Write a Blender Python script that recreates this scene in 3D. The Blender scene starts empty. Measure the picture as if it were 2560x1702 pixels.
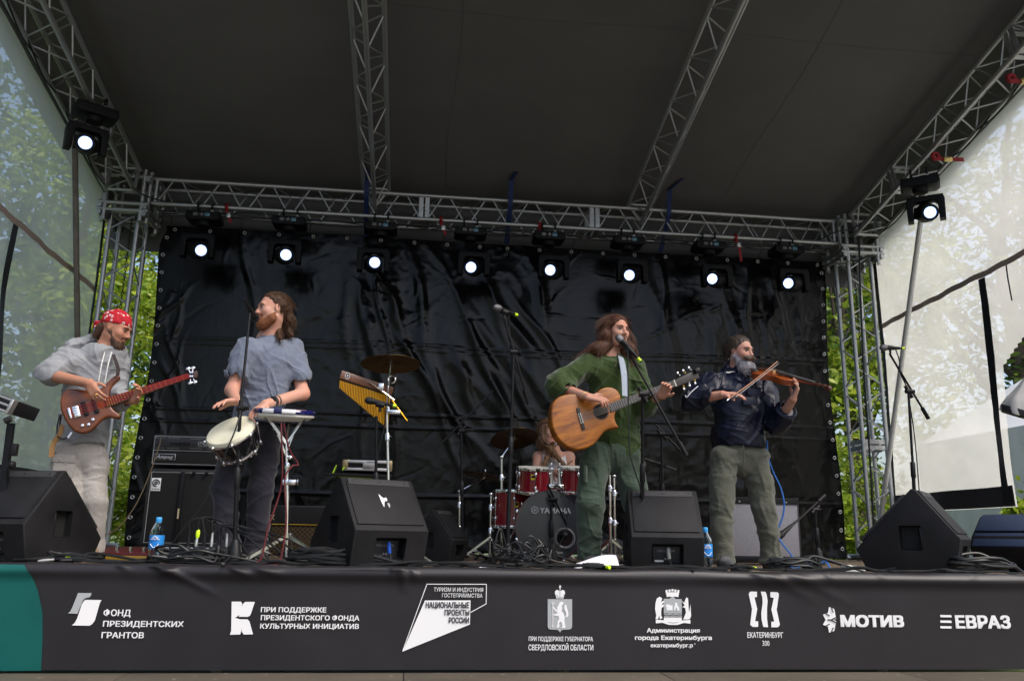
import bpy, bmesh, math, random
import numpy as np
from mathutils import Vector, Matrix
random.seed(7); RNG = np.random.default_rng(7)
PI = math.pi
sc = bpy.context.scene
COL = sc.collection
# ------------------------------------------------------------------ camera
CAM = np.array([-.98, -9.1, .20]); YAW, PITCH, ROLL, FPX = .1138, .2358, .01643, 2062.5
def _axes():
    cy, sy, cp, sp = math.cos(YAW), math.sin(YAW), math.cos(PITCH), math.sin(PITCH)
    f = np.array([sy*cp, cy*cp, sp]); r = np.array([cy, -sy, 0.]); u = np.cross(r, f)
    c, s = math.cos(ROLL), math.sin(ROLL)
    return c*r+s*u, -s*r+c*u, f
CR, CU, CF = _axes()
cam = bpy.data.objects.new('camera', bpy.data.cameras.new('camera')); COL.objects.link(cam)
cam.data.sensor_width = 36; cam.data.lens = 36*FPX/2560; cam.data.clip_end = 2000; cam.data.clip_start = .05
cam.matrix_world = Matrix(((CR[0], CU[0], -CF[0], CAM[0]), (CR[1], CU[1], -CF[1], CAM[1]), (CR[2], CU[2], -CF[2], CAM[2]), (0, 0, 0, 1)))
sc.camera = cam
# ------------------------------------------------------------------ sky, sun, exposure
SUN_EL, SUN_AZ = math.radians(54), math.radians(128)      # azimuth clockwise from +Y (north): from the front right, behind thin cloud
w = bpy.data.worlds.new('World'); sc.world = w; w.use_nodes = True
nt = w.node_tree; sky = nt.nodes.new('ShaderNodeTexSky'); sky.sky_type = 'NISHITA'; sky.sun_disc = False
sky.sun_elevation = SUN_EL; sky.sun_rotation = SUN_AZ; sky.air_density = 1.0; sky.dust_density = 4.5; sky.ozone_density = 1.0
bg = nt.nodes['Background']; bg.inputs['Strength'].default_value = .15
nt.links.new(sky.outputs[0], bg.inputs['Color'])
sl = bpy.data.lights.new('sun', 'SUN'); sl.energy = 1.5; sl.angle = math.radians(40); sl.color = (1, .98, .95)
so = bpy.data.objects.new('sun', sl); COL.objects.link(so)
sd = Vector((math.sin(SUN_AZ)*math.cos(SUN_EL), math.cos(SUN_AZ)*math.cos(SUN_EL), math.sin(SUN_EL)))
so.rotation_euler = sd.to_track_quat('Z', 'Y').to_euler(); so.location = (10, -14, 18)
sc.view_settings.view_transform = 'Standard'; sc.view_settings.look = 'None'; sc.view_settings.exposure = .82; sc.view_settings.gamma = 1
sc.view_settings.use_curve_mapping = False
sc.cycles.max_bounces = 8; sc.cycles.transparent_max_bounces = 24; sc.cycles.use_denoising = True; sc.cycles.sample_clamp_indirect = 6
# ------------------------------------------------------------------ photograph pixel -> point
def ray(x, y): return CF+CR*(x-1280)/FPX-CU*(y-851)/FPX
def at(x, y, Y): d = ray(x, y); return CAM+d*(Y-CAM[1])/d[1]
def atX(x, y, X): d = ray(x, y); return CAM+d*(X-CAM[0])/d[0]
FZ = .02                                                    # stage deck height; front platform lies STEP below
STEP = .55; YF = -4.0
def fl(x, Y, z=None):                                       # point on the deck at depth Y seen at photo column x (near the deck)
    q = at(x, 1410, Y); return np.array([q[0], Y, FZ if z is None else z])
V = lambda *a: np.array(a, float)
def nrm(v): v = np.asarray(v, float); return v/(np.linalg.norm(v)+1e-12)
def frame(fwd, up=(0, 0, 1)):                               # columns right, forward, up
    f = nrm(fwd); r = nrm(np.cross(f, up)); u = np.cross(r, f); return np.stack([r, f, u], 1)
def rotz(a): c, s = math.cos(a), math.sin(a); return np.array([[c, -s, 0], [s, c, 0], [0, 0, 1.]])
# ------------------------------------------------------------------ materials
MATS = {}
def mat(name, col, rough=.6, metal=0., spec=.5, var=0., vscale=8., bump=0., bscale=60., emit=None, estr=0., sheen=0., coat=0., alpha=None, sss=0., col2=None, aniso=(1, 1, 1), detail=6, trans=0., ior=1.45):
    if name in MATS: return MATS[name]
    m = bpy.data.materials.new(name); m.use_nodes = True; t = m.node_tree; b = t.nodes['Principled BSDF']; MATS[name] = m
    I = b.inputs
    I['Base Color'].default_value = (*col, 1); I['Roughness'].default_value = rough; I['Metallic'].default_value = metal
    I['Specular IOR Level'].default_value = spec; I['IOR'].default_value = ior
    if sheen: I['Sheen Weight'].default_value = sheen; I['Sheen Roughness'].default_value = .5
    if coat: I['Coat Weight'].default_value = coat; I['Coat Roughness'].default_value = .08
    if trans: I['Transmission Weight'].default_value = trans
    if sss: I['Subsurface Weight'].default_value = sss; I['Subsurface Radius'].default_value = (.012, .005, .003); I['Subsurface Scale'].default_value = 1.
    if emit: I['Emission Color'].default_value = (*emit, 1); I['Emission Strength'].default_value = estr
    if var or bump or col2:
        tc = t.nodes.new('ShaderNodeTexCoord'); mp = t.nodes.new('ShaderNodeMapping'); mp.inputs['Scale'].default_value = aniso
        t.links.new(tc.outputs['Object'], mp.inputs[0])
    if var or col2:
        n = t.nodes.new('ShaderNodeTexNoise'); n.inputs['Scale'].default_value = vscale; n.inputs['Detail'].default_value = detail; n.inputs['Roughness'].default_value = .6
        t.links.new(mp.outputs[0], n.inputs['Vector'])
        rp = t.nodes.new('ShaderNodeValToRGB'); rp.color_ramp.elements[0].position = .3; rp.color_ramp.elements[1].position = .7
        c2 = col2 if col2 else tuple(min(1, c*(1+var)) for c in col); c1 = col if col2 else tuple(c*(1-var) for c in col)
        rp.color_ramp.elements[0].color = (*c1, 1); rp.color_ramp.elements[1].color = (*c2, 1)
        t.links.new(n.outputs['Fac'], rp.inputs[0]); t.links.new(rp.outputs[0], I['Base Color'])
        mr = t.nodes.new('ShaderNodeMapRange'); mr.inputs['To Min'].default_value = max(0, rough-.08); mr.inputs['To Max'].default_value = min(1, rough+.08)
        t.links.new(n.outputs['Fac'], mr.inputs[0]); t.links.new(mr.outputs[0], I['Roughness'])
    if bump:
        n2 = t.nodes.new('ShaderNodeTexNoise'); n2.inputs['Scale'].default_value = bscale; n2.inputs['Detail'].default_value = 4
        t.links.new(mp.outputs[0], n2.inputs['Vector'])
        bp = t.nodes.new('ShaderNodeBump'); bp.inputs['Strength'].default_value = bump; bp.inputs['Distance'].default_value = .01
        t.links.new(n2.outputs['Fac'], bp.inputs['Height']); t.links.new(bp.outputs[0], I['Normal'])
    return m
# ------------------------------------------------------------------ objects
def tag(o, label=None, cat=None, group=None, kind=None):
    if label: o['label'] = label
    if cat: o['category'] = cat
    if group: o['group'] = group
    if kind: o['kind'] = kind
    return o
def root_loc(o):
    while o.parent: o = o.parent
    return np.array(o.location)
def thing(name, label, cat, loc=(0, 0, 0), group=None):
    o = bpy.data.objects.new(name, None); COL.objects.link(o); o.location = tuple(float(v) for v in loc); o.empty_display_size = .1
    return tag(o, label, cat, group)
def add(name, me, m, parent=None, smooth=True):
    if m is not None and not me.materials: me.materials.append(m)
    o = bpy.data.objects.new(name, me); COL.objects.link(o)
    if parent is not None: o.parent = parent
    return o
def raw(name, v, f, m, parent=None, smooth=True, sharp=None):
    me = bpy.data.meshes.new(name); v = np.asarray(v, float)
    if parent is not None: v = v-root_loc(parent)
    if isinstance(f, np.ndarray):
        k = f.shape[1]; me.vertices.add(len(v)); me.vertices.foreach_set('co', v.astype(np.float32).ravel()); me.loops.add(f.size); me.loops.foreach_set('vertex_index', f.astype(np.int32).ravel())
        me.polygons.add(len(f)); me.polygons.foreach_set('loop_start', np.arange(0, f.size, k, dtype=np.int32)); me.update(calc_edges=True)
    else: me.from_pydata(v.tolist(), [], f); me.update()
    if smooth:
        me.polygons.foreach_set('use_smooth', np.ones(len(me.polygons), bool))
        if sharp: me.set_sharp_from_angle(angle=math.radians(sharp))
    return add(name, me, m, parent)
class MB:
    def __init__(s): s.v = []; s.f = []
    def _add(s, v, f):
        n = len(s.v); s.v += [tuple(float(c) for c in p) for p in v]; s.f += [tuple(i+n for i in q) for q in f]; return s
    def box(s, c, size, Rm=None, bev=0.):
        hx, hy, hz = [d/2 for d in size]; Rm = np.eye(3) if Rm is None else Rm
        if bev <= 0:
            p = [(x, y, z) for x in (-hx, hx) for y in (-hy, hy) for z in (-hz, hz)]
            f = [(0, 1, 3, 2), (4, 6, 7, 5), (0, 4, 5, 1), (2, 3, 7, 6), (0, 2, 6, 4), (1, 5, 7, 3)]
            return s._add([np.asarray(c)+Rm@np.array(q) for q in p], f)
        bm = bmesh.new(); bmesh.ops.create_cube(bm, size=1)
        for q in bm.verts: q.co = Vector((q.co.x*2*hx, q.co.y*2*hy, q.co.z*2*hz))
        bmesh.ops.bevel(bm, geom=list(bm.edges), offset=bev, segments=2, affect='EDGES', profile=.5)
        return s.bm(bm, c, Rm)
    def bm(s, bm, c=(0, 0, 0), Rm=None):
        Rm = np.eye(3) if Rm is None else Rm; bm.verts.index_update()
        v = [np.asarray(c)+Rm@np.array(q.co) for q in bm.verts]; f = [tuple(x.index for x in q.verts) for q in bm.faces]; bm.free(); return s._add(v, f)
    def bar(s, a, b, wd, h, up=(0, 0, 1)):
        a = np.asarray(a, float); b = np.asarray(b, float); L = np.linalg.norm(b-a); F = frame(b-a, up if abs(nrm(b-a)@np.asarray(up)) < .98 else (0, 1, 0))
        return s.box((a+b)/2, (wd, L, h), F)
    def tube(s, pts, r, seg=8, cap=True, closed=False):
        P = np.asarray(pts, float); n = len(P); rr = np.full(n, r) if np.isscalar(r) else np.asarray(r, float)
        T = np.gradient(P, axis=0) if not closed else np.roll(P, -1, 0)-np.roll(P, 1, 0); T /= np.linalg.norm(T, axis=1)[:, None]+1e-12
        u = np.array((0, 0, 1.)) if abs(T[0][2]) < .9 else np.array((0, 1., 0)); u = nrm(u-T[0]*(u@T[0])); v = []
        for i in range(n):
            u = nrm(u-T[i]*(u@T[i])); q = np.cross(T[i], u)
            for k in range(seg):
                a = 2*PI*k/seg; v.append(P[i]+rr[i]*(math.cos(a)*u+math.sin(a)*q))
        f = []
        for i in range(n if closed else n-1):
            j = (i+1) % n
            for k in range(seg): f.append((i*seg+k, i*seg+(k+1) % seg, j*seg+(k+1) % seg, j*seg+k))
        if cap and not closed: f.append(tuple(range(seg-1, -1, -1))); f.append(tuple((n-1)*seg+k for k in range(seg)))
        return s._add(v, f)
    def cyl(s, a, b, r, r2=None, seg=12): return s.tube([a, b], [r, r if r2 is None else r2], seg)
    def lathe(s, prof, c, axis=(0, 0, 1), seg=24, sx=1., closed=False):
        ax = nrm(axis); F = frame(ax, (0, 0, 1) if abs(ax[2]) < .95 else (0, 1, 0)); X, Z = F[:, 0], F[:, 2]; v = []
        for (r, h) in prof:
            for k in range(seg):
                a = 2*PI*k/seg; v.append(np.asarray(c)+ax*h+r*(math.cos(a)*X*sx+math.sin(a)*Z))
        f = []; n = len(prof)
        for i in range(n-1):
            for k in range(seg): f.append((i*seg+k, i*seg+(k+1) % seg, (i+1)*seg+(k+1) % seg, (i+1)*seg+k))
        if closed: 
            for k in range(seg): f.append(((n-1)*seg+k, (n-1)*seg+(k+1) % seg, (k+1) % seg, k))
        else:
            if prof[0][0] > 1e-5: f.append(tuple(range(seg-1, -1, -1)))
            if prof[-1][0] > 1e-5: f.append(tuple((n-1)*seg+k for k in range(seg)))
        return s._add(v, f)
    def ell(s, c, r, Rm=None, seg=16, rings=10):
        Rm = np.eye(3) if Rm is None else Rm; r = np.array([r]*3 if np.isscalar(r) else r); v = []; f = []
        for i in range(rings+1):
            th = PI*i/rings
            for k in range(seg):
                a = 2*PI*k/seg; v.append(np.asarray(c)+Rm@(r*np.array((math.sin(th)*math.cos(a), math.sin(th)*math.sin(a), math.cos(th)))))
        for i in range(rings):
            for k in range(seg): f.append((i*seg+k, (i+1)*seg+k, (i+1)*seg+(k+1) % seg, i*seg+(k+1) % seg))
        return s._add(v, f)
    def plate(s, out, y0, y1, Rm=None, c=(0, 0, 0), bev=0.):
        # outline in local x,z; extruded along local y from y0 (front) to y1
        bm = bmesh.new(); vs = [bm.verts.new((x, y0, z)) for x, z in out]; fc = bm.faces.new(vs); fc.normal_update()
        r = bmesh.ops.extrude_face_region(bm, geom=[fc])
        top = [e for e in r['geom'] if isinstance(e, bmesh.types.BMVert)]
        for q in top: q.co.y = y1
        bmesh.ops.recalc_face_normals(bm, faces=bm.faces)
        if bev > 0:
            ed = [e for e in bm.edges if abs(e.verts[0].co.y-e.verts[1].co.y) < 1e-6]
            bmesh.ops.bevel(bm, geom=ed, offset=bev, segments=3, affect='EDGES', profile=.5)
        bmesh.ops.triangulate(bm, faces=[q for q in bm.faces if len(q.verts) > 4])
        return s.bm(bm, c, Rm)
    def build(s, name, m, parent=None, smooth=True, sharp=40): return raw(name, s.v, s.f, m, parent, smooth, sharp)
def spline(pts, n=12):                                      # Catmull-Rom
    P = np.asarray(pts, float); Q = np.vstack([2*P[0]-P[1], P, 2*P[-1]-P[-2]]); out = []
    for i in range(1, len(Q)-2):
        for t in np.linspace(0, 1, n, endpoint=False):
            a, b, c, d = Q[i-1:i+3]; out.append(.5*((2*b)+(c-a)*t+(2*a-5*b+4*c-d)*t*t+(3*b-a-3*c+d)*t**3))
    out.append(Q[-2]); return np.array(out)
_unit = {}
def rod(name, a, b, r, m, parent=None, seg=10):             # straight tube; alike ones share one mesh
    key = (m.name, seg)
    if key not in _unit:
        o = MB().cyl((0, 0, 0), (0, 0, 1), 1, seg=seg).build('rod', m); _unit[key] = o.data; bpy.data.objects.remove(o)
    a = np.asarray(a, float); b = np.asarray(b, float)
    if parent is not None: L0 = root_loc(parent); a = a-L0; b = b-L0
    d = b-a; L = np.linalg.norm(d); o = bpy.data.objects.new(name, _unit[key]); COL.objects.link(o); o.parent = parent
    q = Vector(d).to_track_quat('Z', 'Y'); o.matrix_basis = Matrix.Translation(Vector(a)) @ q.to_matrix().to_4x4() @ Matrix.Diagonal((r, r, L, 1)); return o
def lettering(body, m, parent, origin, xdir, zdir, width=None, height=None, size=.1, bold=0., align='LEFT', name='lettering', fn=None, shear=0., track=1.):
    cu = bpy.data.curves.new('t', 'FONT'); cu.body = body; cu.size = 1; cu.resolution_u = 3; cu.shear = shear; cu.space_character = track
    o = bpy.data.objects.new('t', cu); COL.objects.link(o); me = bpy.data.meshes.new_from_object(o.evaluated_get(bpy.context.evaluated_depsgraph_get())); bpy.data.objects.remove(o)
    v = np.empty(len(me.vertices)*3); me.vertices.foreach_get('co', v); v = v.reshape(-1, 3); F = [tuple(p.vertices) for p in me.polygons]; bpy.data.meshes.remove(me)
    lo, hi = v.min(0)-bold, v.max(0)+bold; sx = sz = size; cap = .73+2*bold
    if height: sz = sx = height/cap
    if width: sx = width/(hi[0]-lo[0]); sz = sz if height else sx
    nv = nrm(np.cross(xdir, zdir)); W = []; FF = []; n = len(v)
    for i, (dx, dz) in enumerate([(0, 0)] if bold <= 0 else [(-bold, -bold*.7), (bold, -bold*.7), (-bold, bold*.7), (bold, bold*.7), (0, 0)]):   # heavier weight: shifted layers
        x = (v[:, 0]+dx-lo[0])*sx; z = (v[:, 1]+dz+bold*.7)*sz
        if align == 'CENTER': x -= (hi[0]-lo[0])*sx/2
        if align == 'RIGHT': x -= (hi[0]-lo[0])*sx
        w_ = np.asarray(origin)+np.outer(x, nrm(xdir))+np.outer(z, nrm(zdir))
        if fn is not None: w_ = fn(w_)
        W.append(w_+nv*.0004*i); FF += [tuple(k+n*i for k in q) for q in F]
    return raw(name, np.concatenate(W), FF, m, parent, False)
# numpy value noise
_pn = RNG.random((64, 64, 64)).astype(np.float32)
def noise3(P, s):
    q = np.asarray(P, np.float32)*s+100.; i = np.floor(q).astype(int); f = q-i; f = f*f*(3-2*f); i &= 63; j = (i+1) & 63
    def g(a, b, c): return _pn[a, b, c]
    x0, y0, z0, x1, y1, z1 = i[..., 0], i[..., 1], i[..., 2], j[..., 0], j[..., 1], j[..., 2]; fx, fy, fz = f[..., 0], f[..., 1], f[..., 2]
    a = g(x0, y0, z0)*(1-fx)+g(x1, y0, z0)*fx; b = g(x0, y1, z0)*(1-fx)+g(x1, y1, z0)*fx
    c = g(x0, y0, z1)*(1-fx)+g(x1, y0, z1)*fx; d = g(x0, y1, z1)*(1-fx)+g(x1, y1, z1)*fx
    return (a*(1-fy)+b*fy)*(1-fz)+(c*(1-fy)+d*fy)*fz
def fbm(P, s, o=4): return sum(noise3(P, s*2**k)/2**k for k in range(o))/(2-2**(1-o))
def sheet(name, fn, nu, nv, m, parent=None, hole=None, thick=0.):    # fn(u,v)->xyz on arrays
    u, v = np.meshgrid(np.linspace(0, 1, nu), np.linspace(0, 1, nv), indexing='ij'); P = fn(u, v).reshape(-1, 3)
    i, j = np.meshgrid(np.arange(nu-1), np.arange(nv-1), indexing='ij'); a = (i*nv+j).ravel(); f = np.stack([a, a+nv, a+nv+1, a+1], 1)
    if hole is not None:
        uu = (u[:-1, :-1]+u[1:, 1:])/2; vv = (v[:-1, :-1]+v[1:, 1:])/2; f = f[~hole(uu, vv).ravel()]
    o = raw(name, P, f, m, parent)
    if thick: md = o.modifiers.new('solid', 'SOLIDIFY'); md.thickness = thick; md.offset = 0
    return o
# ================================================================== materials for the setting
ALU = mat('aluminium', (.42, .43, .44), .42, .85, var=.28, vscale=9)
BLK = mat('black_plastic', (.009, .009, .010), .45, spec=.3, var=.25, vscale=40, bump=.05, bscale=200)
BLKM = mat('black_metal', (.009, .009, .011), .38, .2, spec=.3)
CHROME = mat('chrome', (.8, .8, .82), .12, 1.)
RUB = mat('black_rubber', (.02, .02, .02), .55)
STEEL = mat('galvanised_steel', (.5, .5, .48), .42, .9, var=.15, vscale=25)
RED = mat('red_webbing', (.22, .007, .012), .7)
BLUE = mat('blue_webbing', (.004, .018, .09), .7)
NEON = mat('neon_tape', (.62, .9, .02), .5)
WHITEP = mat('white_print', (.8, .8, .8), .6)
def ply(name, c1, c2, rough, dots=(.4, .36, .28)):
    m = mat(name, c1, rough, var=.3, vscale=3, bump=.15, bscale=40, col2=c2, aniso=(1, 6, 1))
    t = m.node_tree; b = t.nodes['Principled BSDF']; src = b.inputs['Base Color'].links[0].from_socket
    tc = t.nodes.new('ShaderNodeTexCoord'); n = t.nodes.new('ShaderNodeTexNoise'); n.inputs['Scale'].default_value = 22; n.inputs['Detail'].default_value = 2
    t.links.new(tc.outputs['Object'], n.inputs[0]); r = t.nodes.new('ShaderNodeValToRGB'); r.color_ramp.elements[0].position = .7; r.color_ramp.elements[1].position = .74
    t.links.new(n.outputs['Fac'], r.inputs[0]); mx = t.nodes.new('ShaderNodeMixRGB'); mx.inputs[2].default_value = (*dots, 1)
    t.links.new(r.outputs[0], mx.inputs[0]); t.links.new(src, mx.inputs[1]); t.links.new(mx.outputs[0], b.inputs['Base Color']); return m
PLY = ply('stage_plywood', (.20, .15, .105), (.13, .095, .066), .55)
PLY2 = ply('worn_plywood', (.075, .062, .045), (.12, .10, .075), .5)
# ================================================================== ground, platform, deck
GR = mat('grass_ground', (.06, .11, .025), .9, col2=(.10, .13, .05), vscale=1.5, bump=.6, bscale=12)
tag(MB().box((0, 60, -.95), (400, 400, .2)).build('ground', GR), 'green park lawn around the stage', kind='structure')
tag(MB().box((0, -26, -.87), (60, 32, .06)).build('bounce_paving', mat('grey_bounce', (.22, .21, .20), .85, var=.2, vscale=2)), 'unseen grey paving added to bounce neutral light under the roof', kind='structure')  # unseen paving, added so neutral light bounces onto the roof and players
pf = MB().box((0, -7.1, -STEP-.07), (13, 6.0, .1)).build('front_platform', mat('platform_frame', (.05, .04, .03), .7)); tag(pf, 'low dark plywood platform in front of the stage', kind='structure')
pf2 = np.zeros(3)
sx0 = at(1009, 1680, YF)[0]
for i in range(-4, 5):
    for j in range(2):
        x = sx0+i*1.5; y = -4.1-j*3.0
        MB().box((x+.75, y-1.5+.05, -STEP-.01), (1.5-.005, 3.0-.005, .02), bev=.002).build('deck_panel', PLY2, pf)
sf = MB().box((0, -1.7, FZ-.12), (9.6, 4.5, .18)).build('stage_floor', mat('deck_frame', (.06, .05, .04), .7)); tag(sf, 'brown plywood stage deck', kind='structure')
for i in range(-5, 5):
    for j in range(2):
        MB().box((i*.96+.48, -3.95+j*2.25+1.125, FZ-.012), (.96-.004, 2.25-.004, .024), bev=.002).build('deck_panel', PLY, sf)
for xx in (-4.2, -2.1, 0, 2.1, 4.2):                         # deck legs behind the banner
    for yy in (-3.7, -1.6, .35): rod('leg', (xx, yy, -.85), (xx, yy, FZ-.2), .03, STEEL, sf)
# ================================================================== trusses
H0, TS = 3.75, .29                                           # back truss lower chord height, chord spacing
SLOPE = .225
def truss(name, label, p0, p1, e1, e2, corners, faces, pitch, group, joints=(), rc=.025, rb=.009):
    """corners: list of (a,b) multiples of e1,e2; faces: pairs of corner indices carrying diagonals"""
    p0 = np.asarray(p0, float); p1 = np.asarray(p1, float); d = p1-p0; L = np.linalg.norm(d); d = d/L; e1 = np.asarray(e1, float); e2 = np.asarray(e2, float)
    t = thing(name, label, 'truss', p0, group); C = [p0+a*e1+b*e2 for a, b in corners]
    for c in C: rod('chord', c, c+d*L, rc, ALU, t, 12)
    n = max(2, int(round(L/pitch)))
    for fi, (a, b) in enumerate(faces):
        for k in range(n):
            s, e = (a, b) if k % 2 == fi % 2 else (b, a); m = .16*L/n
            rod('brace', C[s]+d*(L*k/n+m), C[e]+d*(L*(k+1)/n-m), rb, ALU, t, 6)
    for s in joints:
        for (a, b) in faces:
            for off in (-.035, .035):
                q = C[a]+d*(s+off); q2 = C[b]+d*(s+off); MB().bar(q, q2, .012, .05, up=d).build('joint_plate', ALU, t)
    for s in (0, L):
        for (a, b) in faces: rod('end_tube', C[a]+d*abs(s-.03), C[b]+d*abs(s-.03), .02, ALU, t, 8)
    return t
SQ = [(-.5, -.5), (.5, -.5), (.5, .5), (-.5, .5)]; SQF = [(0, 1), (1, 2), (2, 3), (3, 0)]
cz = H0+TS/2
truss('truss_beam', 'long horizontal aluminium box truss across the back carrying the row of lights', (-4.0, 0, cz), (4.0, 0, cz), (0, TS, 0), (0, 0, TS), SQ, SQF, .25, 'stage trusses', (3.0, 5.0))
XC = 4.266
for s, nm in ((-1, 'left'), (1, 'right')):
    tw = truss('truss_column', 'upright aluminium box truss tower at the '+nm+' rear corner of the stage', (s*XC, 0, FZ), (s*XC, 0, 3.66), (TS, 0, 0), (0, TS, 0), SQ, SQF, .27, 'stage trusses', (1.3,))
    b = tw
    for q in ((-1, 1), (1, -1)):
        rod('frame_tube', (s*XC-.26, q[0]*.2, FZ+.03), (s*XC+.26, q[0]*.2, FZ+.03), .025, ALU, b); rod('frame_tube', (s*XC+q[0]*.2, -.26, FZ+.05), (s*XC+q[0]*.2, .26, FZ+.05), .025, ALU, b)
    d = nrm((0, -1, SLOPE)); up = nrm((0, SLOPE, 1)); p0 = V(s*(XC), -.32, 3.93)
    truss('truss_beam', 'sloping aluminium box truss along the '+nm+' eave rising towards the front', p0, p0+d*4.5, (TS, 0, 0), up*TS, SQ, SQF, .27, 'stage trusses', (.9, 2.9))
    # sleeve block at the corner
    k = thing('truss_corner_block', 'aluminium corner sleeve joining the '+nm+' tower to the beams', 'truss joint', (s*XC, 0, 3.5), 'stage trusses')
    for zz in (3.62, 3.70, 4.02):
        for q in (-1, 1):
            rod('sleeve_tube', (s*XC-.27, q*.235, zz), (s*XC+.27, q*.235, zz), .025, ALU, k); rod('sleeve_tube', (s*XC+q*.235, -.27, zz-.045), (s*XC+q*.235, .27, zz-.045), .025, ALU, k)
    for qx in (-1, 1):
        for qy in (-1, 1):
            rod('sleeve_post', (s*XC+qx*.19, qy*.235, 3.5), (s*XC+qx*.19, qy*.235, 4.1), .024, ALU, k); rod('sleeve_post', (s*XC+qx*.235, qy*.17, 3.5), (s*XC+qx*.235, qy*.17, 4.1), .024, ALU, k)
            rod('roller', (s*XC+qx*.17, qy*.2, 3.53), (s*XC+qx*.17, qy*.2, 3.58), .045, RUB, k, 14)
for s, nm in ((-1, 'left'), (1, 'right')):
    d = nrm((0, -1, SLOPE)); up = nrm((0, SLOPE, 1)); p0 = V(s*1.562, -.1, 4.0)
    truss('roof_rafter', 'triangular aluminium rafter truss under the roof sheet, '+nm+' of the two', p0, p0+d*4.7, (TS, 0, 0), up*TS, [(0, -.5), (.5, .36), (-.5, .36)], [(0, 1), (1, 2), (2, 0)], .3, 'stage trusses')
# diagonal props
for s, nm, c in ((-1, 'left', mat('brown_pole', (.16, .14, .12), .6, .2, var=.2)), (1, 'right', mat('pale_pole', (.55, .55, .54), .45, .4))):
    X = s*(4.45 if s < 0 else 4.35); a, b = (V(X, .2, FZ+.02), V(X, -1.42, 3.95)) if s > 0 else (V(X, .35, FZ+.02), V(X, -1.2, 4.0))
    tag(MB().cyl(a, b, .028).build('support_pole', c), ('dark brown' if s < 0 else 'pale grey')+' slanting pole propping the '+nm+' eave truss', 'pole')
# chain hoists down the towers
for s, nm in ((-1, 'left'), (1, 'right')):
    mb = MB(); x = s*XC+.02
    for k in range(90):
        z = 3.6-k*.036; F = rotz(PI/2*(k % 2)); mb.tube([V(x, .02, z)+F@V(.011*math.cos(a), 0, .022*math.sin(a)) for a in np.linspace(0, 2*PI, 8, endpoint=False)], .004, 4, closed=True)
    tag(mb.build('hoist_chain', mat('dark_chain', (.06, .05, .04), .5, .8)), 'dark hoist chain hanging inside the '+nm+' truss tower', 'chain')
# ================================================================== roof sheet
ROOF = mat('roof_tarpaulin', (.108, .107, .110), .75, var=.10, vscale=1.2, bump=.25, bscale=9, spec=.25)
def roof_fn(u, v):
    x = (u-.5)*9.5; y = .4-v*5.2; P = np.stack([x, y, 0*x], -1)
    sag = .035*np.sin((x/3.12+.5)*PI)**2*np.sin(np.clip(v, 0, 1)*PI)
    wr = .012*np.sin(x*9+y*1.3+3*noise3(P, .8))*np.exp(-((y+.1)/.9)**2)+.03*(fbm(P, .9, 3)-.5)
    edge = np.clip((np.abs(x)-4.35)/.4, 0, 1)
    return np.stack([x, y, 4.205+SLOPE*(-y)-sag+wr-.35*edge**2], -1)
rt = sheet('roof_tarpaulin', roof_fn, 130, 70, ROOF); tag(rt, 'dark grey tarpaulin stretched over the stage as a roof', 'roof sheet')
def flap_fn(u, v):
    x = (u-.5)*9.2; P = np.stack([x, 0*x, v], -1); return np.stack([x, .37+.02*(fbm(P, 1.5, 2)-.5), 4.22-v*.86+0*x], -1)
sheet('rear_flap', flap_fn, 60, 8, ROOF, rt)
SEAM = mat('roof_seam', (.075, .073, .072), .75)
def on_roof(x, y, dz=-.008): return roof_fn(np.array([x/9.5+.5]), np.array([(.4-y)/5.2]))[0]+V(0, 0, dz)
for x in (-.75, 2.6): MB().tube([on_roof(x+.03*math.sin(y*2), y, -.004) for y in np.linspace(0, -4.6, 40)], .0015, 4).build('seam', SEAM, rt)
for y in (-2.6,): MB().tube([on_roof(x, y, -.004) for x in np.linspace(-4.2, 4.2, 60)], .0015, 4).build('seam', SEAM, rt)
# ================================================================== backdrop
VINYL = mat('black_vinyl', (.003, .003, .0035), .20, spec=.26, bump=.10, bscale=24, var=.3, vscale=2)
BW = [-3.98, 4.02]; BT, BB = 3.66, .04
cre = []
for i in range(210):                                        # sharp small creases
    x0 = RNG.uniform(BW[0], BW[1]); z0 = RNG.uniform(.1, 3.5); cre.append((x0, z0, RNG.uniform(-1.5, 1.5), RNG.uniform(.08, .35), RNG.uniform(.008, .022), RNG.uniform(-.005, .007)))
for i in range(46):                                         # long soft folds, leaning in the middle
    x0 = RNG.uniform(-3.2, 3.8); mid = math.exp(-((x0+.3)/1.3)**2); cre.append((x0, RNG.uniform(1.6, 3.2), RNG.normal(.08+.42*mid, .10), RNG.uniform(.6, 1.5), RNG.uniform(.035, .085), RNG.uniform(.012, .036)*(.55+.6*mid)))
for i in range(22): cre.append((BW[0]+RNG.uniform(.05, .35), RNG.uniform(.1, 3.3), RNG.normal(-.1, .35), RNG.uniform(.1, .5), RNG.uniform(.012, .03), RNG.uniform(.008, .025)))
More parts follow.
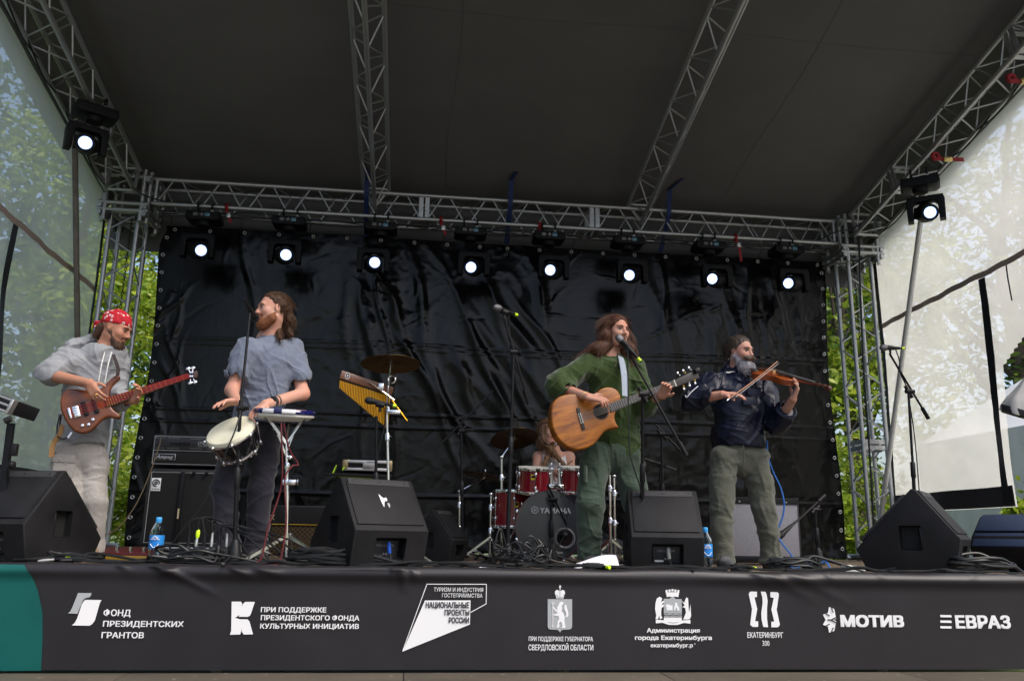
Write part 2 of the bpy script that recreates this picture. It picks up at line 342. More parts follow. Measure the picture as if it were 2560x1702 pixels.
def drop_disp(x, z):
    P = np.stack([x, 0*x, z], -1); d = .09*(fbm(P, .5, 2)-.5)
    for (x0, z0, a, L, wd, amp) in cre:
        m = (np.abs(x-x0) < 2.2*max(L, .12)) & (np.abs(z-z0) < 2.2*max(L, .12))
        if not m.any(): continue
        dx, dz = x[m]-x0, z[m]-z0; along = -dx*math.sin(a)+dz*math.cos(a); ac = dx*math.cos(a)+dz*math.sin(a)+.05*L*np.sin(along*4/max(L, .2)+x0*9)
        d[m] += amp*np.exp(-(ac/wd)**2)*np.exp(-(along/L)**2*2)
    msk = np.clip(noise3(P, .8)*1.9-.45, 0, 1); Q = P+.06*(fbm(P, 3, 2)-.5)[..., None]
    d = d+.009*(1-np.abs(2*fbm(Q, 3.2, 4)-1))**3*msk+.003*(1-np.abs(2*noise3(Q*V(1, 1, .6), 11)-1))**3*msk
    for zz, am in ((2.33, .006), (2.27, .005), (1.52, .010), (1.38, .010), (.62, .014)):
        d = d+am*np.exp(-((z-zz-.05*noise3(P, .8))/.011)**2)
    return d+.05*np.exp(-((z-.04)/.14)**2)*noise3(P, 3)
def drop_fn(u, v):
    z = BB+(BT-BB)*v; x = BW[0]+(BW[1]-BW[0])*u+.03*np.sin(z*2.2)*(u*2-1)
    x = x+(u < .5)*.06*np.exp(-((z-3.62)/.12)**2)
    return np.stack([x, .29-drop_disp(x, z), z+.02*np.abs(np.sin(u*PI*21))*(v-1)*0], -1)
bd = sheet('backdrop', drop_fn, 440, 230, VINYL, thick=0); tag(bd, 'creased glossy black vinyl backdrop hanging behind the band', 'backdrop')
gm = MB()
gm.tube([V(.017*math.cos(a), 0, .017*math.sin(a)) for a in np.linspace(0, 2*PI, 14, endpoint=False)], .0055, 6, closed=True)
g0 = gm.build('grommet', mat('zinc_ring', (.6, .6, .58), .3, .6), bd)
def grom(u, v):
    q = drop_fn(np.array([u]), np.array([v]))[0]; o = g0.copy(); COL.objects.link(o); o.parent = bd; o.location = (q[0], q[1]-.006, q[2])
for k in range(21): grom(.012+.976*k/20, .988)
for k in range(17): grom(.006, .03+.93*k/16); grom(.994, .03+.93*k/16)
bpy.data.objects.remove(g0)
# ties from grommets to the beam
for k in range(0, 21, 2):
    x = BW[0]+(BW[1]-BW[0])*(.012+.976*k/20); tag(MB().tube([(x, .22, 3.62), (x+.02, .15, 3.73), (x-.01, .12, 3.77)], .006, 5).build('tie_strap', RUB, bd))
# ================================================================== side walls of thin cloth
def scrim(name, tr, col):
    m = bpy.data.materials.new(name); m.use_nodes = True; t = m.node_tree; t.nodes.remove(t.nodes['Principled BSDF']); o = t.nodes['Material Output']
    tp = t.nodes.new('ShaderNodeBsdfTransparent'); df = t.nodes.new('ShaderNodeBsdfDiffuse'); tl = t.nodes.new('ShaderNodeBsdfTranslucent')
    n = t.nodes.new('ShaderNodeTexNoise'); n.inputs['Scale'].default_value = 1.3; n.inputs['Detail'].default_value = 6; tc = t.nodes.new('ShaderNodeTexCoord'); t.links.new(tc.outputs['Object'], n.inputs[0])
    rp = t.nodes.new('ShaderNodeValToRGB'); rp.color_ramp.elements[0].color = (*[c*.88 for c in col], 1); rp.color_ramp.elements[1].color = (*col, 1); t.links.new(n.outputs['Fac'], rp.inputs[0])
    for s in (df, tl): t.links.new(rp.outputs[0], s.inputs[0])
    a = t.nodes.new('ShaderNodeMixShader'); a.inputs[0].default_value = .8; t.links.new(df.outputs[0], a.inputs[1]); t.links.new(tl.outputs[0], a.inputs[2])
    b = t.nodes.new('ShaderNodeMixShader'); mr = t.nodes.new('ShaderNodeMapRange'); mr.inputs['To Min'].default_value = 1-tr-.08; mr.inputs['To Max'].default_value = 1-tr+.08
    t.links.new(n.outputs['Fac'], mr.inputs[0]); t.links.new(mr.outputs[0], b.inputs[0]); t.links.new(tp.outputs[0], b.inputs[1]); t.links.new(a.outputs[0], b.inputs[2]); t.links.new(b.outputs[0], o.inputs[0]); return m
SCRIM = scrim('thin_white_tarpaulin', .34, (.94, .925, .90))
BROWN = mat('brown_band', (.34, .27, .23), .8); BAND = mat('black_band', (.025, .025, .028), .7)
def wall_top(y): return 3.80+SLOPE*(-y)-.05*(1-np.exp(-np.abs(y)))
for s, nm in ((-1, 'left'), (1, 'right')):
    def wall_fn(u, v, s=s):
        y = .0-u*4.7; zt = wall_top(y)+.04; z = .56+(zt-.56)*v; P = np.stack([0*y+s*3, y, z], -1)
        fold = .07*(fbm(P, .8, 3)-.5)+.02*np.sin(y*6+z*1.7+5*noise3(P, .7))*np.clip(2.9-z, 0, 1)+.012*np.abs(fbm(P, 4, 3)-.5)
        return np.stack([s*(4.53+fold), y, z], -1)
    hole = None
    if s > 0: hole = lambda u, v: (u*4.7 > 2.0) & (v < .56-.16*np.clip((u*4.7-2.0)/1.2, 0, 1)*-1) & (v < .36+.2*np.clip((u*4.7-2.0)/1.5, 0, 1))
    wl = sheet('side_wall', wall_fn, 150, 120, SCRIM, hole=hole); tag(wl, 'thin translucent white tarpaulin closing the '+nm+' side of the stage', 'tarpaulin wall', 'side walls')
    def strip(name, pts, wd, m, horiz, s=s, dx=-.012):
        p = []; f = []
        for i, (y, z) in enumerate(pts):
            for q in (-.5, .5):
                yy, zz = (y, z+q*wd) if horiz else (y+q*wd, z)
                zt = float(wall_top(np.array(yy)))+.04; a = wall_fn(np.array([-yy/4.7]), np.array([(zz-.56)/(zt-.56)]))[0]; p.append(a+V(s*dx, 0, 0))
            if i: f.append((2*i-2, 2*i-1, 2*i+1, 2*i))
        return raw(name, p, f, m, wl)
    ys = np.linspace(-.05, -4.5, 60)
    strip('reinforcing_band', [(y, 2.76-.035*y+.004*math.sin(y*7)+.005*math.sin(y*17)) for y in ys], .06, BROWN, True)
    if s < 0: strip('hem_band', [(y, .66) for y in ys], .19, BAND, True)
    else: strip('hem_band', [(y, .66) for y in np.linspace(-.05, -1.98, 24)], .19, BAND, True)
    strip('edge_band', [(-.04, z) for z in np.linspace(.6, 3.7, 40)], .07, BAND, False)
    strip('zip_flap', [(-1.88-.02*math.sin(z*3), z) for z in np.linspace(.6, 2.78, 40)], .095, mat('black_flap', (.02, .022, .025), .35), False, dx=-.03)
    strip('tie_cord', [(-2.25-.01*math.sin(z*9), z) for z in np.linspace(2.45, 2.8, 8)], .02, BAND, False, dx=-.03)
    MB().tube([V(s*4.46, -.08-.1*k, float(wall_top(np.array(-.08-.1*k)))-.01) for k in range(46)], .035, 6).build('eave_edge', mat('dark_eave_edge', (.05, .05, .05), .8), wl)
    if s > 0:
        c = atX(2556, 1000, 4.5); mb = MB(); ax = nrm((-.25, .35, -1))
        mb.lathe([(.02, -.30), (.03, -.24), (.07, -.12), (.12, 0), (.15, .1), (.145, .14), (.1, .16), (.01, .13)], c, ax, 28)
        vv = np.array(mb.v); ang = np.arctan2(vv[:, 1]-c[1], vv[:, 0]-c[0]); vv += np.outer(.012*np.sin(ang*7+vv[:, 2]*8), (1, .6, 0)); mb.v = [tuple(q) for q in vv]
        mb.build('gathered_flap', mat('white_cloth', (.6, .58, .55), .8, var=.1), wl)
        MB().lathe([(.151, .085), (.155, .10), (.15, .14), (.12, .16)], c, ax, 28).build('flap_hem', BAND, wl)
        MB().tube([c-ax*.25+V(.045*math.cos(a), .045*math.sin(a), 0) for a in np.linspace(0, 2*PI, 12, endpoint=False)], .01, 5, closed=True).build('tie_cord', BAND, wl)
# ================================================================== straps on the beams
for px, py in ((566, 530), (1102, 565), (1349, 575), (1840, 610)):
    q = at(px, py, -.16); t = thing('ratchet_strap', {566: 'red ratchet strap on the back beam near its left end', 1102: 'red ratchet strap on the back beam left of the centre', 1349: 'red ratchet strap beside the fifth light on the back beam', 1840: 'red ratchet strap with a long loose tail on the back beam'}[px], 'strap', q, 'red straps on the trusses')
    zc = H0; MB().tube([V(q[0], -TS/2+.034*math.cos(a), zc+.034*math.sin(a)) for a in np.linspace(0, 2*PI, 14, endpoint=False)], .02, 5, closed=True).build('loop', RED, t)
    pts = [V(q[0], -.16, zc-.03), V(q[0]+.03, -.17, zc-.1), V(q[0]+.06, -.15, zc-.18 if px != 1840 else zc-.3)]
    mb = MB(); [mb.bar(pts[i], pts[i+1], .03, .006, up=(0, 1, 0)) for i in range(2)]; mb.build('tail', RED, t); MB().box(pts[1], (.045, .03, .06), bev=.006).build('buckle', STEEL, t)
for px, py in ((2530, 195), (2340, 390)):
    q = atX(px, py, 4.13); t = thing('ratchet_strap', 'red ratchet strap on the right eave truss, '+('the upper one' if px == 2530 else 'the lower one above the light'), 'strap', q, 'red straps on the trusses')
    MB().tube([q+V(.033*math.cos(a), .01, .033*math.sin(a)) for a in np.linspace(0, 2*PI, 12, endpoint=False)], .02, 5, closed=True).build('loop', RED, t); MB().bar(q+V(0, 0, -.03), q+V(.3, 0, -.02), .006, .04).build('webbing', RED, t); MB().box(q+V(.12, -.005, -.03), (.09, .03, .05), bev=.006).build('buckle', mat('brass', (.5, .4, .15), .35, .9), t)
for x0, x1, yb, nm in ((-1.74, -1.66, -.45, 'left'), (.03, -.01, -.42, 'middle'), (1.97, 1.88, -.5, 'right')):
    t = MB(); pts = [on_roof(x0, yb, -.012), on_roof(x1, -.28, -.02), V(x1, -.22, 3.95), V(x1, .16, 3.62)]
    for i in range(3): t.bar(pts[i], pts[i+1], .055, .005, up=(1, 0, 0) if 0 else (0, -.5, .5))
    tag(t.build('roof_strap', BLUE), 'blue webbing strap tying the roof sheet down, the '+nm+' one', 'strap', 'blue roof straps')
# cables along the beams
CBL = mat('cable_black', (.013, .014, .015), .42, spec=.35)
def cable(name, label, pts, r=.006, m=None, group=None, n=10, par=None, cat='cable'):
    o = MB().tube(spline(pts, n), r, 6).build(name, m or CBL, par)
    return tag(o, label, cat, group) if par is None else o
cb = []
for k in range(5):
    xs = np.linspace(-3.9, 3.9, 34); pts = [V(x, -.12+.06*math.sin(k*2+x*3), H0-.045-.035*abs(math.sin(x*2.1+k*1.3))-.02*k/2) for x in xs]
    cable('power_cable', 'black cable tied along the back beam, '+['topmost', 'second', 'third', 'fourth', 'lowest'][k]+' of the bundle', pts, .006, None, 'cables on the back beam', 5)
for s, nm in ((-1, 'left'), (1, 'right')):
    for k in range(2):
        pts = [V(s*(XC+.13), -.3-.45*i, 3.76+SLOPE*.45*i+.05*math.sin(i*2.2+k*2)) for i in range(10)]
        cable('power_cable', 'black cable looping along the %s eave truss, %s one' % (nm, ('upper', 'lower')[k]), pts, .008, None, 'cables on the eaves', 8)
cable('power_cable', 'black cable swooping from the left corner block to the back beam', [at(300, 440, -.5), at(345, 480, -.45), at(385, 497, -.3), at(420, 505, -.2)], .008)
cable('power_cable', 'black cable hanging down beside the right truss tower', [at(2125, 590, -.4), at(2146, 600, -.28), at(2150, 700, -.26), at(2158, 900, -.26), at(2172, 1100, -.26), at(2185, 1330, -.26)], .011)
cable('power_cable', 'black cable draped over the right corner block', [at(2050, 600, -.3), at(2090, 580, -.42), at(2130, 572, -.42), at(2180, 540, -.5)], .009)
# ================================================================== trees and bushes outside
def leaf_mat(name, c1, c2):
    m = bpy.data.materials.new(name); m.use_nodes = True; t = m.node_tree; b = t.nodes['Principled BSDF']; o = t.nodes['Material Output']
    g = t.nodes.new('ShaderNodeNewGeometry'); rp = t.nodes.new('ShaderNodeValToRGB'); rp.color_ramp.elements[0].color = (*c1, 1); rp.color_ramp.elements[1].color = (*c2, 1); t.links.new(g.outputs['Random Per Island'], rp.inputs[0]); t.links.new(rp.outputs[0], b.inputs['Base Color']); b.inputs['Roughness'].default_value = .5
    tl = t.nodes.new('ShaderNodeBsdfTranslucent'); t.links.new(rp.outputs[0], tl.inputs[0]); mx = t.nodes.new('ShaderNodeMixShader'); mx.inputs[0].default_value = .45; t.links.new(b.outputs[0], mx.inputs[1]); t.links.new(tl.outputs[0], mx.inputs[2]); t.links.new(mx.outputs[0], o.inputs[0]); return m
LEAF = [leaf_mat('leaf_bright', (.15, .28, .02), (.42, .48, .05)), leaf_mat('leaf_mid', (.05, .12, .02), (.16, .24, .04)), leaf_mat('leaf_dark', (.03, .075, .02), (.08, .14, .03))]
BARK = mat('bark', (.09, .07, .055), .9, var=.35, vscale=14, bump=.8, bscale=30, aniso=(1, 1, .25))
def leaves(centres, spread, per, size, seed):
    g = np.random.default_rng(seed); C = np.repeat(centres, per, 0); n = len(C); C = C+g.normal(0, 1, (n, 3))*np.repeat(spread, per)[:, None]*V(1, 1, .7)
    a = g.normal(0, 1, (n, 3)); a[:, 2] = a[:, 2]*.5-.3; a /= np.linalg.norm(a, axis=1)[:, None]; b = np.cross(a, g.normal(0, 1, (n, 3))); b /= np.linalg.norm(b, axis=1)[:, None]
    s = (size*g.uniform(.4, 1.6, n))[:, None]; nn = np.cross(a, b)
    v = np.stack([C-a*s, C+b*s*.42+nn*s*.12, C+a*s, C-b*s*.42+nn*s*.12], 1).reshape(-1, 3); i = np.arange(n)*4
    return v, np.stack([i, i+1, i+2, i+3], 1)
def tree(label, base, h, cr, ch, ncl, per, size, kind, seed, lean=(0, 0), name='tree', group='trees behind the stage', cat='tree'):
    g = np.random.default_rng(seed); base = np.asarray(base, float); t = thing(name, label, cat, base, group); top = base+V(lean[0], lean[1], h-ch*.45)
    mid = (base+top)/2+V(g.normal(0, .15), g.normal(0, .15), 0); mb = MB(); tp = spline([base, mid, top], 8); r0 = .045*h*.5 if name == 'tree' else .03
    mb.tube(tp, np.linspace(r0, r0*.3, len(tp)), 9); cc = base+V(lean[0], lean[1], h-ch*.5); cen = []
    while len(cen) < ncl:
        q = g.uniform(-1, 1, 3); l = np.linalg.norm(q)
        if .35 < l < 1: cen.append(cc+q*V(cr, cr, ch*.5)*(1+.25*g.normal()))
    cen = np.array(cen)
    for q in cen[::max(1, ncl//16)]:
        k = int(g.uniform(.35, .95)*len(tp)); s = tp[k]; m1 = (s+q)/2+V(0, 0, .12*h*.3); pp = spline([s, m1, q], 6); mb.tube(pp, np.linspace(r0*.32, .012, len(pp)), 5)
    mb.build('trunk', BARK, t); v, f = leaves(cen, g.uniform(.25, .6, ncl)*cr*.42, per, size, seed+5); raw('crown', v, f, LEAF[kind], t, smooth=False)
GZ = -.85
trees = [
 ('leafy tree with a leaning trunk beyond the left wall', (-11.2, 2.2), 9.5, 2.6, 7.0, 70, 150, .075, 1, (.5, -.5)),
 ('tall tree left of the stage with thin upper branches', (-12.8, 5.2), 12, 3.0, 9.0, 80, 140, .09, 2, (.5, 0)),
 ('bright green tree just behind the left truss tower', (-6.4, 4.2), 8.5, 1.7, 7.6, 80, 170, .065, 0, (0, 0)),
 ('dark tree far behind the left wall', (-9.0, 9.5), 12, 3.4, 9.5, 80, 140, .11, 2, (0, 0)),
 ('broad tree at the far left of the park', (-15.5, 7.0), 12, 4.0, 9.5, 90, 130, .12, 1, (0, 0)),
 ('bright tree just behind the right truss tower', (6.6, 4.6), 8.5, 1.8, 6.8, 80, 170, .07, 0, (0, 0)),
 ('tall leafy tree beyond the right wall', (9.8, 4.6), 10.5, 3.1, 8.0, 75, 140, .09, 1, (0, 0)),
 ('spreading tree far out on the right', (13.5, 1.8), 10, 3.4, 7.5, 75, 130, .10, 1, (0, 0)),
 ('dark tree in the distance behind the right tower', (8.5, 11.0), 12, 3.6, 9.5, 80, 140, .12, 2, (0, 0)),
 ('tree standing behind the middle of the backdrop', (-1.0, 8.0), 11, 3.5, 8.5, 70, 130, .11, 2, (0, 0)),
]
for i, (lb, b, h, cr, ch, n, per, sz, k, ln) in enumerate(trees): tree(lb, (b[0], b[1], GZ), h, cr, ch, n, per, sz, k, 100+i*7, ln)
for i, (x, y, h, cr, k, lb) in enumerate([(-5.0, 2.3, 2.4, .8, 0, 'leafy bush low behind the left truss tower'), (-6.6, 2.6, 2.8, 1.0, 1, 'bush behind the left wall beside the leaning tree'), (5.1, 2.6, 2.4, .8, 0, 'leafy bush low behind the right truss tower'), (7.4, 7.2, 3.0, 1.2, 1, 'bush in the distance beyond the right tower'), (-8.8, 5.8, 3.0, 1.3, 2, 'dark bush far behind the left wall'), (6.6, .2, 1.8, .55, 0, 'small bright shrub beside the white tent')]):
    tree(lb, (x, y, GZ), h, cr, h*.95, 34, 170, .055, k, 300+i*5, name='bush', group='bushes behind the stage', cat='bush')
for i, (x, y, h, cr) in enumerate([(-24, -21, 13, 5.), (-23, -8, 13, 5.), (19, -24, 13, 5.), (24, -11, 12, 4.5)]):  # unseen park trees, added to cut low sky light from the audience side
    tree('unseen park tree added far out to dim the low sky light, number %s from the left' % ['one', 'two', 'three', 'four'][i], (x, y, GZ), h, cr, h*.8, 70, 70, .3, 2, 500+i*3, group='unseen trees added to dim the low sky light')
# ================================================================== white tent on the right
TEN = mat('tent_fabric', (.78, .78, .80), .7, var=.05, vscale=2); tx, ty = 8.4, 1.6
t = thing('white_tent', 'white pavilion tent with a scalloped valance beyond the right wall', 'tent', (tx, ty, GZ)); wz = 1.75
ap = V(tx, ty, 3.0); cs = [V(tx+a*1.5, ty+b*1.5, wz) for a, b in ((-1, -1), (1, -1), (1, 1), (-1, 1))]
raw('canopy', [ap]+cs, [(0, 1, 2), (0, 2, 3), (0, 3, 4), (0, 4, 1)], TEN, t, smooth=False)
for i in range(4):
    a, b = cs[i], cs[(i+1) % 4]; v = []; f = []
    for k in range(61):
        q = a+(b-a)*k/60; v += [q, q+V(0, 0, -.2-.06*abs(math.sin(k/60*PI*7)))]
        if k: f.append((2*k-2, 2*k-1, 2*k+1, 2*k))
    raw('valance', v, f, TEN, t); rod('post', cs[i]*V(1, 1, 0)+V(0, 0, GZ), cs[i]-V(0, 0, .02), .025, ALU, t)
for i in (1, 2, 3):
    a, b = cs[i], cs[(i+1) % 4]; n = 40; v = []; f = []
    for k in range(n+1):
        q = a+(b-a)*k/n; o = .03*math.sin(k*1.1); v += [q*V(1, 1, 0)+V(o, o, GZ+.05), q*V(1, 1, 0)+V(0, 0, wz-.03)]
        if k: f.append((2*k-2, 2*k-1, 2*k+1, 2*k))
    raw('wall_panel', v, f, TEN, t)
# ================================================================== moving head lights
LENS = mat('lit_lens', (1, 1, 1), .3, emit=(.86, .93, 1.0), estr=5); LENSB = mat('lens_edge_glow', (.5, .6, 1), .2, emit=(.35, .52, 1.0), estr=1.6); LENSES = [mat('lit_lens_%d' % i, (1, 1, 1), .3, emit=e_, estr=q_) for i, (e_, q_) in enumerate([((.80, .90, 1.0), 7), ((.72, .84, 1.0), 4.5), ((.86, .95, 1.0), 5.5), ((.78, .82, 1.0), 4)])]; LCD = mat('lcd_screen', (.02, .05, .06), .2, emit=(.10, .25, .35), estr=.06)
CASE = mat('light_housing', (.004, .004, .005), .55, spec=.2, bump=.03); GREYP = mat('grey_print', (.35, .35, .36), .6)
def moving_head(label, bc, lens, aim, Rb, group, side=False):
    t = thing('moving_head_light', label, 'stage light', bc, group); X, Yv, Z = Rb[:, 0], Rb[:, 1], Rb[:, 2]
    out = [(-.185, -.03), (-.15, -.055), (.15, -.055), (.185, -.03), (.175, .04), (-.175, .04)]
    MB().plate(out, -.12, .12, Rb, bc, .008).build('base', CASE, t)
    if not side:
        MB().box(bc+Rb@V(.055, -.123, .0), (.055, .006, .042), Rb, .002).build('screen', LCD, t)
        mb = MB(); [mb.box(bc+Rb@V(-.005+dx, -.123, dz), (.009, .006, .009), Rb) for dx, dz in ((0, .014), (0, -.014), (-.016, 0), (.016, 0), (0, 0))]; mb.build('menu_keys', GREYP, t)
        mb = MB(); [mb.box(bc+Rb@V(-.07, -.1225, .012-.012*i), (.05-.01*(i % 2), .004, .004), Rb) for i in range(3)]; mb.build('label_print', GREYP, t)
    for sx in (-1, 1):
        c = bc+Rb@V(sx*.075, 0, .085); MB().box(c-Z*.02, (.03, .05, .06), Rb, .004).build('clamp', STEEL if sx > 0 else BLKM, t)
        k = [c+Z*.045+Rb@V(0, .036*math.cos(a), .036*math.sin(a)) for a in np.linspace(0, 2*PI, 12, endpoint=False)]; MB().tube(k, .011, 6, closed=True).build('clamp_hook', BLKM, t)
    hc = lens-nrm(aim)*.17; hub = bc-Z*.075; MB().cyl(bc-Z*.05, bc-Z*.10, .08, .07, 20).build('turntable', CASE, t)
    yo = [(-.18, .12), (-.165, .17), (.165, .17), (.18, .12), (.175, -.09), (.12, -.09), (.115, .09), (.09, .115), (-.09, .115), (-.115, .09), (-.12, -.09), (-.175, -.09)]
    yz = hc; MB().plate([(a, b) for a, b in yo], -.055, .055, Rb, yz, .006).build('yoke', CASE, t)
    a = nrm(aim); hd = MB().lathe([(.02, -.15), (.085, -.13), (.10, -.06), (.098, .05), (.088, .12), (.084, .160), (.064, .162), (.060, .15)], hc, a, 24).build('head', CASE, t)
    MB().lathe([(.001, .162), (.035, .166), (.056, .162), (.059, .15), (.001, .145)], hc, a, 24).build('lens', LENSB, t); MB().lathe([(.001, .168), (.034, .170), (.046, .167), (.046, .163)], hc, a, 24).build('lens_core', random.choice(LENSES), t); MB().lathe([(.057, .160), (.061, .168), (.065, .160)], hc, a, 24, closed=True).build('lens_ring', mat('lens_ring', (.05, .06, .09), .2, .5), hd)
    MB().box(hc+a*.1+Z*.093, (.05, .03, .006), frame(a, Z)).build('badge', GREYP, hd)
    mb = MB(); [mb.box(hc-a*.03+frame(a, Z)@V(0, -.015*i, -.0), (.205, .006, .12), frame(a, Z)) for i in range(4)]; mb.build('cooling_fins', CASE, hd); return t
NTH = ['leftmost', 'second from the left', 'third from the left', 'fourth from the left', 'fifth from the left', 'sixth from the left', 'seventh from the left', 'rightmost']
for i, (px, py) in enumerate([(503, 626), (715, 637), (937, 656), (1177, 668), (1375, 675), (1573, 688), (1780, 697), (1970, 708)]):
    L = at(px, py, -.42); bx = [510, 724, 952, 1176, 1372, 1570, 1773, 1968][i]; bp = at(bx, [545, 556, 571, 588, 595, 607, 618, 631][i], -.2); bp = V(bp[0], -.17, 3.60)
    aim = nrm((CAM[0]*.25-L[0]*.25+random.uniform(-.14, .14), -1.0, -.28+random.uniform(-.12, .1))); moving_head('lit black moving head light on the back beam, '+NTH[i], bp, V((L[0]+bp[0])/2+(L[0]-bp[0])*.5, -.42, L[2]), aim, np.eye(3), 'moving head lights')
for s, nm, px, py, Y in ((-1, 'left', 213, 357, -1.75), (1, 'right', 2326, 531, -1.75)):
    L = atX(px, py, s*4.08); bc = L+V(0, .12, .36); Rb = frame(nrm((-.55*s, -.83, .0)), (0, 0, 1)); Rb[:, 1] *= -1; Rb[:, 0] *= -1
    t = moving_head('lit black moving head light hanging from the %s eave truss' % nm, bc, L, nrm((-.35*s, -.9, -.35)), Rb, 'moving head lights', True)
# ================================================================== gear on the stage
def cut(o, boxes):                                            # carve real recesses out of a cabinet
    L0 = root_loc(o)
    for (c, s, Rm) in boxes:
        k = MB().box(np.asarray(c)-L0, s, Rm, .012).build('k', None, None, False); k.location = o.matrix_basis.translation; md = o.modifiers.new('b', 'BOOLEAN'); md.object = k; md.operation = 'DIFFERENCE'; md.solver = 'EXACT'
        k.parent = o.parent
        bpy.context.view_layer.update(); me = bpy.data.meshes.new_from_object(o.evaluated_get(bpy.context.evaluated_depsgraph_get())); o.modifiers.clear(); old = o.data; o.data = me; bpy.data.objects.remove(k)
CARP = mat('textured_black_paint', (.009, .009, .0105), .6, bump=.35, bscale=260, var=.5, vscale=5, spec=.28)
GRIL = mat('perforated_grille', (.035, .035, .038), .55, .3, bump=.5, bscale=300)
PLATE = mat('connector_plate', (.05, .05, .055), .4, .4); DARK = mat('dark_void', (.006, .006, .006), .8)
DUST = mat('faint_print', (.28, .29, .3), .7)
def wedge(label, c, th, s=1., wd=.47, body=CARP, detail=True, txt='TX1122FM', plug=None):
    c = np.asarray(c, float); Rb = rotz(th); R2 = Rb                     # local x right, -y toward the viewer (u), z up
    t = thing('stage_monitor', label, 'stage monitor', c, 'wedge monitors'); hw = wd/2*s
    pr = [(-.25, 0), (.25, 0), (.30, .205), (.07, .505), (.045, .51), (-.12, .345), (-.31, .135)]
    Rp = Rb@np.array([[0, 1, 0], [-1, 0, 0], [0, 0, 1.]]).T              # plate local x -> u (toward viewer), plate y -> width
    Rp = np.stack([Rb@V(0, -1, 0), Rb@V(1, 0, 0), V(0, 0, 1)], 1)
    L = lambda x, u, z: c+Rb@V(x*s, -u*s, z*s)
    o = MB().plate([(a*s, b*s) for a, b in pr], -hw, hw, Rp, c, .008*s).build('cabinet', body, t)
    fn = nrm(Rb@V(0, -.3, .23)); nn = nrm(Rb@V(0, -(.505-.205), .23)); sd = nrm(Rb@V(0, .23, .30))  # sloped panel: normal and up-slope
    Fp = np.stack([Rb@V(1, 0, 0), -nn, sd], 1)
    if detail:
        lo = nrm(Rb@V(0, -.205, .05)); Fl = np.stack([Rb@V(1, 0, 0), np.cross(nrm(Rb@V(0, -.05, .205)), Rb@V(1, 0, 0)), nrm(Rb@V(0, -.05, .205))], 1)
        bx = [(L(0, .275, .10), (.2*s, .16*s, .135*s), Fl), (L(-hw/s, .02, .21), (.10*s, .13*s, .15*s), Rb), (L(hw/s, .02, .21), (.10*s, .13*s, .15*s), Rb)]
        cut(o, bx); pm = L(0, .185, .355)
        MB().box(pm+nn*.002, ((wd-.05)*s, .012*s, .30*s), Fp, .003).build('sloped_panel', body, t)
        tp = L(0, .090, .481); MB().box(tp+nn*.004, ((wd-.07)*s, .012*s, .045*s), Fp, .002).build('grille_strip', GRIL, t)
        for q in (-.17, 0, .17): MB().cyl(tp+Rb@V(q*s, 0, 0)+nn*.008, tp+Rb@V(q*s, 0, 0)+nn*.013, .005, seg=8).build('screw', BLKM, t)
        cp = L(0, .20, .095); MB().box(cp, (.17*s, .01, .11*s), Fl).build('connector_plate', PLATE, t)
        f = cp-Fl[:, 1]*.008; lettering(txt, DUST, t, f+Fl@V(-.06*s, 0, .022*s), Fl[:, 0], Fl[:, 2], width=.115*s, height=.016*s, bold=.02, shear=.2)
        MB().box(f+Fl@V(-.045*s, 0, -.035*s), (.055*s, .002, .012*s), Fl).build('white_label', WHITEP, t)
        for qx in (-.005, .012): MB().cyl(f+Fl@V(qx*s, -.0, -.02*s), f+Fl@V(qx*s, -.004, -.02*s), .007, seg=8).build('socket', DUST, t)
        for sgn in (-1, 1):
            MB().box(L(sgn*(hw/s-.045), .02, .21), (.006, .12*s, .14*s), Rb).build('handle_cup', DARK, t); MB().tube(spline([L(sgn*(hw/s-.012), .075, .15), L(sgn*(hw/s-.006), .08, .21), L(sgn*(hw/s-.012), .075, .27)], 5), .009*s, 6).build('handle', BLKM, t)
        gm = L(0, -.135, .325); gn = nrm(Rb@V(0, .36, .36))
        MB().box(L(0, -.135, .33)+gn*.004, ((wd-.03)*s, .02*s, .40*s), np.stack([Rb@V(1, 0, 0), gn, np.cross(Rb@V(1, 0, 0), gn)], 1), .004).build('grille', GRIL, t)
        for a, b in ((-.17, -.215), (.17, -.215), (-.17, .215), (.17, .215)): MB().cyl(c+Rb@V(a*s, b*s, -.0), c+Rb@V(a*s, b*s, .012), .012, seg=8).build('foot', RUB, t)
        if plug is not None:
            q = f+Fl@V(.01*s, -.02, .045*s); MB().tube([q+Fl@V(0, 0, .01), q+Fl@V(0, -.01, -.02), q+Fl@V(.004, -.02, -.055)], [.011, .013, .011], 8).build('plug', plug, t)
            cable('lead', None, [q+Fl@V(.004, -.02, -.05), q+Fl@V(.015, -.05, -.10), c+Rb@V(.05, -.34, .015), c+Rb@V(.14, -.40, .008)], .006, None, None, 8, t)
    return t
BLUEP = mat('blue_plug', (.01, .08, .45), .4)
def sit(px, Y): q = fl(px, Y); return q
wedge('black wedge monitor in front of the bassist at the left edge', sit(62, -3.62), math.radians(-20), 1.06, txt='TX1122FM', plug=mat('grey_plug', (.3, .3, .28), .4))
m2 = wedge('large black wedge monitor in the middle with a torn white sticker', sit(918, -3.62), math.radians(30), 1.06, .48, plug=BLUEP)
wedge('black wedge monitor in front of the guitarist beside a water bottle', sit(1655, -3.62), math.radians(-9), 1.0, .46, plug=mat('grey_plug', (.3, .3, .28), .4))
wedge('black wedge monitor at the right standing side-on to the viewer', sit(2292, -3.45), math.radians(48), 1.1, .46, plug=WHITEP)
wedge('small black wedge monitor turned side-on behind the middle one', sit(1085, -2.2), math.radians(62), .78, .40)
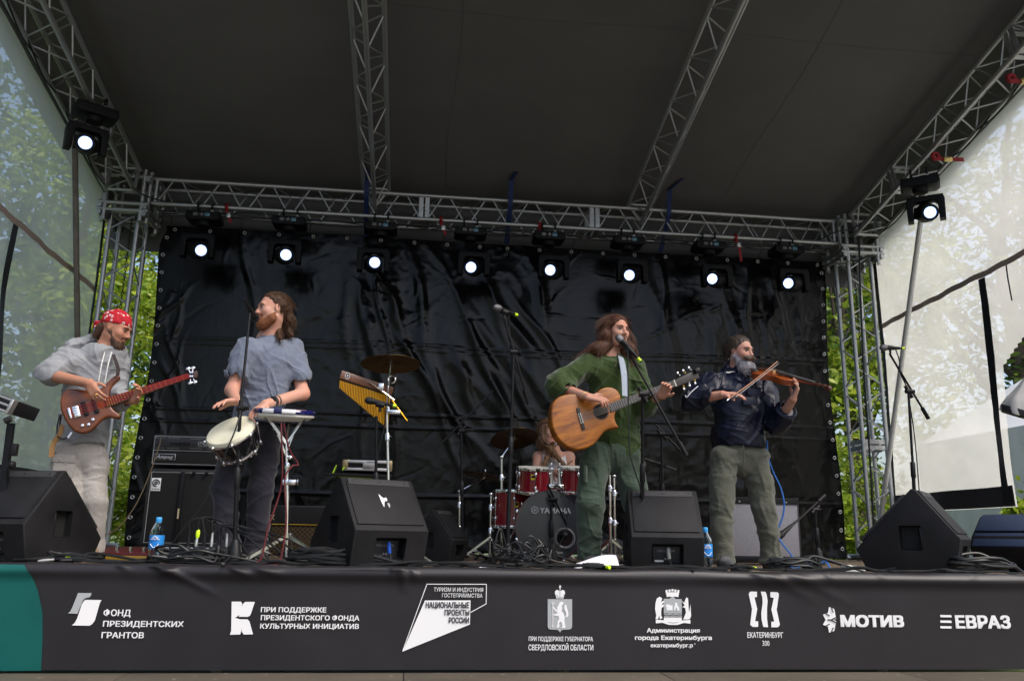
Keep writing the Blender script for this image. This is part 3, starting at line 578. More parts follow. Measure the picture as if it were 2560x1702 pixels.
# torn sticker on the middle monitor
c2 = np.array(m2.location); Rb = rotz(math.radians(30)); s2 = 1.06
nn = nrm(Rb@V(0, -.3, .23)); sd = nrm(Rb@V(0, .23, .30)); pm = c2+Rb@V(0, -.185*s2, .355*s2)+nn*.0085
def stk(pts): return [pm+Rb@V(1, 0, 0)*(a-.03)+sd*b+nn*.002 for a, b in pts]
raw('torn_sticker', stk([(0, .075), (.012, .055), (.03, .04), (.045, .05), (.05, .03), (.04, .018), (.03, .022), (.022, .005), (.012, -.03), (.006, 0), (.002, .03)]), [tuple(range(11))], WHITEP, m2, False)
raw('torn_sticker', stk([(.04, .0), (.055, .008), (.058, -.012), (.05, -.035), (.045, -.02)]), [tuple(range(5))], mat('sticker_grey', (.35, .35, .36), .6), m2, False)
# monitor seen from its grille side at the far right edge
BLUELIT = mat('bluelit_grille', (.04, .06, .12), .45, .4, bump=.6, bscale=180)  # blue light falling on the grilles is put into their colour
t = thing('stage_monitor', 'grille side of a dark monitor cut by the right picture edge', 'stage monitor', fl(2530, -3.3), 'wedge monitors'); c = np.array(t.location)+V(.16, 0, 0); Rb = rotz(math.radians(-62))
Rp = np.stack([Rb@V(0, -1, 0), Rb@V(1, 0, 0), V(0, 0, 1)], 1); out = [(-.25, 0), (.22, 0), (.30, .17), (.26, .25), (.10, .40), (.04, .42), (-.2, .42), (-.3, .2)]
MB().plate(out, -.29, .29, Rp, c, .01).build('cabinet', CARP, t)
for a, b in (((.295, .18), (.225, .275)), ((.22, .29), (.09, .408))):
    a = V(0, -a[0], a[1]); b = V(0, -b[0], b[1]); u = nrm(b-a); n = np.cross(V(1, 0, 0), u); n = n if n[2] > 0 else -n
    MB().box(c+Rb@((a+b)/2+n*.004), (.54, np.linalg.norm(b-a), .014), Rb@np.stack([V(1, 0, 0), u, np.cross(V(1, 0, 0), u)], 1), .004).build('grille', BLUELIT, t)
MB().box(c+Rb@V(.12, -.235, .285), (.05, .012, .03), Rb).build('badge', mat('pale_badge', (.5, .55, .3), .5), t)
# ------------------------------------------------------------------ microphones and stands
MESHB = mat('mic_mesh', (.18, .18, .19), .4, .9, bump=.4, bscale=600); MESHD = mat('mic_mesh_dark', (.02, .02, .022), .5, .4, bump=.4, bscale=600)
def mic(label, head, tail, dark=False, tape=True):
    head = np.asarray(head); tail = np.asarray(tail); d = nrm(tail-head); t = thing('microphone', label, 'microphone', head, 'vocal microphones')
    MB().lathe([(.002, -.027), (.015, -.022), (.0245, -.008), (.026, .006), (.024, .018), (.0235, .024)], head, d, 16).build('grille_ball', MESHD if dark else MESHB, t)
    MB().lathe([(.0255, .018), (.0265, .022), (.0255, .027)], head, d, 16).build('ball_ring', MESHB if not dark else BLKM, t)
    MB().lathe([(.0225, .027), (.019, .06), (.0145, .13), (.0115, .165), (.009, .172)], head, d, 14).build('handle', BLK, t)
    MB().lathe([(.0085, .172), (.0095, .18), (.0095, .21), (.006, .22)], head, d, 10).build('plug', BLKM, t)
    if tape: MB().lathe([(.0105, .184), (.0108, .19), (.0105, .212)], head, d, 10).build('tape', NEON, t)
    return t
def stand(label, base, joint, boom=None, tri=.26, up=.012, rot=0., clip=None, weight=True, r=.0105, grp='black microphone stands'):
    base = np.asarray(base, float); joint = np.asarray(joint, float); t = thing('microphone_stand', label, 'mic stand', base, grp); d = joint-base; mid = base+d*.55
    MB().cyl(base+V(0, 0, .09), mid, r*1.35, seg=10).build('lower_tube', BLKM, t); MB().cyl(mid, joint, r, seg=10).build('upper_tube', BLKM, t)
    MB().lathe([(.014, -.07), (.019, -.06), (.019, .05), (.012, .06)], mid, d, 12).build('height_clutch', BLK, t)
    MB().lathe([(.052, .02), (.05, .04), (.026, .13), (.017, .15)], base, V(0, 0, 1), 16).build('hub', BLK, t)
    for k in range(3):
        a = rot+2*PI*k/3; e = base+V(tri*math.cos(a), tri*math.sin(a), .014)
        MB().cyl(base+V(0, 0, .07), e, .0085, seg=8).build('leg', BLKM, t); MB().ell(e, (.016, .016, .013), seg=8, rings=6).build('rubber_foot', RUB, t)
    if boom is not None:
        a, b = [np.asarray(q, float) for q in boom]; bt = MB().cyl(a, b, .0085, seg=8).build('boom', BLKM, t); dd = nrm(b-a)
        MB().cyl(joint-V(.022, 0, 0), joint+V(.026, 0, 0), .02, seg=14).build('swivel', BLK, t); MB().cyl(joint+V(.026, 0, 0), joint+V(.05, -.004, 0), .012, .016, 8).build('knob', BLK, t)
        MB().cyl(joint-dd*.05, joint+dd*.06, .014, seg=10).build('boom_sleeve', BLK, t)
        if weight: MB().cyl(b-dd*.10, b, .016, seg=10).build('counterweight', BLK, t)
    if clip is not None: h, e = [np.asarray(q) for q in clip]; MB().lathe([(.016, .0), (.0195, .01), (.0185, .055), (.016, .06)], h, e-h, 12).build('clip', BLK, t); MB().cyl(h+nrm(e-h)*.03+V(0, 0, -.012), h+nrm(e-h)*.03+V(0, 0, -.05), .009, seg=8).build('clip_post', BLK, t)
    return t
MX = {}
# percussionist's vocal stand
j = at(601, 1020, -3.86); s1 = stand('straight black mic stand in front of the percussionist', fl(583, -3.84), j, (at(626, 772, -3.80), at(600, 1030, -3.865)), rot=.5, weight=False)
mh = at(638, 796, -3.72); MX['perc'] = mh; mic('black microphone at the mouth of the percussionist', mh, at(623, 770, -3.83), True, False)
# free stand in the middle
j = at(1284, 880, -3.5); stand('black boom mic stand standing free in the middle', fl(1268, -3.5), j, (at(1257, 782, -3.55), at(1322, 1010, -3.45)), rot=.2, clip=(at(1250, 776, -3.56), at(1268, 782, -3.56)))
mic('silver microphone on the free boom stand in the middle', at(1241, 769, -3.60), at(1272, 780, -3.52))
# singer guitarist
j = at(1606, 985, -3.86); stand('black boom mic stand in front of the guitarist', fl(1606, -3.62), j, (at(1568, 873, -3.86), at(1716, 1138, -3.86)), rot=.9, clip=(at(1556, 852, -3.86), at(1568, 866, -3.86)))
mic('silver microphone at the mouth of the guitarist', at(1547, 845, -3.85), at(1567, 866, -3.86))
# right side free stand
j = at(2271, 978, -2.9); stand('black boom mic stand at the right in front of the white wall', fl(2296, -2.9), j, (at(2224, 884, -2.95), at(2321, 1046, -2.85)), rot=.3, clip=(at(2216, 868, -2.95), at(2234, 870, -2.95)))
mic('silver microphone in front of the right truss tower', at(2207, 869, -2.96), at(2238, 870, -2.94))
# chimes mic
j = at(941, 1040, -3.2); stand('short black mic stand below the wooden bar chimes', fl(938, -3.15), j, None, rot=.4, clip=(at(940, 1010, -3.2), at(952, 1012, -3.2)))
mic('black microphone pointing at the bar chimes', at(921, 1001, -3.22), at(956, 1008, -3.18), True)
# drum overhead
j = at(1153, 1077, -2.0); stand('black boom stand reaching over the drum kit from the left', fl(1156, -2.0), j, (at(1094, 1118, -2.0), at(1232, 977, -1.9)), rot=.1, weight=False)
t = thing('microphone', 'slim black overhead microphone above the drum kit', 'microphone', at(1232, 960, -1.9)); MB().cyl(at(1227, 950, -1.9), at(1252, 995, -1.88), .011, seg=10).build('body', BLKM, t); MB().cyl(at(1223, 944, -1.9), at(1227, 950, -1.9), .012, seg=10).build('capsule', MESHD, t)
# kick mic
j = at(1378, 1248, -2.62); stand('low black boom stand holding the bass drum microphone', fl(1379, -2.62), j, (at(1369, 1211, -2.62), at(1417, 1312, -2.5)), rot=.2, tri=.2, weight=False)
# behind the guitarist
j = at(1654, 1085, -2.5); stand('black mic stand behind the guitarist left of the violinist', fl(1658, -2.5), j, (at(1640, 1062, -2.5), at(1700, 1125, -2.5)), rot=.7, weight=False)
j = at(1650, 1160, -2.1); stand('thin black boom stand low behind the guitarist', fl(1652, -2.1), j, (at(1610, 1146, -2.1), at(1692, 1175, -2.1)), rot=.2, weight=False)
# amp mic at the right
j = at(2037, 1274, -2.75); stand('short black boom stand miking the grey guitar amplifier', fl(2047, -2.75), j, (at(1975, 1318, -2.9), at(2061, 1238, -2.7)), rot=.1, tri=.24)
mic('black microphone in front of the grey guitar amplifier', at(1951, 1338, -2.95), at(1982, 1310, -2.88), True, False)
# ------------------------------------------------------------------ bass amplifier
TOLEX = mat('black_tolex', (.018, .018, .02), .55, bump=.3, bscale=300); CLOTHB = mat('black_grille_cloth', (.009, .009, .010), .85, bump=.5, bscale=400); SILV = mat('silver_trim', (.55, .55, .56), .35, .8)
def cab(name, label, cat, x0, x1, zb, zt, Y, dep, frontm, rim=.02, body=TOLEX, trim=SILV, th=0., group=None):
    cx = (x0+x1)/2; c = V(cx, Y, zb); t = thing(name, label, cat, c, group); wd = x1-x0; h = zt-zb; Rb = rotz(th)
    o = MB().box(c+Rb@V(0, dep/2, h/2), (wd, dep, h), Rb, .012).build('cabinet', body, t)
    MB().box(c+Rb@V(0, -.001, h/2), (wd-rim*2, .012, h-rim*2), Rb, .003).build('grille_cloth', frontm, t)
    if trim is not None:
        for a, b in ((-1, -1), (-1, 1), (1, 1), (1, -1)):
            i = {(-1, -1): (1, -1), (-1, 1): (-1, -1), (1, 1): (-1, 1), (1, -1): (1, 1)}[(a, b)]
            hw, hh = wd/2-rim, h/2-rim; rod('trim', c+Rb@V(a*hw, -.007, h/2+b*hh), c+Rb@V(i[0]*hw, -.007, h/2+i[1]*hh), .003, trim, t, 6)
    for a in (-1, 1):
        for b in (-1, 1): MB().box(c+Rb@V(a*(wd/2-.014), .014, h/2+b*(h/2-.014)), (.034, .034, .034), Rb, .008).build('corner_cap', BLKM, t)
    return t, c, Rb, wd, h
YA = -1.95
xa, xb = at(350, 1340, YA)[0], at(560, 1250, YA)[0]; zc = at(400, 1167, YA)[2]; zt = at(400, 1086, YA)[2]; x1 = at(382, 1165, YA)[0]
t, c, Rb, wd, h = cab('bass_cabinet', 'tall black bass speaker cabinet behind the percussionist', 'speaker cabinet', x1-.03, x1+.63, FZ+.075, zc-.012, YA, .40, CLOTHB, .03)
q = c+V(-.255, -.012, h-.13); MB().box(q, (.075, .005, .105), None, .002).build('logo_badge', WHITEP, t)
mb = MB(); mb.tube([q+V(.026*math.cos(a), -.004, .012+.026*math.sin(a)) for a in np.linspace(-.4, 1.6*PI, 20)], .005, 5); mb.tube([q+V(.010*math.cos(a), -.004, .012+.010*math.sin(a)) for a in np.linspace(0, 2*PI, 12)], .005, 5); mb.build('logo_rings', BLKM, t)
lettering('Ampeg', BLKM, t, q+V(-.03, -.0035, -.042), (1, 0, 0), (0, 0, 1), width=.06, height=.014)
MB().box(c+V(-.05, -.02, h*.5), (.035, .02, h*.92), None, .004).build('centre_post', BLKM, t); MB().box(c+V(-.05, -.032, h*.42), (.012, .004, .08)).build('tag', mat('tan_label', (.5, .42, .25), .6), t)
for k in (-.0, .1): MB().cyl(c+V(.03+k, -.03, h-.04), c+V(.05+k, -.03, h-.03), .014, seg=10).build('handle_knob', BLKM, t)
t, c, Rb, wd, h = cab('bass_amplifier', 'black bass amplifier head with knobs on top of the tall cabinet', 'amplifier', x1-.02, x1+.58, zc+.012, zt, YA, .33, CLOTHB, .014)
MB().box(c+V(0, -.012, h*.72), (wd-.04, .014, h*.40), None, .003).build('control_panel', mat('panel_black', (.03, .03, .033), .35, .4), t)
for x in (-.24, -.12, .06, .2): 
    for dz in (-.04, .04): rod('panel_line', c+V(x-.035 if x < -.2 else x-.06, -.021, h*.72+dz), c+V(x+.04, -.021, h*.72+dz), .0015, SILV, t, 5)
for k in range(5): MB().cyl(c+V(-.145+.033*k, -.019, h*.72), c+V(-.145+.033*k, -.036, h*.72), .011, .009, 12).build('knob', BLKM, t)
for k in range(9): MB().box(c+V(.07+.013*k, -.022, h*.72+.012*math.sin(k)), (.005, .012, .012)).build('fader', SILV, t); rod('fader_slot', c+V(.07+.013*k, -.0195, h*.72-.025), c+V(.07+.013*k, -.0195, h*.72+.025), .0012, GREYP, t, 4)
rod('trim_line', c+V(-wd/2+.02, -.012, h*.49), c+V(wd/2-.02, -.012, h*.49), .003, SILV, t, 6)
q = c+V(-.19, -.012, h*.28); MB().box(q, (.17, .005, .05), None, .002).build('badge_frame', SILV, t); MB().box(q-V(0, .002, 0), (.164, .005, .044), None, .002).build('badge', BLKM, t); lettering('Ampeg', SILV, t, q+V(-.07, -.0055, -.013), (1, 0, 0), (0, 0, 1), width=.14, height=.03, bold=.03, shear=.35)
# flight case lid under the cabinet
c = V(x1+.26, YA-.10, FZ); t = thing('case_lid', 'flat flight case lid with pale aluminium edges under the bass cabinet', 'flight case', c)
MB().box(c+V(0, .25, .036), (.74, .56, .07), None, .006).build('board', BLK, t)
for z in (.012, .062): MB().box(c+V(0, -.034, z), (.74, .012, .022), None, .003).build('edge_profile', mat('pale_aluminium', (.75, .75, .76), .35, .6), t)
for a in (-1, 1): MB().box(c+V(a*.35, -.03, .036), (.06, .03, .074), None, .012).build('corner', STEEL, t)
# amplifiers behind the percussionist and the drums
GOLD = mat('gold_trim', (.6, .38, .05), .35, .7)
def diamond():
    m = mat('diamond_cloth', (.07, .04, .02), .8); t = m.node_tree; b = t.nodes['Principled BSDF']; tc = t.nodes.new('ShaderNodeTexCoord'); out = None; mp = t.nodes.new('ShaderNodeMapping'); mp.inputs['Rotation'].default_value = (0, PI/4, 0); t.links.new(tc.outputs['Object'], mp.inputs[0])
    ck = t.nodes.new('ShaderNodeTexBrick'); ck.offset = 0; ck.inputs['Scale'].default_value = 1; ck.inputs['Brick Width'].default_value = .03; ck.inputs['Row Height'].default_value = .03; ck.inputs['Mortar Size'].default_value = .002
    sp = t.nodes.new('ShaderNodeSeparateXYZ'); cb = t.nodes.new('ShaderNodeCombineXYZ'); t.links.new(mp.outputs[0], sp.inputs[0]); t.links.new(sp.outputs[0], cb.inputs[0]); t.links.new(sp.outputs[2], cb.inputs[1]); t.links.new(cb.outputs[0], ck.inputs['Vector'])
    ck.inputs['Color1'].default_value = (.025, .015, .008, 1); ck.inputs['Color2'].default_value = (.022, .013, .007, 1); ck.inputs['Mortar'].default_value = (.12, .075, .018, 1); t.links.new(ck.outputs[0], b.inputs['Base Color']); return m
Y = -1.35; a = at(668, 1385, Y)[0]; b = at(830, 1300, Y)[0]
t, c, Rb, wd, h = cab('guitar_amplifier', 'low amplifier with gold piping and brown diamond cloth behind the percussionist', 'amplifier', a, b, FZ, at(700, 1262, Y)[2], Y, .26, diamond(), .02, trim=None)
MB().box(c+V(0, -.012, h*.80), (wd-.03, .016, h*.34), None, .003).build('upper_panel', CLOTHB, t); rod('gold_piping', c+V(-wd/2+.02, -.021, h*.62), c+V(wd/2-.02, -.021, h*.62), .005, GOLD, t, 6)
lettering('VOX', mat('cream_letters', (.4, .33, .17), .5), t, V(at(651, 1290, Y)[0], c[1]-.022, c[2]+h*.70), (1, 0, 0), (0, 0, 1), width=.13, height=.05, bold=.02)
GREYC = mat('grey_grille_cloth', (.27, .265, .29), .8, bump=.5, bscale=220, var=.08, vscale=90)
Y = -2.3; a = at(1822, 1300, Y)[0]; b = at(2000, 1300, Y)[0]
t, c, Rb, wd, h = cab('guitar_amplifier', 'guitar amplifier with pale grey grille cloth behind the violinist', 'amplifier', a, b, FZ+.02, at(1990, 1245, Y)[2], Y, .27, GREYC, .022, trim=None)
MB().box(c+V(0, -.008, h*.945), (wd-.03, .018, h*.09), None, .003).build('control_strip', CLOTHB, t)
for k in (-.22, .19): MB().cyl(c+V(k, -.02, h*.93), c+V(k, -.024, h*.93), .006, seg=8).build('screw', SILV, t)
MB().box(c+V(0, -.004, .03), (wd-.01, .02, .05), None, .003).build('bottom_rail', BLKM, t)
for k in (-1, 1): MB().cyl(c+V(k*(wd/2-.05), .05, -.02), c+V(k*(wd/2-.05), .05, .0), .02, seg=10).build('foot', RUB, t)
# ------------------------------------------------------------------ drum kit
CHERRY = mat('cherry_lacquer', (.17, .004, .012), .12, spec=.6, coat=.8, var=.2, vscale=3); HEADW = mat('coated_drum_head', (.62, .6, .52), .6, var=.05); HEADB = mat('clear_black_head', (.03, .034, .042), .14, spec=.6, var=.25, vscale=3)
BRONZE = mat('cymbal_bronze', (.17, .10, .035), .36, .9, var=.25, vscale=9); BRONZED = mat('dark_cymbal', (.09, .05, .022), .35, .9, var=.3, vscale=9)
def hoop(t, c, ax, r, m=CHROME, w=.012, name='hoop'): MB().lathe([(r-.004, -w), (r+.006, -w), (r+.008, 0), (r+.006, w), (r-.004, w)], c, ax, 40, closed=True).build(name, m, t)
def drum(label, name, c, ax, r, d, shell=CHERRY, topm=HEADW, lugs=6, lug_m=CHROME, cat='drum', badge=True, hoopm=CHROME, group='drum kit'):
    ax = nrm(ax); c = np.asarray(c, float); t = thing(name, label, cat, c-ax*0+V(0, 0, 0), group)
    MB().lathe([(r-.012, -d/2), (r, -d/2), (r, d/2), (r-.012, d/2)], c, ax, 44, closed=True).build('shell', shell, t)
    MB().lathe([(.001, .002), (r-.004, .002), (r-.002, -.004), (.001, -.004)], c+ax*d/2, ax, 44).build('top_head', topm, t); MB().lathe([(.001, .004), (r-.004, .004), (r-.004, -.002), (.001, -.002)], c-ax*d/2, ax, 44).build('bottom_head', mat('bottom_head', (.25, .25, .24), .4), t)
    hoop(t, c+ax*(d/2-.004), ax, r+.004, hoopm); hoop(t, c-ax*(d/2-.004), ax, r+.004, hoopm); F = frame(ax, (0, 0, 1) if abs(ax[2]) < .9 else (0, 1, 0))
    for k in range(lugs):
        a = 2*PI*(k+.5)/lugs; rd = F[:, 0]*math.cos(a)+F[:, 2]*math.sin(a)
        rod('tension_rod', c+rd*(r+.012)+ax*(d/2+.008), c+rd*(r+.012)-ax*(d/2+.008), .0035, lug_m, t, 6)
        for q in (-1, 1): MB().ell(c+rd*(r+.010)+ax*q*d*.27, (.012, .012, .022), np.stack([F[:, 0], F[:, 2], ax], 1), 8, 6).build('lug', lug_m, t)
    return t
# bass drum
bc = at(1383, 1308, -2.42); R0 = .27; bc = V(bc[0], -2.42, FZ+R0+.012); ax = nrm((-.12, -1, .02))
t = drum('cherry red bass drum with a dark front head', 'bass_drum', bc+V(0, .2, 0)*1, ax, R0, .42, topm=HEADB, lugs=8, hoopm=mat('black_hoop', (.012, .012, .014), .25, coat=.5))
fc = bc+V(0, .2, 0)+ax*.214; F = np.stack([nrm(np.cross(V(0, 0, 1), -ax))*-1, -ax, V(0, 0, 1)], 1); F[:, 0] = nrm(np.cross(V(0, 0, 1), ax)); F[:, 0] = F[:, 0] if F[0, 0] > 0 else -F[:, 0]
def onh(x, z, o=.003): return fc+F[:, 0]*x+V(0, 0, z)+ax*o
WL = mat('pale_letters', (.40, .42, .44), .5)
lettering('YAMAHA', WL, t, onh(-.085, .098), F[:, 0], (0, 0, 1), width=.25, height=.048, bold=.035); MB().tube([onh(-.125+.026*math.cos(a), .122+.026*math.sin(a)) for a in np.linspace(0, 2*PI, 22, endpoint=False)], .003, 5, closed=True).build('emblem_ring', WL, t)
mb = MB(); [mb.tube([onh(-.125, .122), onh(-.125+.023*math.cos(a), .122+.023*math.sin(a))], .002, 5) for a in np.arange(6)*PI/3+PI/6]; mb.build('emblem_forks', WL, t)
lettering('KickPort', WL, t, onh(-.02, -.215), F[:, 0], (0, 0, 1), width=.12, height=.024, bold=.03)
px, pz = .115, -.095
MB().lathe([(.064, 0), (.078, .004), (.084, .012), (.074, .016), (.062, .008)], onh(px, pz, .0), ax, 28, closed=True).build('port_ring', mat('grey_port', (.12, .12, .13), .4), t); MB().lathe([(.001, .0035), (.063, .0035)], onh(px, pz, 0), ax, 28).build('port_hole', mat('port_dark', (.012, .003, .004), .7), t)
for k in range(8):
    a = 2*PI*(k+.5)/8; rd = F[:, 0]*math.cos(a)+V(0, 0, 1)*math.sin(a); MB().box(fc+rd*(R0+.018), (.03, .035, .02), np.stack([np.cross(rd, ax), ax, rd], 1), .005).build('claw', CHROME, t)
for s in (-1, 1): MB().cyl(bc+F[:, 0]*s*.27+V(0, .12, .03), V(bc[0]+s*.42, bc[1]-.02, FZ+.006), .008, seg=8).build('spur', CHROME, t)
mk = thing('microphone', 'dark bass drum microphone inside the port', 'microphone', onh(px, pz, .02)); MB().lathe([(.004, -.03), (.022, -.025), (.024, .03), (.012, .04)], onh(px-.012, pz+.02, .03), V(.3, -1, .5), 12).build('body', BLKM, mk); MB().lathe([(.02, 0), (.024, .01), (.02, .02)], onh(px-.012, pz+.02, .0), V(.3, -1, .5), 12).build('red_ring', RED, mk)
def badge(t, c, r, ax, side):
    d = nrm(side); MB().box(c+d*(r+.003), (.035, .004, .042), np.stack([nrm(np.cross(d, V(0, 0, 1)))*-1, d, V(0, 0, 1)], 1), .001).build('badge', mat('yellow_badge', (.7, .5, .02), .4), t); MB().box(c+d*(r+.005)+V(0, 0, .006), (.027, .004, .022), np.stack([nrm(np.cross(d, V(0, 0, 1)))*-1, d, V(0, 0, 1)], 1), .001).build('badge_emblem', BLKM, t)
ta = nrm((0, -.16, 1)); cA = at(1333, 1200, -2.25); tA = drum('cherry red rack tom on the left of the bass drum', 'rack_tom', cA, ta, .135, .20); badge(tA, cA+ta*.03, .135, ta, (-.15, -1, -.12))
cB = at(1437, 1199, -2.25); tB = drum('cherry red rack tom half hidden by the guitarist leg', 'rack_tom', cB, ta, .135, .20)
cC = V(at(1280, 1272, -2.0)[0], -2.0, at(1280, 1272, -2.0)[2]); tC = drum('cherry red floor tom left of the bass drum', 'floor_tom', cC, (0, -.03, 1), .16, .30); badge(tC, cC+V(0, 0, .03), .16, (0, 0, 1), (.12, -1, 0))
for k in range(3): a = k*2.1-1.2; MB().cyl(cC+V(.175*math.cos(a), .175*math.sin(a), .05), V(cC[0]+.185*math.cos(a), cC[1]+.185*math.sin(a), FZ), .007, seg=8).build('leg', CHROME, tC)
t = thing('tom_holder', 'chrome double tom holder on the bass drum', 'drum hardware', at(1380, 1215, -2.3))
for px in (1378, 1399):
    MB().cyl(at(px, 1218, -2.3), at(px, 1172, -2.3), .015, seg=14).build('post', CHROME, t); MB().lathe([(.018, -.012), (.022, 0), (.018, .012)], at(px, 1174, -2.3), (0, 0, 1), 14).build('collar', CHROME, t); MB().cyl(at(px, 1172, -2.3), at(px+(-14 if px < 1390 else 14), 1184, -2.3), .008, seg=8).build('arm', CHROME, t); MB().ell(at(px, 1160, -2.3), (.008, .008, .012), seg=8, rings=6).build('wing_nut', CHROME, t)
MB().box(at(1389, 1217, -2.3), (.13, .07, .04), None, .01).build('base_block', CHROME, t)
def cymbal(label, c, nrmv, r, m, name='cymbal', cup=.3):
    t = thing(name, label, 'cymbal', c, 'cymbals'); n = nrm(nrmv); h = r*.11; pf = [(.004, h+.022), (r*.1, h+.018), (r*.2, h), (r*.5, h*.72), (r*.8, h*.3), (r, 0), (r, -.0012), (r*.8, h*.3-.0015), (r*.5, h*.72-.0015), (r*.2, h-.0015), (r*.1, h+.0165), (.004, h+.02)]
    MB().lathe(pf, np.asarray(c)-n*h, n, 64, closed=True).build('bronze_disc', m, t); MB().cyl(np.asarray(c)+n*.005, np.asarray(c)+n*.04, .008, .006, 10).build('wing_nut', CHROME, t); MB().cyl(np.asarray(c)-n*.03, np.asarray(c)+n*.012, .014, seg=12).build('felt', mat('felt', (.12, .1, .09), .9), t); return t
def cstand(label, base, top, tilt=None, rot=.3, tri=.24, grp='chrome drum stands'):
    base = np.asarray(base, float); top = np.asarray(top, float); t = thing('cymbal_stand', label, 'drum stand', base, grp); pole = V(base[0]+(top[0]-base[0])*.0, base[1], top[2]) if tilt is None else np.asarray(tilt)
    m1 = base+(pole-base)*.45; m2 = base+(pole-base)*.8
    MB().cyl(base+V(0, 0, .05), m1, .0125, seg=10).build('tube', CHROME, t); MB().cyl(m1, m2, .0105, seg=10).build('tube', CHROME, t); MB().cyl(m2, pole, .008, seg=10).build('tube', CHROME, t)
    for q in (m1, m2): MB().lathe([(.013, -.03), (.018, -.025), (.018, .02), (.012, .028)], q, pole-base, 12).build('collar', CHROME, t); MB().cyl(q, q+V(.03, -.01, 0), .006, .009, 8).build('wing_screw', CHROME, t)
    MB().cyl(pole, top, .006, seg=8).build('tilter_rod', CHROME, t); MB().ell(pole, (.018, .014, .018), seg=10, rings=8).build('tilter', CHROME, t)
    for k in range(3):
        a = rot+2*PI*k/3; e = base+V(tri*math.cos(a), tri*math.sin(a), .012); kk = base+V(tri*.5*math.cos(a), tri*.5*math.sin(a), .10); u = V(-math.sin(a), math.cos(a), 0)
        for q in (-1, 1): MB().bar(base+V(0, 0, .19)+u*.008*q, e+u*.008*q, .004, .016).build('leg', CHROME, t)
        MB().bar(base+V(0, 0, .035), (base+V(0, 0, .19))*.4+e*.6, .014, .004).build('brace', CHROME, t); MB().ell(e, (.018, .018, .014), seg=8, rings=6).build('rubber_foot', RUB, t)
    return t
cy = at(1285, 1091, -1.95); cymbal('dark crash cymbal left of the drummer', cy, (-.1, .34, .93), .21, BRONZED); cstand('chrome cymbal stand left of the bass drum', fl(1253, -1.95), cy-V(0, 0, .03), at(1254, 1142, -1.95), rot=.5)
cy = at(1212, 1184, -1.75); cymbal('dark thin cymbal low at the left of the drum kit', cy, (.18, .05, 1), .215, BRONZED); cstand('chrome cymbal stand at the left of the drum kit', fl(1148, -1.75), cy-V(0, 0, .03), at(1149, 1228, -1.75), rot=.2)
cstand('chrome stand beside the floor tom', fl(1224, -2.1), at(1224, 1235, -2.1), None, .9)
cstand('chrome stand behind the guitarist legs', fl(1527, -2.2), at(1527, 1175, -2.2), None, .2); cstand('chrome stand with a double tube right of the bass drum', fl(1538, -2.0), at(1534, 1190, -2.0), None, 1.1)
# ------------------------------------------------------------------ percussion: cymbal, chimes, electronic drum, hand drum
Yc = -3.0
cy = at(977, 903, Yc); cymbal('bronze cymbal on the chrome stand above the bar chimes', cy, (-.03, .13, 1), .222, BRONZE); jt = at(982, 1040, Yc); cstand('tall chrome stand holding the cymbal and bar chimes', fl(975, Yc), cy-V(0, 0, .02), at(967, 1016, Yc), rot=.8)
t = thing('clamp', 'chrome multi clamp on the tall cymbal stand', 'clamp', at(984, 1032, Yc)); MB().box(at(984, 1030, Yc), (.1, .03, .03), rotz(0), .006).build('jaw', CHROME, t); MB().cyl(at(972, 1030, Yc), at(970, 1018, Yc), .012, seg=10).build('knob', CHROME, t); MB().tube([at(979+9*math.cos(a), 948+9*math.sin(a), Yc) for a in np.linspace(0, 2*PI, 16, endpoint=False)], .008, 6, closed=True).build('wing_ring', CHROME, t)
WOODC = mat('chime_wood', (.13, .045, .018), .4, var=.3, vscale=20, aniso=(1, 6, 6), coat=.3); YEL = mat('gold_anodised', (.75, .38, .02), .28, .75)
pa, pb = at(851, 936, Yc-.12), at(981, 978, Yc+.05); d = pb-pa; L = np.linalg.norm(d); t = thing('bar_chimes', 'row of golden bar chimes hanging from a tilted wooden bar', 'chimes', (pa+pb)/2)
Fb = frame(np.cross(d, V(0, 0, 1)), (0, 0, 1)); Fb = np.stack([nrm(d), nrm(np.cross(nrm(d), -nrm(np.cross(d, V(0, 0, 1))))), nrm(np.cross(d, V(0, 0, 1)))], 1)
up = nrm(np.cross(np.cross(d, V(0, 0, 1)), d)); fw = np.cross(nrm(d), up); fw = fw if fw[1] < 0 else -fw; Fb = np.stack([nrm(d), -fw, up], 1)
MB().box((pa+pb)/2, (L, .022, .062), Fb, .005).build('wooden_bar', WOODC, t)
q = pa+nrm(d)*.05+fw*.0125+up*.004; MB().tube([q+Fb@V(.017*math.cos(a), 0, .022*math.sin(a)) for a in np.linspace(0, 2*PI, 18, endpoint=False)], .002, 5, closed=True).build('badge_ring', WHITEP, t); MB().lathe([(.001, .001), (.0165, .001)], q, fw, 16).build('badge', BLKM, t); lettering('B', WHITEP, t, q+Fb@V(-.006, -.002, -.008), nrm(d), up, height=.018, bold=.02)
n = 32
for k in range(n):
    f = k/(n-1); q = pa+d*(.02+.94*f)-up*.031-V(0, 0, .012); ln = .058+.185*f; MB().cyl(q, q-V(0, 0, ln), .0045, seg=8).build('chime', YEL, t); rod('chime_cord', q, q+V(0, 0, .014), .001, CBL, t, 4)
MB().cyl(at(925, 955, Yc-.05), at(985, 1000, Yc), .007, seg=8).build('mount_rod', CHROME, t); MB().box(at(953, 966, Yc-.03), (.04, .03, .05), None, .008).build('mount_clamp', CHROME, t)
for a, b, nm in (((973, 990), (1018, 1052), 'gold striker rod leaning behind the chimes'), ((938, 982), (962, 1018), 'short gold rod hanging across the chimes')):
    tag(MB().cyl(at(*a, Yc+.06), at(*b, Yc+.06), .0055, seg=8).build('striker', YEL), nm, 'rod')
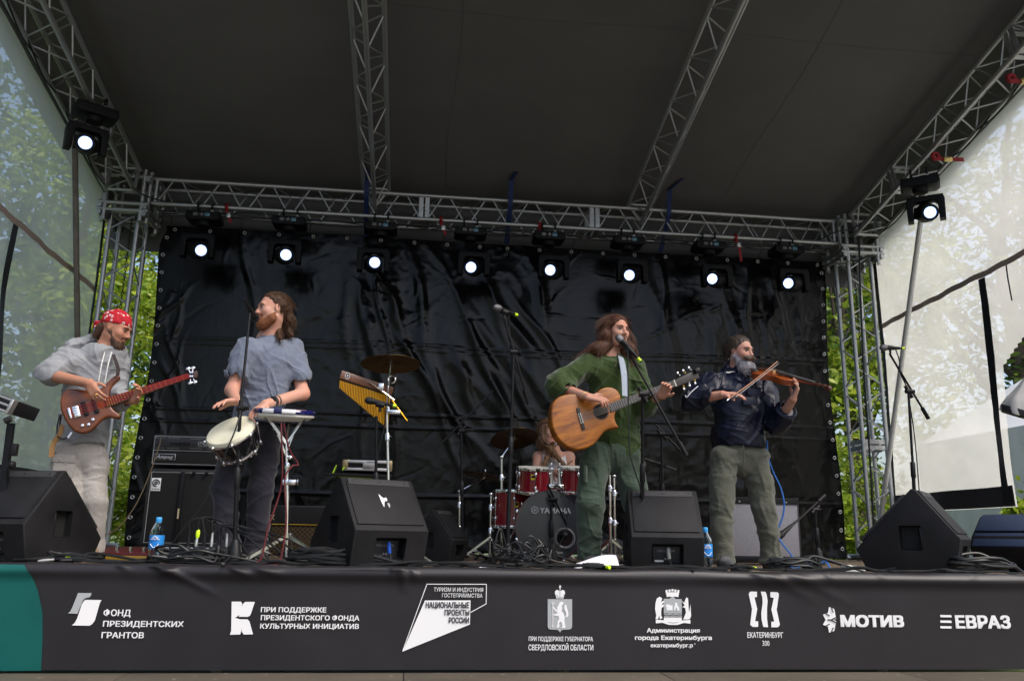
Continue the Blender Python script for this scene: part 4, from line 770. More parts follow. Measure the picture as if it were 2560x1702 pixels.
# small case on an X stand
Yk = -2.6
t = thing('folding_table', 'small black table with lime green edges behind the bar chimes', 'table', fl(900, Yk)); tz = at(880, 1180, Yk)[2]
MB().box(V(at(895, 1180, Yk)[0], Yk, tz), (.50, .34, .02), frame((-.1, 1, .22)), .004).build('top', BLK, t)
LIME = mat('lime_edge', (.35, .6, .02), .5)
for a, b in (((829, 1188), (841, 1163)), ((829, 1188), (935, 1196)), ((856, 1175), (872, 1148))): MB().cyl(at(*a, Yk-.16), at(*b, Yk-.1), .006, seg=6).build('edge', LIME, t)
for s in (-1, 1): MB().bar(V(at(888, 1180, Yk)[0]-s*.14, Yk-.1*s, tz-.02), V(at(888, 1180, Yk)[0]+s*.2, Yk-.1*s, FZ+.01), .03, .02).build('leg', BLKM, t)
c = at(921, 1159, Yk-.02); t = thing('flight_case', 'small aluminium edged flight case lying on the black table', 'flight case', c); Rk = frame((0, 1, .18)); PAL = mat('pale_aluminium', (.75, .75, .76), .35, .6)
MB().box(c, (.36, .24, .06), Rk, .004).build('body', BLK, t)
for z in (-.03, .027): MB().box(c+Rk@V(0, -.12, z), (.36, .014, .02), Rk, .003).build('edge_profile', PAL, t)
for a in (-1, 1): MB().box(c+Rk@V(a*.165, -.115, 0), (.045, .03, .078), Rk, .012).build('corner', mat('worn_brass', (.45, .36, .2), .4, .7, var=.3), t)
MB().box(c+Rk@V(.01, -.125, -.004), (.09, .014, .045), Rk, .004).build('latch', STEEL, t); lettering('X6A', BLKM, t, c+Rk@V(-.005, -.128, .019), Rk[:, 0], Rk[:, 2], width=.06, height=.016)
# electronic hand drum on its stand
Yw = -3.72; c = at(711, 1036, Yw); t = thing('electronic_drum', 'white and blue electronic drum pad on a chrome stand', 'electronic drum', c); axw = nrm((.02, -.13, 1))
NAVY = mat('navy_gloss', (.008, .01, .09), .12, coat=.8); IVORY = mat('ivory_plastic', (.72, .71, .66), .4)
MB().lathe([(.06, -.045), (.15, -.035), (.185, -.012), (.188, .0), (.18, .004)], c, axw, 48).build('body', IVORY, t); MB().lathe([(.178, .002), (.192, .004), (.196, .018), (.19, .03), (.172, .034), (.165, .026)], c, axw, 48, closed=True).build('rim', NAVY, t); MB().lathe([(.001, .026), (.166, .026)], c, axw, 40).build('pad', mat('pad_white', (.75, .75, .75), .5), t)
for a0, a1 in ((-2.15, -1.75), (-1.5, -1.08), (.9, 1.4)): 
    v = []; f = []; F = frame(axw, (0, 1, 0))
    for k in range(9):
        a = a0+(a1-a0)*k/8; 
        for r_, z_ in ((.1895, .002), (.1985, .005), (.199, .019), (.1925, .032)): v.append(c+axw*z_+r_*(V(math.cos(a), math.sin(a), 0)-axw*(V(math.cos(a), math.sin(a), 0)@axw)))
        if k:
            for m_ in range(3): i = 4*k+m_; f.append((i-4, i-3, i+1, i))
    raw('rim_panel', v, f, mat('panel_white', (.7, .7, .72), .35), t)
lettering('KORG', NAVY, t, c+V(-.035, -.2005, .006), (1, .0, 0), (0, .1, 1), width=.06, height=.015, bold=.04)
for k in range(4): MB().cyl(c+V(-.03+.03*k, -.155, -.027), c+V(-.03+.03*k, -.168, -.028), .006, seg=8).build('jack', BLKM if k != 2 else CHROME, t)
bp = fl(716, Yw); st = thing('drum_stand', 'chrome tripod snare stand under the electronic drum', 'drum stand', bp, 'chrome drum stands'); hub = at(716, 1110, Yw)
MB().cyl(bp+V(0, 0, .03), at(718, 1230, Yw), .013, seg=12).build('tube', CHROME, st); MB().cyl(at(718, 1235, Yw), hub, .010, seg=12).build('tube', CHROME, st); MB().box(at(722, 1205, Yw), (.09, .035, .035), None, .008).build('clamp_block', CHROME, st); MB().lathe([(.004, 0), (.018, .004), (.02, .012), (.006, .016)], at(741, 1205, Yw), (1, 0, .1), 14).build('wing_screw', CHROME, st); MB().lathe([(.015, -.02), (.019, 0), (.015, .02)], at(718, 1165, Yw), (0, 0, 1), 12).build('collar', CHROME, st); MB().ell(at(725, 1143, Yw), (.02, .016, .014), seg=10, rings=8).build('ball_tilter', CHROME, st)
for a in (-2.2, -.5, 1.5):
    e = c+V(.15*math.cos(a), .15*math.sin(a), -.035); k = hub+V(.07*math.cos(a), .07*math.sin(a), .03); MB().bar(hub, e, .012, .02).build('basket_arm', CHROME, st); MB().bar(hub-V(0, 0, .07), (hub+e)/2, .008, .012).build('basket_brace', CHROME, st); MB().ell(e+V(0, 0, .004), (.018, .018, .016), seg=8, rings=6).build('grip', RUB, st)
for k in range(3):
    a = -2.6+2*PI*k/3; u = V(-math.sin(a), math.cos(a), 0); e = bp+V(.30*math.cos(a), .30*math.sin(a), .012)
    for q in (-1, 1): MB().bar(bp+V(0, 0, .185)+u*.012*q, e+u*.012*q, .005, .018).build('leg', CHROME, st)
    MB().bar(bp+V(0, 0, .035), bp*.45+V(0, 0, .185)*.45+e*.55, .018, .005).build('brace', CHROME, st); MB().ell(e, (.022, .022, .016), seg=8, rings=6).build('rubber_foot', RUB, st)
# hand drum at the percussionist's waist
axd = nrm((-.30, -.62, .72)); c = at(576, 1077, -3.80); t = thing('hand_drum', 'black hand drum with pale skin and chrome hoops under the percussionist hands', 'drum', c-axd*.12); F = frame(axd, (0, 0, 1))
SKIN = mat('natural_drum_skin', (.62, .60, .46), .65, var=.12, vscale=6)
MB().lathe([(.150, .0), (.147, -.04), (.130, -.12), (.118, -.16), (.11, -.158), (.12, -.11)], c, axd, 48).build('shell', mat('gloss_black_shell', (.012, .012, .014), .16, coat=.6), t)
MB().lathe([(.001, .014), (.13, .013), (.147, .008), (.153, -.006), (.153, -.02)], c, axd, 48).build('skin', SKIN, t); hoop(t, c-axd*.016, axd, .153, CHROME, .008); hoop(t, c-axd*.155, axd, .121, CHROME, .009, 'lower_hoop')
for k in range(8):
    a = 2*PI*k/8+.2; rd = F[:, 0]*math.cos(a)+F[:, 2]*math.sin(a); rod('tension_rod', c+rd*.166-axd*.012, c+rd*.137-axd*.15, .004, CHROME, t, 6); MB().ell(c+rd*.139-axd*.15, (.011, .011, .02), np.stack([F[:, 0], F[:, 2], axd], 1), 8, 6).build('lug', CHROME, t); MB().ell(c+rd*.165-axd*.012, (.010, .010, .012), seg=8, rings=6).build('hook', CHROME, t)
MB().box(c+F@V(.145, -.05, .02), (.02, .05, .06), F, .004).build('strap_end', mat('striped_strap', (.6, .25, .03), .7, col2=(.1, .3, .05), vscale=40), t)
# ------------------------------------------------------------------ keyboard at the left edge
t = thing('keyboard', 'dark keyboard in an aluminium edged case at the left picture edge', 'keyboard', at(30, 1050, -3.75)); pA, pB = at(-150, 948, -3.75), at(62, 1028, -3.75); dk = nrm(pB-pA); pB2 = V(pB[0], pB[1], pB[2]); mid = (pA+pB)/2
Fk = frame((0, 1, .0)); Fk = np.stack([dk, nrm(np.cross(V(0, 0, 1), dk)), np.cross(dk, nrm(np.cross(V(0, 0, 1), dk)))], 1)
MB().box(mid, (np.linalg.norm(pB-pA), .36, .085), Fk, .006).build('case', BLK, t)
for z in (-.036, .0, .036): MB().box(mid+Fk@V(0, -.182, z), (np.linalg.norm(pB-pA), .01, .014), Fk, .003).build('edge_profile', mat('dull_aluminium', (.3, .3, .31), .4, .7), t)
MB().box(pB+Fk@V(-.006, -.16, 0), (.02, .06, .095), Fk, .006).build('corner', STEEL, t); MB().cyl(at(12, 1052, -3.9), at(28, 1046, -3.9), .02, seg=10).build('foot', RUB, t)
bs = fl(8, -3.75); t = thing('keyboard_stand', 'black keyboard stand with a purple lit edge at the left', 'stand', bs)
MB().bar(at(28, 1058, -3.75), at(12, 1185, -3.75), .035, .035).build('upright', BLKM, t); MB().bar(at(12, 1185, -3.75), bs+V(0, 0, .01), .035, .035).build('upright', BLKM, t); MB().box(at(36, 1124, -3.77), (.035, .04, .075), None, .006).build('clamp', BLK, t); MB().lathe([(.004, 0), (.024, .004), (.024, .02), (.01, .03)], at(26, 1162, -3.79), (1, -.3, 0), 14).build('knob', BLK, t)
# ================================================================== people: distance fields turned into continuous skins
class SDF:
    def __init__(s): s.it = []; s.post = None
    def rc(s, a, b, ra, rb=None, k=.02, n=None, f=1., op=0): s.it.append(('c', np.asarray(a, np.float32), np.asarray(b, np.float32), ra, ra if rb is None else rb, k, None if n is None else nrm(n).astype(np.float32), f, op)); return s
    def chain(s, pts, rs, k=.02, n=None, f=1.):
        for i in range(len(pts)-1): s.rc(pts[i], pts[i+1], rs[i], rs[i+1], k, n, f)
        return s
    def el(s, c, r, R=None, k=.02, op=0): s.it.append(('e', np.asarray(c, np.float32), np.asarray(r, np.float32), (np.eye(3) if R is None else R).astype(np.float32), k, op)); return s
    def bx(s, c, h, R=None, rd=.005, k=.01, op=0): s.it.append(('b', np.asarray(c, np.float32), np.asarray(h, np.float32), (np.eye(3) if R is None else R).astype(np.float32), rd, k, op)); return s
    def one(s, q, P):
        if q[0] == 'c':
            _, a, b, ra, rb, k, n, f, op = q; ba = b-a; pa = P-a; t = np.clip(pa@ba/(ba@ba+1e-12), 0, 1); w_ = pa-t[:, None]*ba
            if n is not None: w_ = w_+np.outer(w_@n, n)*(1/f-1)
            return np.sqrt((w_*w_).sum(1))-(ra+(rb-ra)*t)
        if q[0] == 'e':
            _, c, r, R, k, op = q; p = (P-c)@R; k0 = np.sqrt(((p/r)**2).sum(1)); k1 = np.sqrt(((p/(r*r))**2).sum(1))+1e-9; return k0*(k0-1)/k1
        _, c, h, R, rd, k, op = q; p = np.abs((P-c)@R)-h+rd; return np.sqrt((np.maximum(p, 0)**2).sum(1))+np.minimum(p.max(1), 0)-rd
    def mix(s, E, items):
        d = None
        for q, e in zip(items, E):
            op = q[-1]; k = q[5] if q[0] != 'e' else q[4]
            if d is None: d = e if op == 0 else np.full_like(e, 1.); 
            if d is e: continue
            if op == 0: hh = np.maximum(k-np.abs(d-e), 0)/k; d = np.minimum(d, e)-hh*hh*k/4
            else: e = -e; hh = np.maximum(k-np.abs(d-e), 0)/k; d = np.maximum(d, e)+hh*hh*k/4
        return d
    def ev(s, P, items=None, post=True):
        it = s.it if items is None else items
        d = s.mix([s.one(q, P) for q in it], it)
        
        if post and s.post is not None:
            m = np.abs(d) < .028
            if m.any(): d = d.copy(); d[m] += s.post(P[m])
        return d
    def bounds(s, pad=.05):
        lo, hi = [], []
        for q in s.it:
            op = q[-1]
            if op: continue
            if q[0] == 'c': r = max(q[3], q[4])*max(1, q[7]); lo.append(np.minimum(q[1], q[2])-r); hi.append(np.maximum(q[1], q[2])+r)
            else: r = np.linalg.norm(q[2]) if q[0] == 'b' else q[2].max(); lo.append(q[1]-r); hi.append(q[1]+r)
        return np.min(lo, 0)-pad, np.max(hi, 0)+pad
def nets(S, res):
    lo, hi = S.bounds(); B = 12; n = np.ceil((hi-lo)/(res*B)).astype(int)*B+1; nb = (n-1)//B
    g = np.full(n, 1., np.float32); bi = np.stack(np.meshgrid(*[np.arange(m) for m in nb], indexing='ij'), -1).reshape(-1, 3); cen = (lo+(bi*B+B/2)*res).astype(np.float32)
    E = np.stack([S.one(q, cen) for q in S.it]); ops = np.array([q[-1] for q in S.it]); sgn = S.mix(list(E), S.it); rad = B*res*.87
    act = np.abs(sgn) < rad+.03
    for b, v in zip(bi[~act], sgn[~act]): g[b[0]*B:b[0]*B+B+1, b[1]*B:b[1]*B+B+1, b[2]*B:b[2]*B+B+1] = np.sign(v)*res*4
    loc = np.stack(np.meshgrid(*[np.arange(B+1)]*3, indexing='ij'), -1).reshape(-1, 3)
    Ea = E[:, act]; mn = np.where(ops[:, None] == 0, Ea, 9).min(0); keep = np.where(ops[:, None] == 0, Ea < mn+2*rad+.06, Ea < rad+.05)
    for b, kp in zip(bi[act], keep.T):
        idx = b*B+loc; x0 = b*B; g[x0[0]:x0[0]+B+1, x0[1]:x0[1]+B+1, x0[2]:x0[2]+B+1] = S.ev((lo+idx*res).astype(np.float32), [S.it[i] for i in np.where(kp)[0]]).reshape(B+1, B+1, B+1)
    ins = g < 0; c = np.zeros(n-1, int)
    for dx in (0, 1):
        for dy in (0, 1):
            for dz in (0, 1): c += ins[dx:n[0]-1+dx, dy:n[1]-1+dy, dz:n[2]-1+dz]
    cell = np.argwhere((c > 0) & (c < 8)); ids = np.full(n-1, -1, int); ids[cell[:, 0], cell[:, 1], cell[:, 2]] = np.arange(len(cell)); acc = np.zeros((len(cell), 3)); cnt = np.zeros(len(cell))
    for ax in range(3):
        o = [a for a in range(3) if a != ax]
        for p in (0, 1):
            for q in (0, 1):
                s0 = np.zeros(3, int); s0[o[0]] = p; s0[o[1]] = q; s1 = s0.copy(); s1[ax] = 1; A = cell+s0; Bc = cell+s1
                va = g[A[:, 0], A[:, 1], A[:, 2]]; vb = g[Bc[:, 0], Bc[:, 1], Bc[:, 2]]; m = (va < 0) != (vb < 0); t = np.where(m, va/(va-vb+1e-12), 0)
                pt = A+t[:, None]*(s1-s0); acc += pt*m[:, None]; cnt += m
    v = lo+acc/np.maximum(cnt, 1)[:, None]*res; F = []
    for ax in range(3):
        o = [a for a in range(3) if a != ax]; s = [slice(1, n[0]-1), slice(1, n[1]-1), slice(1, n[2]-1)]; s[ax] = slice(0, n[ax]-1); s2 = list(s); s2[ax] = slice(1, n[ax])
        a = ins[tuple(s)]; b = ins[tuple(s2)]; e = np.argwhere(a != b)
        if not len(e): continue
        off = np.ones(3, int); off[ax] = 0; e = e+off; fl_ = ins[e[:, 0], e[:, 1], e[:, 2]]
        d0 = np.zeros(3, int); d0[o[0]] = 1; d1 = np.zeros(3, int); d1[o[1]] = 1
        q = [ids[tuple((e-k).T)] for k in (d0+d1, d1, 0*d0, d0)]; q = np.stack(q, 1)
        if ax == 1: fl_ = ~fl_
        q[~fl_] = q[~fl_][:, ::-1]; F.append(q)
    F = np.concatenate(F); F = F[(F >= 0).all(1)]
    return v, F
def skin(S, name, m, parent, res=.006, sm=0):
    v, f = nets(S, res)
    e = np.concatenate([f[:, [0, 1]], f[:, [1, 2]], f[:, [2, 3]], f[:, [3, 0]]])
    for _ in range(sm):
        a = np.zeros_like(v); c = np.zeros(len(v)); np.add.at(a, e[:, 0], v[e[:, 1]]); np.add.at(c, e[:, 0], 1); v = v*.5+.5*a/np.maximum(c, 1)[:, None]
    return raw(name, v, f, m, parent)
def grad_strands(o, n, ln, dirv, seed, m, r=.0012, jit=.3, name='strands', sel=None, off=.001, curl=0.):
    g = np.random.default_rng(seed); me = o.data; k = len(me.vertices); co = np.empty(k*3); me.vertices.foreach_get('co', co); co = co.reshape(-1, 3); nr = np.empty(k*3); me.vertices.foreach_get('normal', nr); nr = nr.reshape(-1, 3)
    L0 = root_loc(o); ok = np.arange(k) if sel is None else np.where(sel(co+L0))[0]
    if not len(ok): return
    mb = MB()
    for i in g.choice(ok, n):
        p = co[i]+nr[i]*off; dv = (dirv(co[i]+L0) if callable(dirv) else np.asarray(dirv))+g.normal(0, jit, 3)*.5; dv = dv-nr[i]*(dv@nr[i])*.8; dv = nrm(dv); L = ln*g.uniform(.6, 1.3); side = nrm(np.cross(dv, nr[i]))
        cv = g.normal(0, curl) if curl else 0
        pts = [p, p+dv*L*.5+nr[i]*L*.05+side*cv*L*.3, p+dv*L+nr[i]*L*.02+V(0, 0, -L*.08)+side*cv*L]; mb.tube(pts, [r, r, r*.3], 3, cap=False)
    mb.v = [tuple(np.array(q)+L0) for q in mb.v]; return tag(mb.build(name, m, o), kind='stuff')
SK = lambda nm, c: mat('skin_'+nm, c, .5, spec=.35, var=.16, vscale=14, col2=(min(1, c[0]*1.08), c[1]*.86, c[2]*.82), sss=.12, bump=.04, bscale=120)
def cloth(nm, c, rough=.85, bump=.3, bs=14, sheen=.2, var=.12, vs=5, spec=.25):
    m = mat(nm, c, rough, var=var, vscale=vs, sheen=sheen, spec=spec); t = m.node_tree; b = t.nodes['Principled BSDF']; tc = t.nodes.new('ShaderNodeTexCoord')
    n1 = t.nodes.new('ShaderNodeTexNoise'); n1.inputs['Scale'].default_value = bs; n1.inputs['Detail'].default_value = 3; n1.inputs['Distortion'].default_value = 1.2
    n2 = t.nodes.new('ShaderNodeTexNoise'); n2.inputs['Scale'].default_value = 350; t.links.new(tc.outputs['Object'], n1.inputs[0]); t.links.new(tc.outputs['Object'], n2.inputs[0])
    mx = t.nodes.new('ShaderNodeMath'); mx.operation = 'MULTIPLY_ADD'; mx.inputs[1].default_value = .06; t.links.new(n2.outputs[0], mx.inputs[0]); t.links.new(n1.outputs[0], mx.inputs[2])
    bp = t.nodes.new('ShaderNodeBump'); bp.inputs['Strength'].default_value = bump; bp.inputs['Distance'].default_value = .03; t.links.new(mx.outputs[0], bp.inputs['Height']); t.links.new(bp.outputs[0], b.inputs['Normal']); return m
def wrk(amp, fr, dirs, seed=0., warp=5.):
    """cloth folds: ridged noise drawn out across each direction"""
    Ms = []
    for i, d in enumerate(dirs): F = frame(d, (.13, .9, .2)); Ms.append((F, V(.22, 1., .28)*fr*.42*(1+.35*i)))
    def f(P):
        m = noise3(P+seed+9, 3.5); w0 = (noise3(P+seed, 6.)-.5)[:, None]*.10; r = 0
        for i, (F, sc_) in enumerate(Ms):
            n = noise3(((P+w0)@F)*sc_+seed*3+i*7.7, 1.); r = r+np.maximum(0, 1-np.abs(2*n-1)*2.2)**1.5*np.clip((m if i % 2 == 0 else 1-m)*2.4-.55, 0, 1)
        n2 = noise3(((P+w0)@Ms[0][0])*Ms[0][1]*2.3+seed, 1.); r = r+.35*np.maximum(0, 1-np.abs(2*n2-1)*2.6)**1.5
        return -amp*1.6*r+amp*.45-amp*.8*(noise3(P+seed, 9.)-.5)
    return f
def head_sdf(S, c, R, sc=1., jaw=1.):
    L = lambda x, y, z: c+R@(V(x, y, z)*sc)
    S.el(L(0, -.014, .035), V(.074, .096, .084)*sc, R, .02); S.el(L(0, .03, -.028), V(.062, .064, .083)*sc, R, .03)
    S.rc(L(0, .02, -.07), L(0, .058, -.098), .045*sc*jaw, .026*sc*jaw, .03); S.rc(L(-.05, -.0, -.055), L(-.018, .06, -.098), .018*sc, .016*sc, .03); S.rc(L(.05, -.0, -.055), L(.018, .06, -.098), .018*sc, .016*sc, .03)
    for s in (-1, 1): S.el(L(s*.040, .060, -.024), V(.022, .020, .02)*sc, R, .025)
    S.el(L(0, .082, .026), V(.048, .014, .011)*sc, R, .02)
    for s in (-1, 1): S.el(L(s*.031, .100, .004), V(.017, .017, .0105)*sc, R, .014, 1)
    S.rc(L(0, .088, .012), L(0, .110, -.028), .0075*sc, .0115*sc, .012); 
    for s in (-1, 1): S.el(L(s*.011, .098, -.033), V(.008, .011, .008)*sc, R, .008)
    S.el(L(0, .089, -.056), V(.022, .010, .005)*sc, R, .008); S.el(L(0, .087, -.067), V(.019, .010, .006)*sc, R, .008); S.rc(L(-.02, .102, -.0615), L(.02, .102, -.0615), .0022*sc, .0022*sc, .004, op=1)
    for s in (-1, 1): S.el(L(s*.072, -.008, -.002), V(.008, .018, .028)*sc, R@rotz(-s*.25), .012); S.el(L(s*.081, -.004, .004), V(.005, .009, .015)*sc, R@rotz(-s*.25), .006, 1)
def face_parts(P, c, R, sc=1., brow=(.05, .03, .02), lip=(.34, .12, .11), eyes=True):
    L = lambda x, y, z: c+R@(V(x, y, z)*sc)
    for s in (-1, 1):
        e = MB().ell(L(s*.031, .0815, .003), .0098*sc, seg=12, rings=8).build('eye', mat('eye_white', (.30, .28, .27), .3), P); MB().ell(L(s*.031+.001, .0895, .002), V(.0048, .003, .0048)*sc, R, 10, 6).build('iris', mat('iris_dark', (.03, .025, .02), .15), e)
        MB().tube([L(s*(.031-.014), .0905, .0085), L(s*.031, .0945, .0115), L(s*(.031+.015), .088, .007)], .0028*sc, 5).build('eyelid', mat('lash_dark', (.12, .06, .045), .7), P)
        MB().tube([L(s*.012, .096, .021), L(s*.030, .0965, .0275), L(s*.049, .084, .022)], [.0032*sc, .004*sc, .002*sc], 5).build('eyebrow', mat('brow_%g' % brow[0], brow, .8), P)
    MB().ell(L(0, .0955, -.0555), V(.018, .005, .0035)*sc, R, 12, 6).build('lip', mat('lips', lip, .45), P); MB().ell(L(0, .0935, -.0672), V(.016, .005, .0048)*sc, R, 12, 6).build('lip', mat('lips', lip, .45), P)
def hand(S, W, d, n, thumb, curl=(.4, .45, .45, .4), spread=.0, sc=1., tc=.3, first=None):
    d = nrm(d); n = nrm(np.asarray(n)-d*(np.asarray(n)@d)); l = np.cross(d, n)*thumb; W = np.asarray(W, float)
    for y in (-.026, -.009, .009, .026): S.rc(W+l*y*.7*sc, W+(d*.085+l*y)*sc, .0165*sc, .0125*sc, .012)
    for i, (y, ln) in enumerate(((.029, .072), (.0095, .080), (-.0095, .074), (-.028, .058))):
        p = W+(d*(.088-.006*abs(i-1))+l*y)*sc; a = 0.; sp = l*(1.5-i)*spread; cu = curl[i]
        for j, fr in enumerate((.46, .30, .24)):
            a += cu*(1. if j else .8) if first is None or j else first; q = p+nrm(d*math.cos(a)+n*math.sin(a)+sp)*ln*fr*sc; S.rc(p, q, (.0092-.0008*j)*sc, (.0084-.0009*j)*sc, .005); p = q
    p = W+(d*.022+l*.022+n*.004)*sc; t1 = nrm(d*.62+l*.72+n*tc); q = p+t1*.045*sc; S.rc(p, q, .0135*sc, .0105*sc, .012); t2 = nrm(d*.9+l*.3+n*(tc+.15)); S.rc(q, q+t2*.034*sc, .0102*sc, .0085*sc, .005)
def shoe(P, ank, toe, m, sole=BLK):
    d = nrm(V(toe[0]-ank[0], toe[1]-ank[1], 0)); a = V(ank[0], ank[1], FZ); S = SDF(); Fm = np.stack([np.cross(d, V(0, 0, 1)), d, V(0, 0, 1)], 1)
    S.rc(a-d*.055+V(0, 0, .045), a+d*.03+V(0, 0, .055), .042, .045, .02); S.rc(a+d*.03+V(0, 0, .05), a+d*.17+V(0, 0, .034), .044, .034, .03, Fm[:, 0], 1.12); S.rc(a+V(0, 0, .05), a+V(0, 0, .115), .044, .046, .02); S.bx(a+d*.05+V(0, 0, -.045), (.2, .3, .05), Fm, .001, .004, 1)
    o = skin(S, 'shoe', m, P, .006); out = [(.046*math.cos(t)*(1 if abs(math.sin(t)) < 2 else 1), .145*math.sin(t)+.055) for t in np.linspace(0, 2*PI, 24, endpoint=False)]
    mb = MB(); v = [a+Fm@V(x, y, z) for z in (.0, .018) for x, y in out]; n = 24; mb._add(v, [tuple(range(n-1, -1, -1)), tuple(range(n, 2*n))]+[(i, (i+1) % n, n+(i+1) % n, n+i) for i in range(n)]); mb.build('sole', sole, o)
    for k in range(4): q = a+d*(.045+.025*k)+V(0, 0, .098-.012*k); MB().tube([q-Fm[:, 0]*.026-V(0, 0, .012), q+V(0, 0, .003), q+Fm[:, 0]*.026-V(0, 0, .012)], .0035, 5).build('lace', mat('lace_grey', (.25, .25, .26), .8), o)
    return o
def trousers(P, pel, hipA, hipB, knA, knB, anA, anB, m, fn, r=(.105, .088, .066, .072), waist=.15, dep=.72, fwd=(0, -1, 0), top=.06, res=.0075):
    S = SDF(); S.rc(pel+V(0, 0, top-.04), pel-V(0, 0, .02), waist, waist*1.04, .05, fwd, dep)
    for h, k, a in ((hipA, knA, anA), (hipB, knB, anB)):
        S.chain([h, k, a], [r[0], r[1], r[2]], .022); S.rc(a, V(a[0], a[1], FZ+.06), r[2], r[3], .02)
    for a in (anA, anB): S.bx(V(a[0], a[1], FZ-.1), (.2, .2, .145), None, .001, .004, 1)
    S.bx(pel+V(0, 0, top+.2), (.4, .4, .2), None, .001, .006, 1); S.post = fn; return skin(S, 'trousers', m, P, res)
def anchored(label, base): return thing('person', label, 'person', base, 'band on the stage')
# ------------------------------------------------------------------ percussionist
def percussionist():
    Y = -3.45; P = anchored('man in grey-blue short-sleeved shirt playing a hand drum at a straight mic stand', fl(610, Y)); sk = SK('fair', (.52, .30, .22))
    hc = at(682, 776, Y-.05); R = frame((-.86, -.50, -.03)); R = R@np.array([[math.cos(.06), 0, math.sin(.06)], [0, 1, 0], [-math.sin(.06), 0, math.cos(.06)]])
    nb = at(672, 846, Y); sA, sB = at(615, 872, Y-.12), at(733, 872, Y+.06); eA, wA = at(580, 975, Y-.16), at(590, 1003, Y-.34); eB, wB = at(757, 984, Y-.03), at(664, 1009, Y-.27)
    pel = at(632, 1078, Y+.03); hA, hB = at(594, 1098, Y), at(668, 1098, Y+.06); aA, aB = fl(566, Y-.06)+V(0, 0, .10), fl(636, Y+.06)+V(0, 0, .10); kA, kB = at(563, 1222, Y-.07), at(652, 1218, Y)
    S = SDF(); head_sdf(S, hc, R); S.rc(hc+R@V(0, -.015, -.06), nb, .056, .062, .03); ch = (sA+sB)/2-V(0, 0, .12)
    S.chain([nb-V(0, 0, .03), ch, pel], [.08, .13, .12], .06, (0, 1, 0), .75); S.rc(sA-V(-.03, 0, .01), sB-V(.03, 0, .01), .05, .05, .04)
    S.chain([sA, eA, wA], [.047, .041, .028], .03); S.chain([sB, eB, wB], [.047, .042, .028], .03); S.chain([hA, kA, aA], [.07, .05, .04]); S.chain([hB, kB, aB], [.07, .05, .04])
    hand(S, wA, at(552, 1004, Y-.42)-wA, (0, -.25, -1), -1, (.28, .3, .32, .35), .08); hand(S, wB, at(612, 1046, Y-.40)-wB, (-.2, -.3, -1), 1, (.16, .2, .2, .22), .12)
    skin(S, 'body', sk, P, .0052); face_parts(P, hc, R, brow=(.12, .055, .025))
    T = SDF(); cf = (.35, -.9, 0); T.rc(ch+V(0, 0, .02), pel+V(.02, 0, .08), .168, .165, .06, (.2, 1, 0), .72); T.rc(sA-V(-.04, 0, .03), sB-V(.04, 0, .03), .072, .072, .06); T.rc(nb-V(0, 0, .045), nb-V(0, 0, .0), .105, .068, .04)
    T.rc(sA, sA+(eA-sA)*.55, .072, .078, .05); T.rc(sB, sB+(eB-sB)*.62, .074, .082, .05)
    T.rc(sA+(eA-sA)*.45, sA+(eA-sA)*1.0, .062, .064, .006, op=1); T.rc(sB+(eB-sB)*.5, sB+(eB-sB)*1.1, .064, .066, .006, op=1); T.el(nb+V(-.005, 0, .05), (.064, .064, .05), None, .01, 1); T.bx(pel+V(0, 0, -.14), (.4, .4, .2), None, .001, .01, 1)
    T.post = wrk(.007, 30, [(.6, .2, .8), (-.7, .2, .6), (1, 0, .15)], 1.3); LIN = cloth('greyblue_linen', (.15, .175, .23)); sh = skin(T, 'shirt', LIN, P)
    c1, c2 = nb+V(-.03, -.062, -.035), nb+V(-.09, -.15, -.27); pts = spline([c1, (c1+c2)/2+V(.005, -.035, 0), c2], 6); mb = MB()
    for i in range(len(pts)-1): mb.bar(pts[i], pts[i+1], .03, .012, up=(0, -1, .3))
    mb.build('placket', LIN, sh); [MB().ell(pts[i]+V(0, -.012, 0), (.006, .004, .006), seg=8, rings=5).build('button', mat('shirt_button', (.2, .2, .22), .4), sh) for i in (1, 4, 7, 10)]
    MB().tube([nb+V(.066*math.cos(a), .066*math.sin(a), .012-.014*math.sin(-a)) for a in np.linspace(0, 2*PI, 24, endpoint=False)], .011, 6, closed=True).build('collar', LIN, sh)
    trousers(P, pel, hA, hB, kA, kB, aA, aB, cloth('charcoal_trousers', (.028, .027, .036), var=.25), wrk(.008, 24, [(.4, 0, 1), (-.5, .2, .9)], 3.1), (.094, .080, .07, .076), .148)
    for a, t in ((aA, aA+V(-.04, -.2, 0)), (aB, aB+V(.06, -.2, 0))): shoe(P, a, t, cloth('dark_shoes', (.03, .028, .03)))
    HM = mat('hair_brown', (.055, .025, .011), .5, var=.5, vscale=60, aniso=(1, 1, .15), bump=.4, bscale=160, spec=.3); H = SDF(); Lh = lambda x, y, z: hc+R@V(x, y, z)
    H.el(Lh(0, -.018, .042), V(.080, .101, .089), R, .01); H.el(Lh(0, .085, -.01), V(.12, .085, .10), R, .012, 1); H.el(Lh(.11, .03, -.03), V(.05, .075, .085), R, .012, 1); H.el(Lh(-.11, .03, -.03), V(.05, .075, .085), R, .012, 1)
    H.chain([Lh(0, -.085, .03), Lh(.01, -.115, -.05), Lh(.03, -.12, -.11)], [.042, .038, .028], .03, R[:, 0], 1.2); H.chain([Lh(.06, -.07, .0), Lh(.075, -.06, -.07), at(700, 846, Y-.13)], [.025, .03, .012], .03); H.chain([Lh(.03, -.12, -.10), at(728, 836, Y-.02)], [.03, .01], .02)
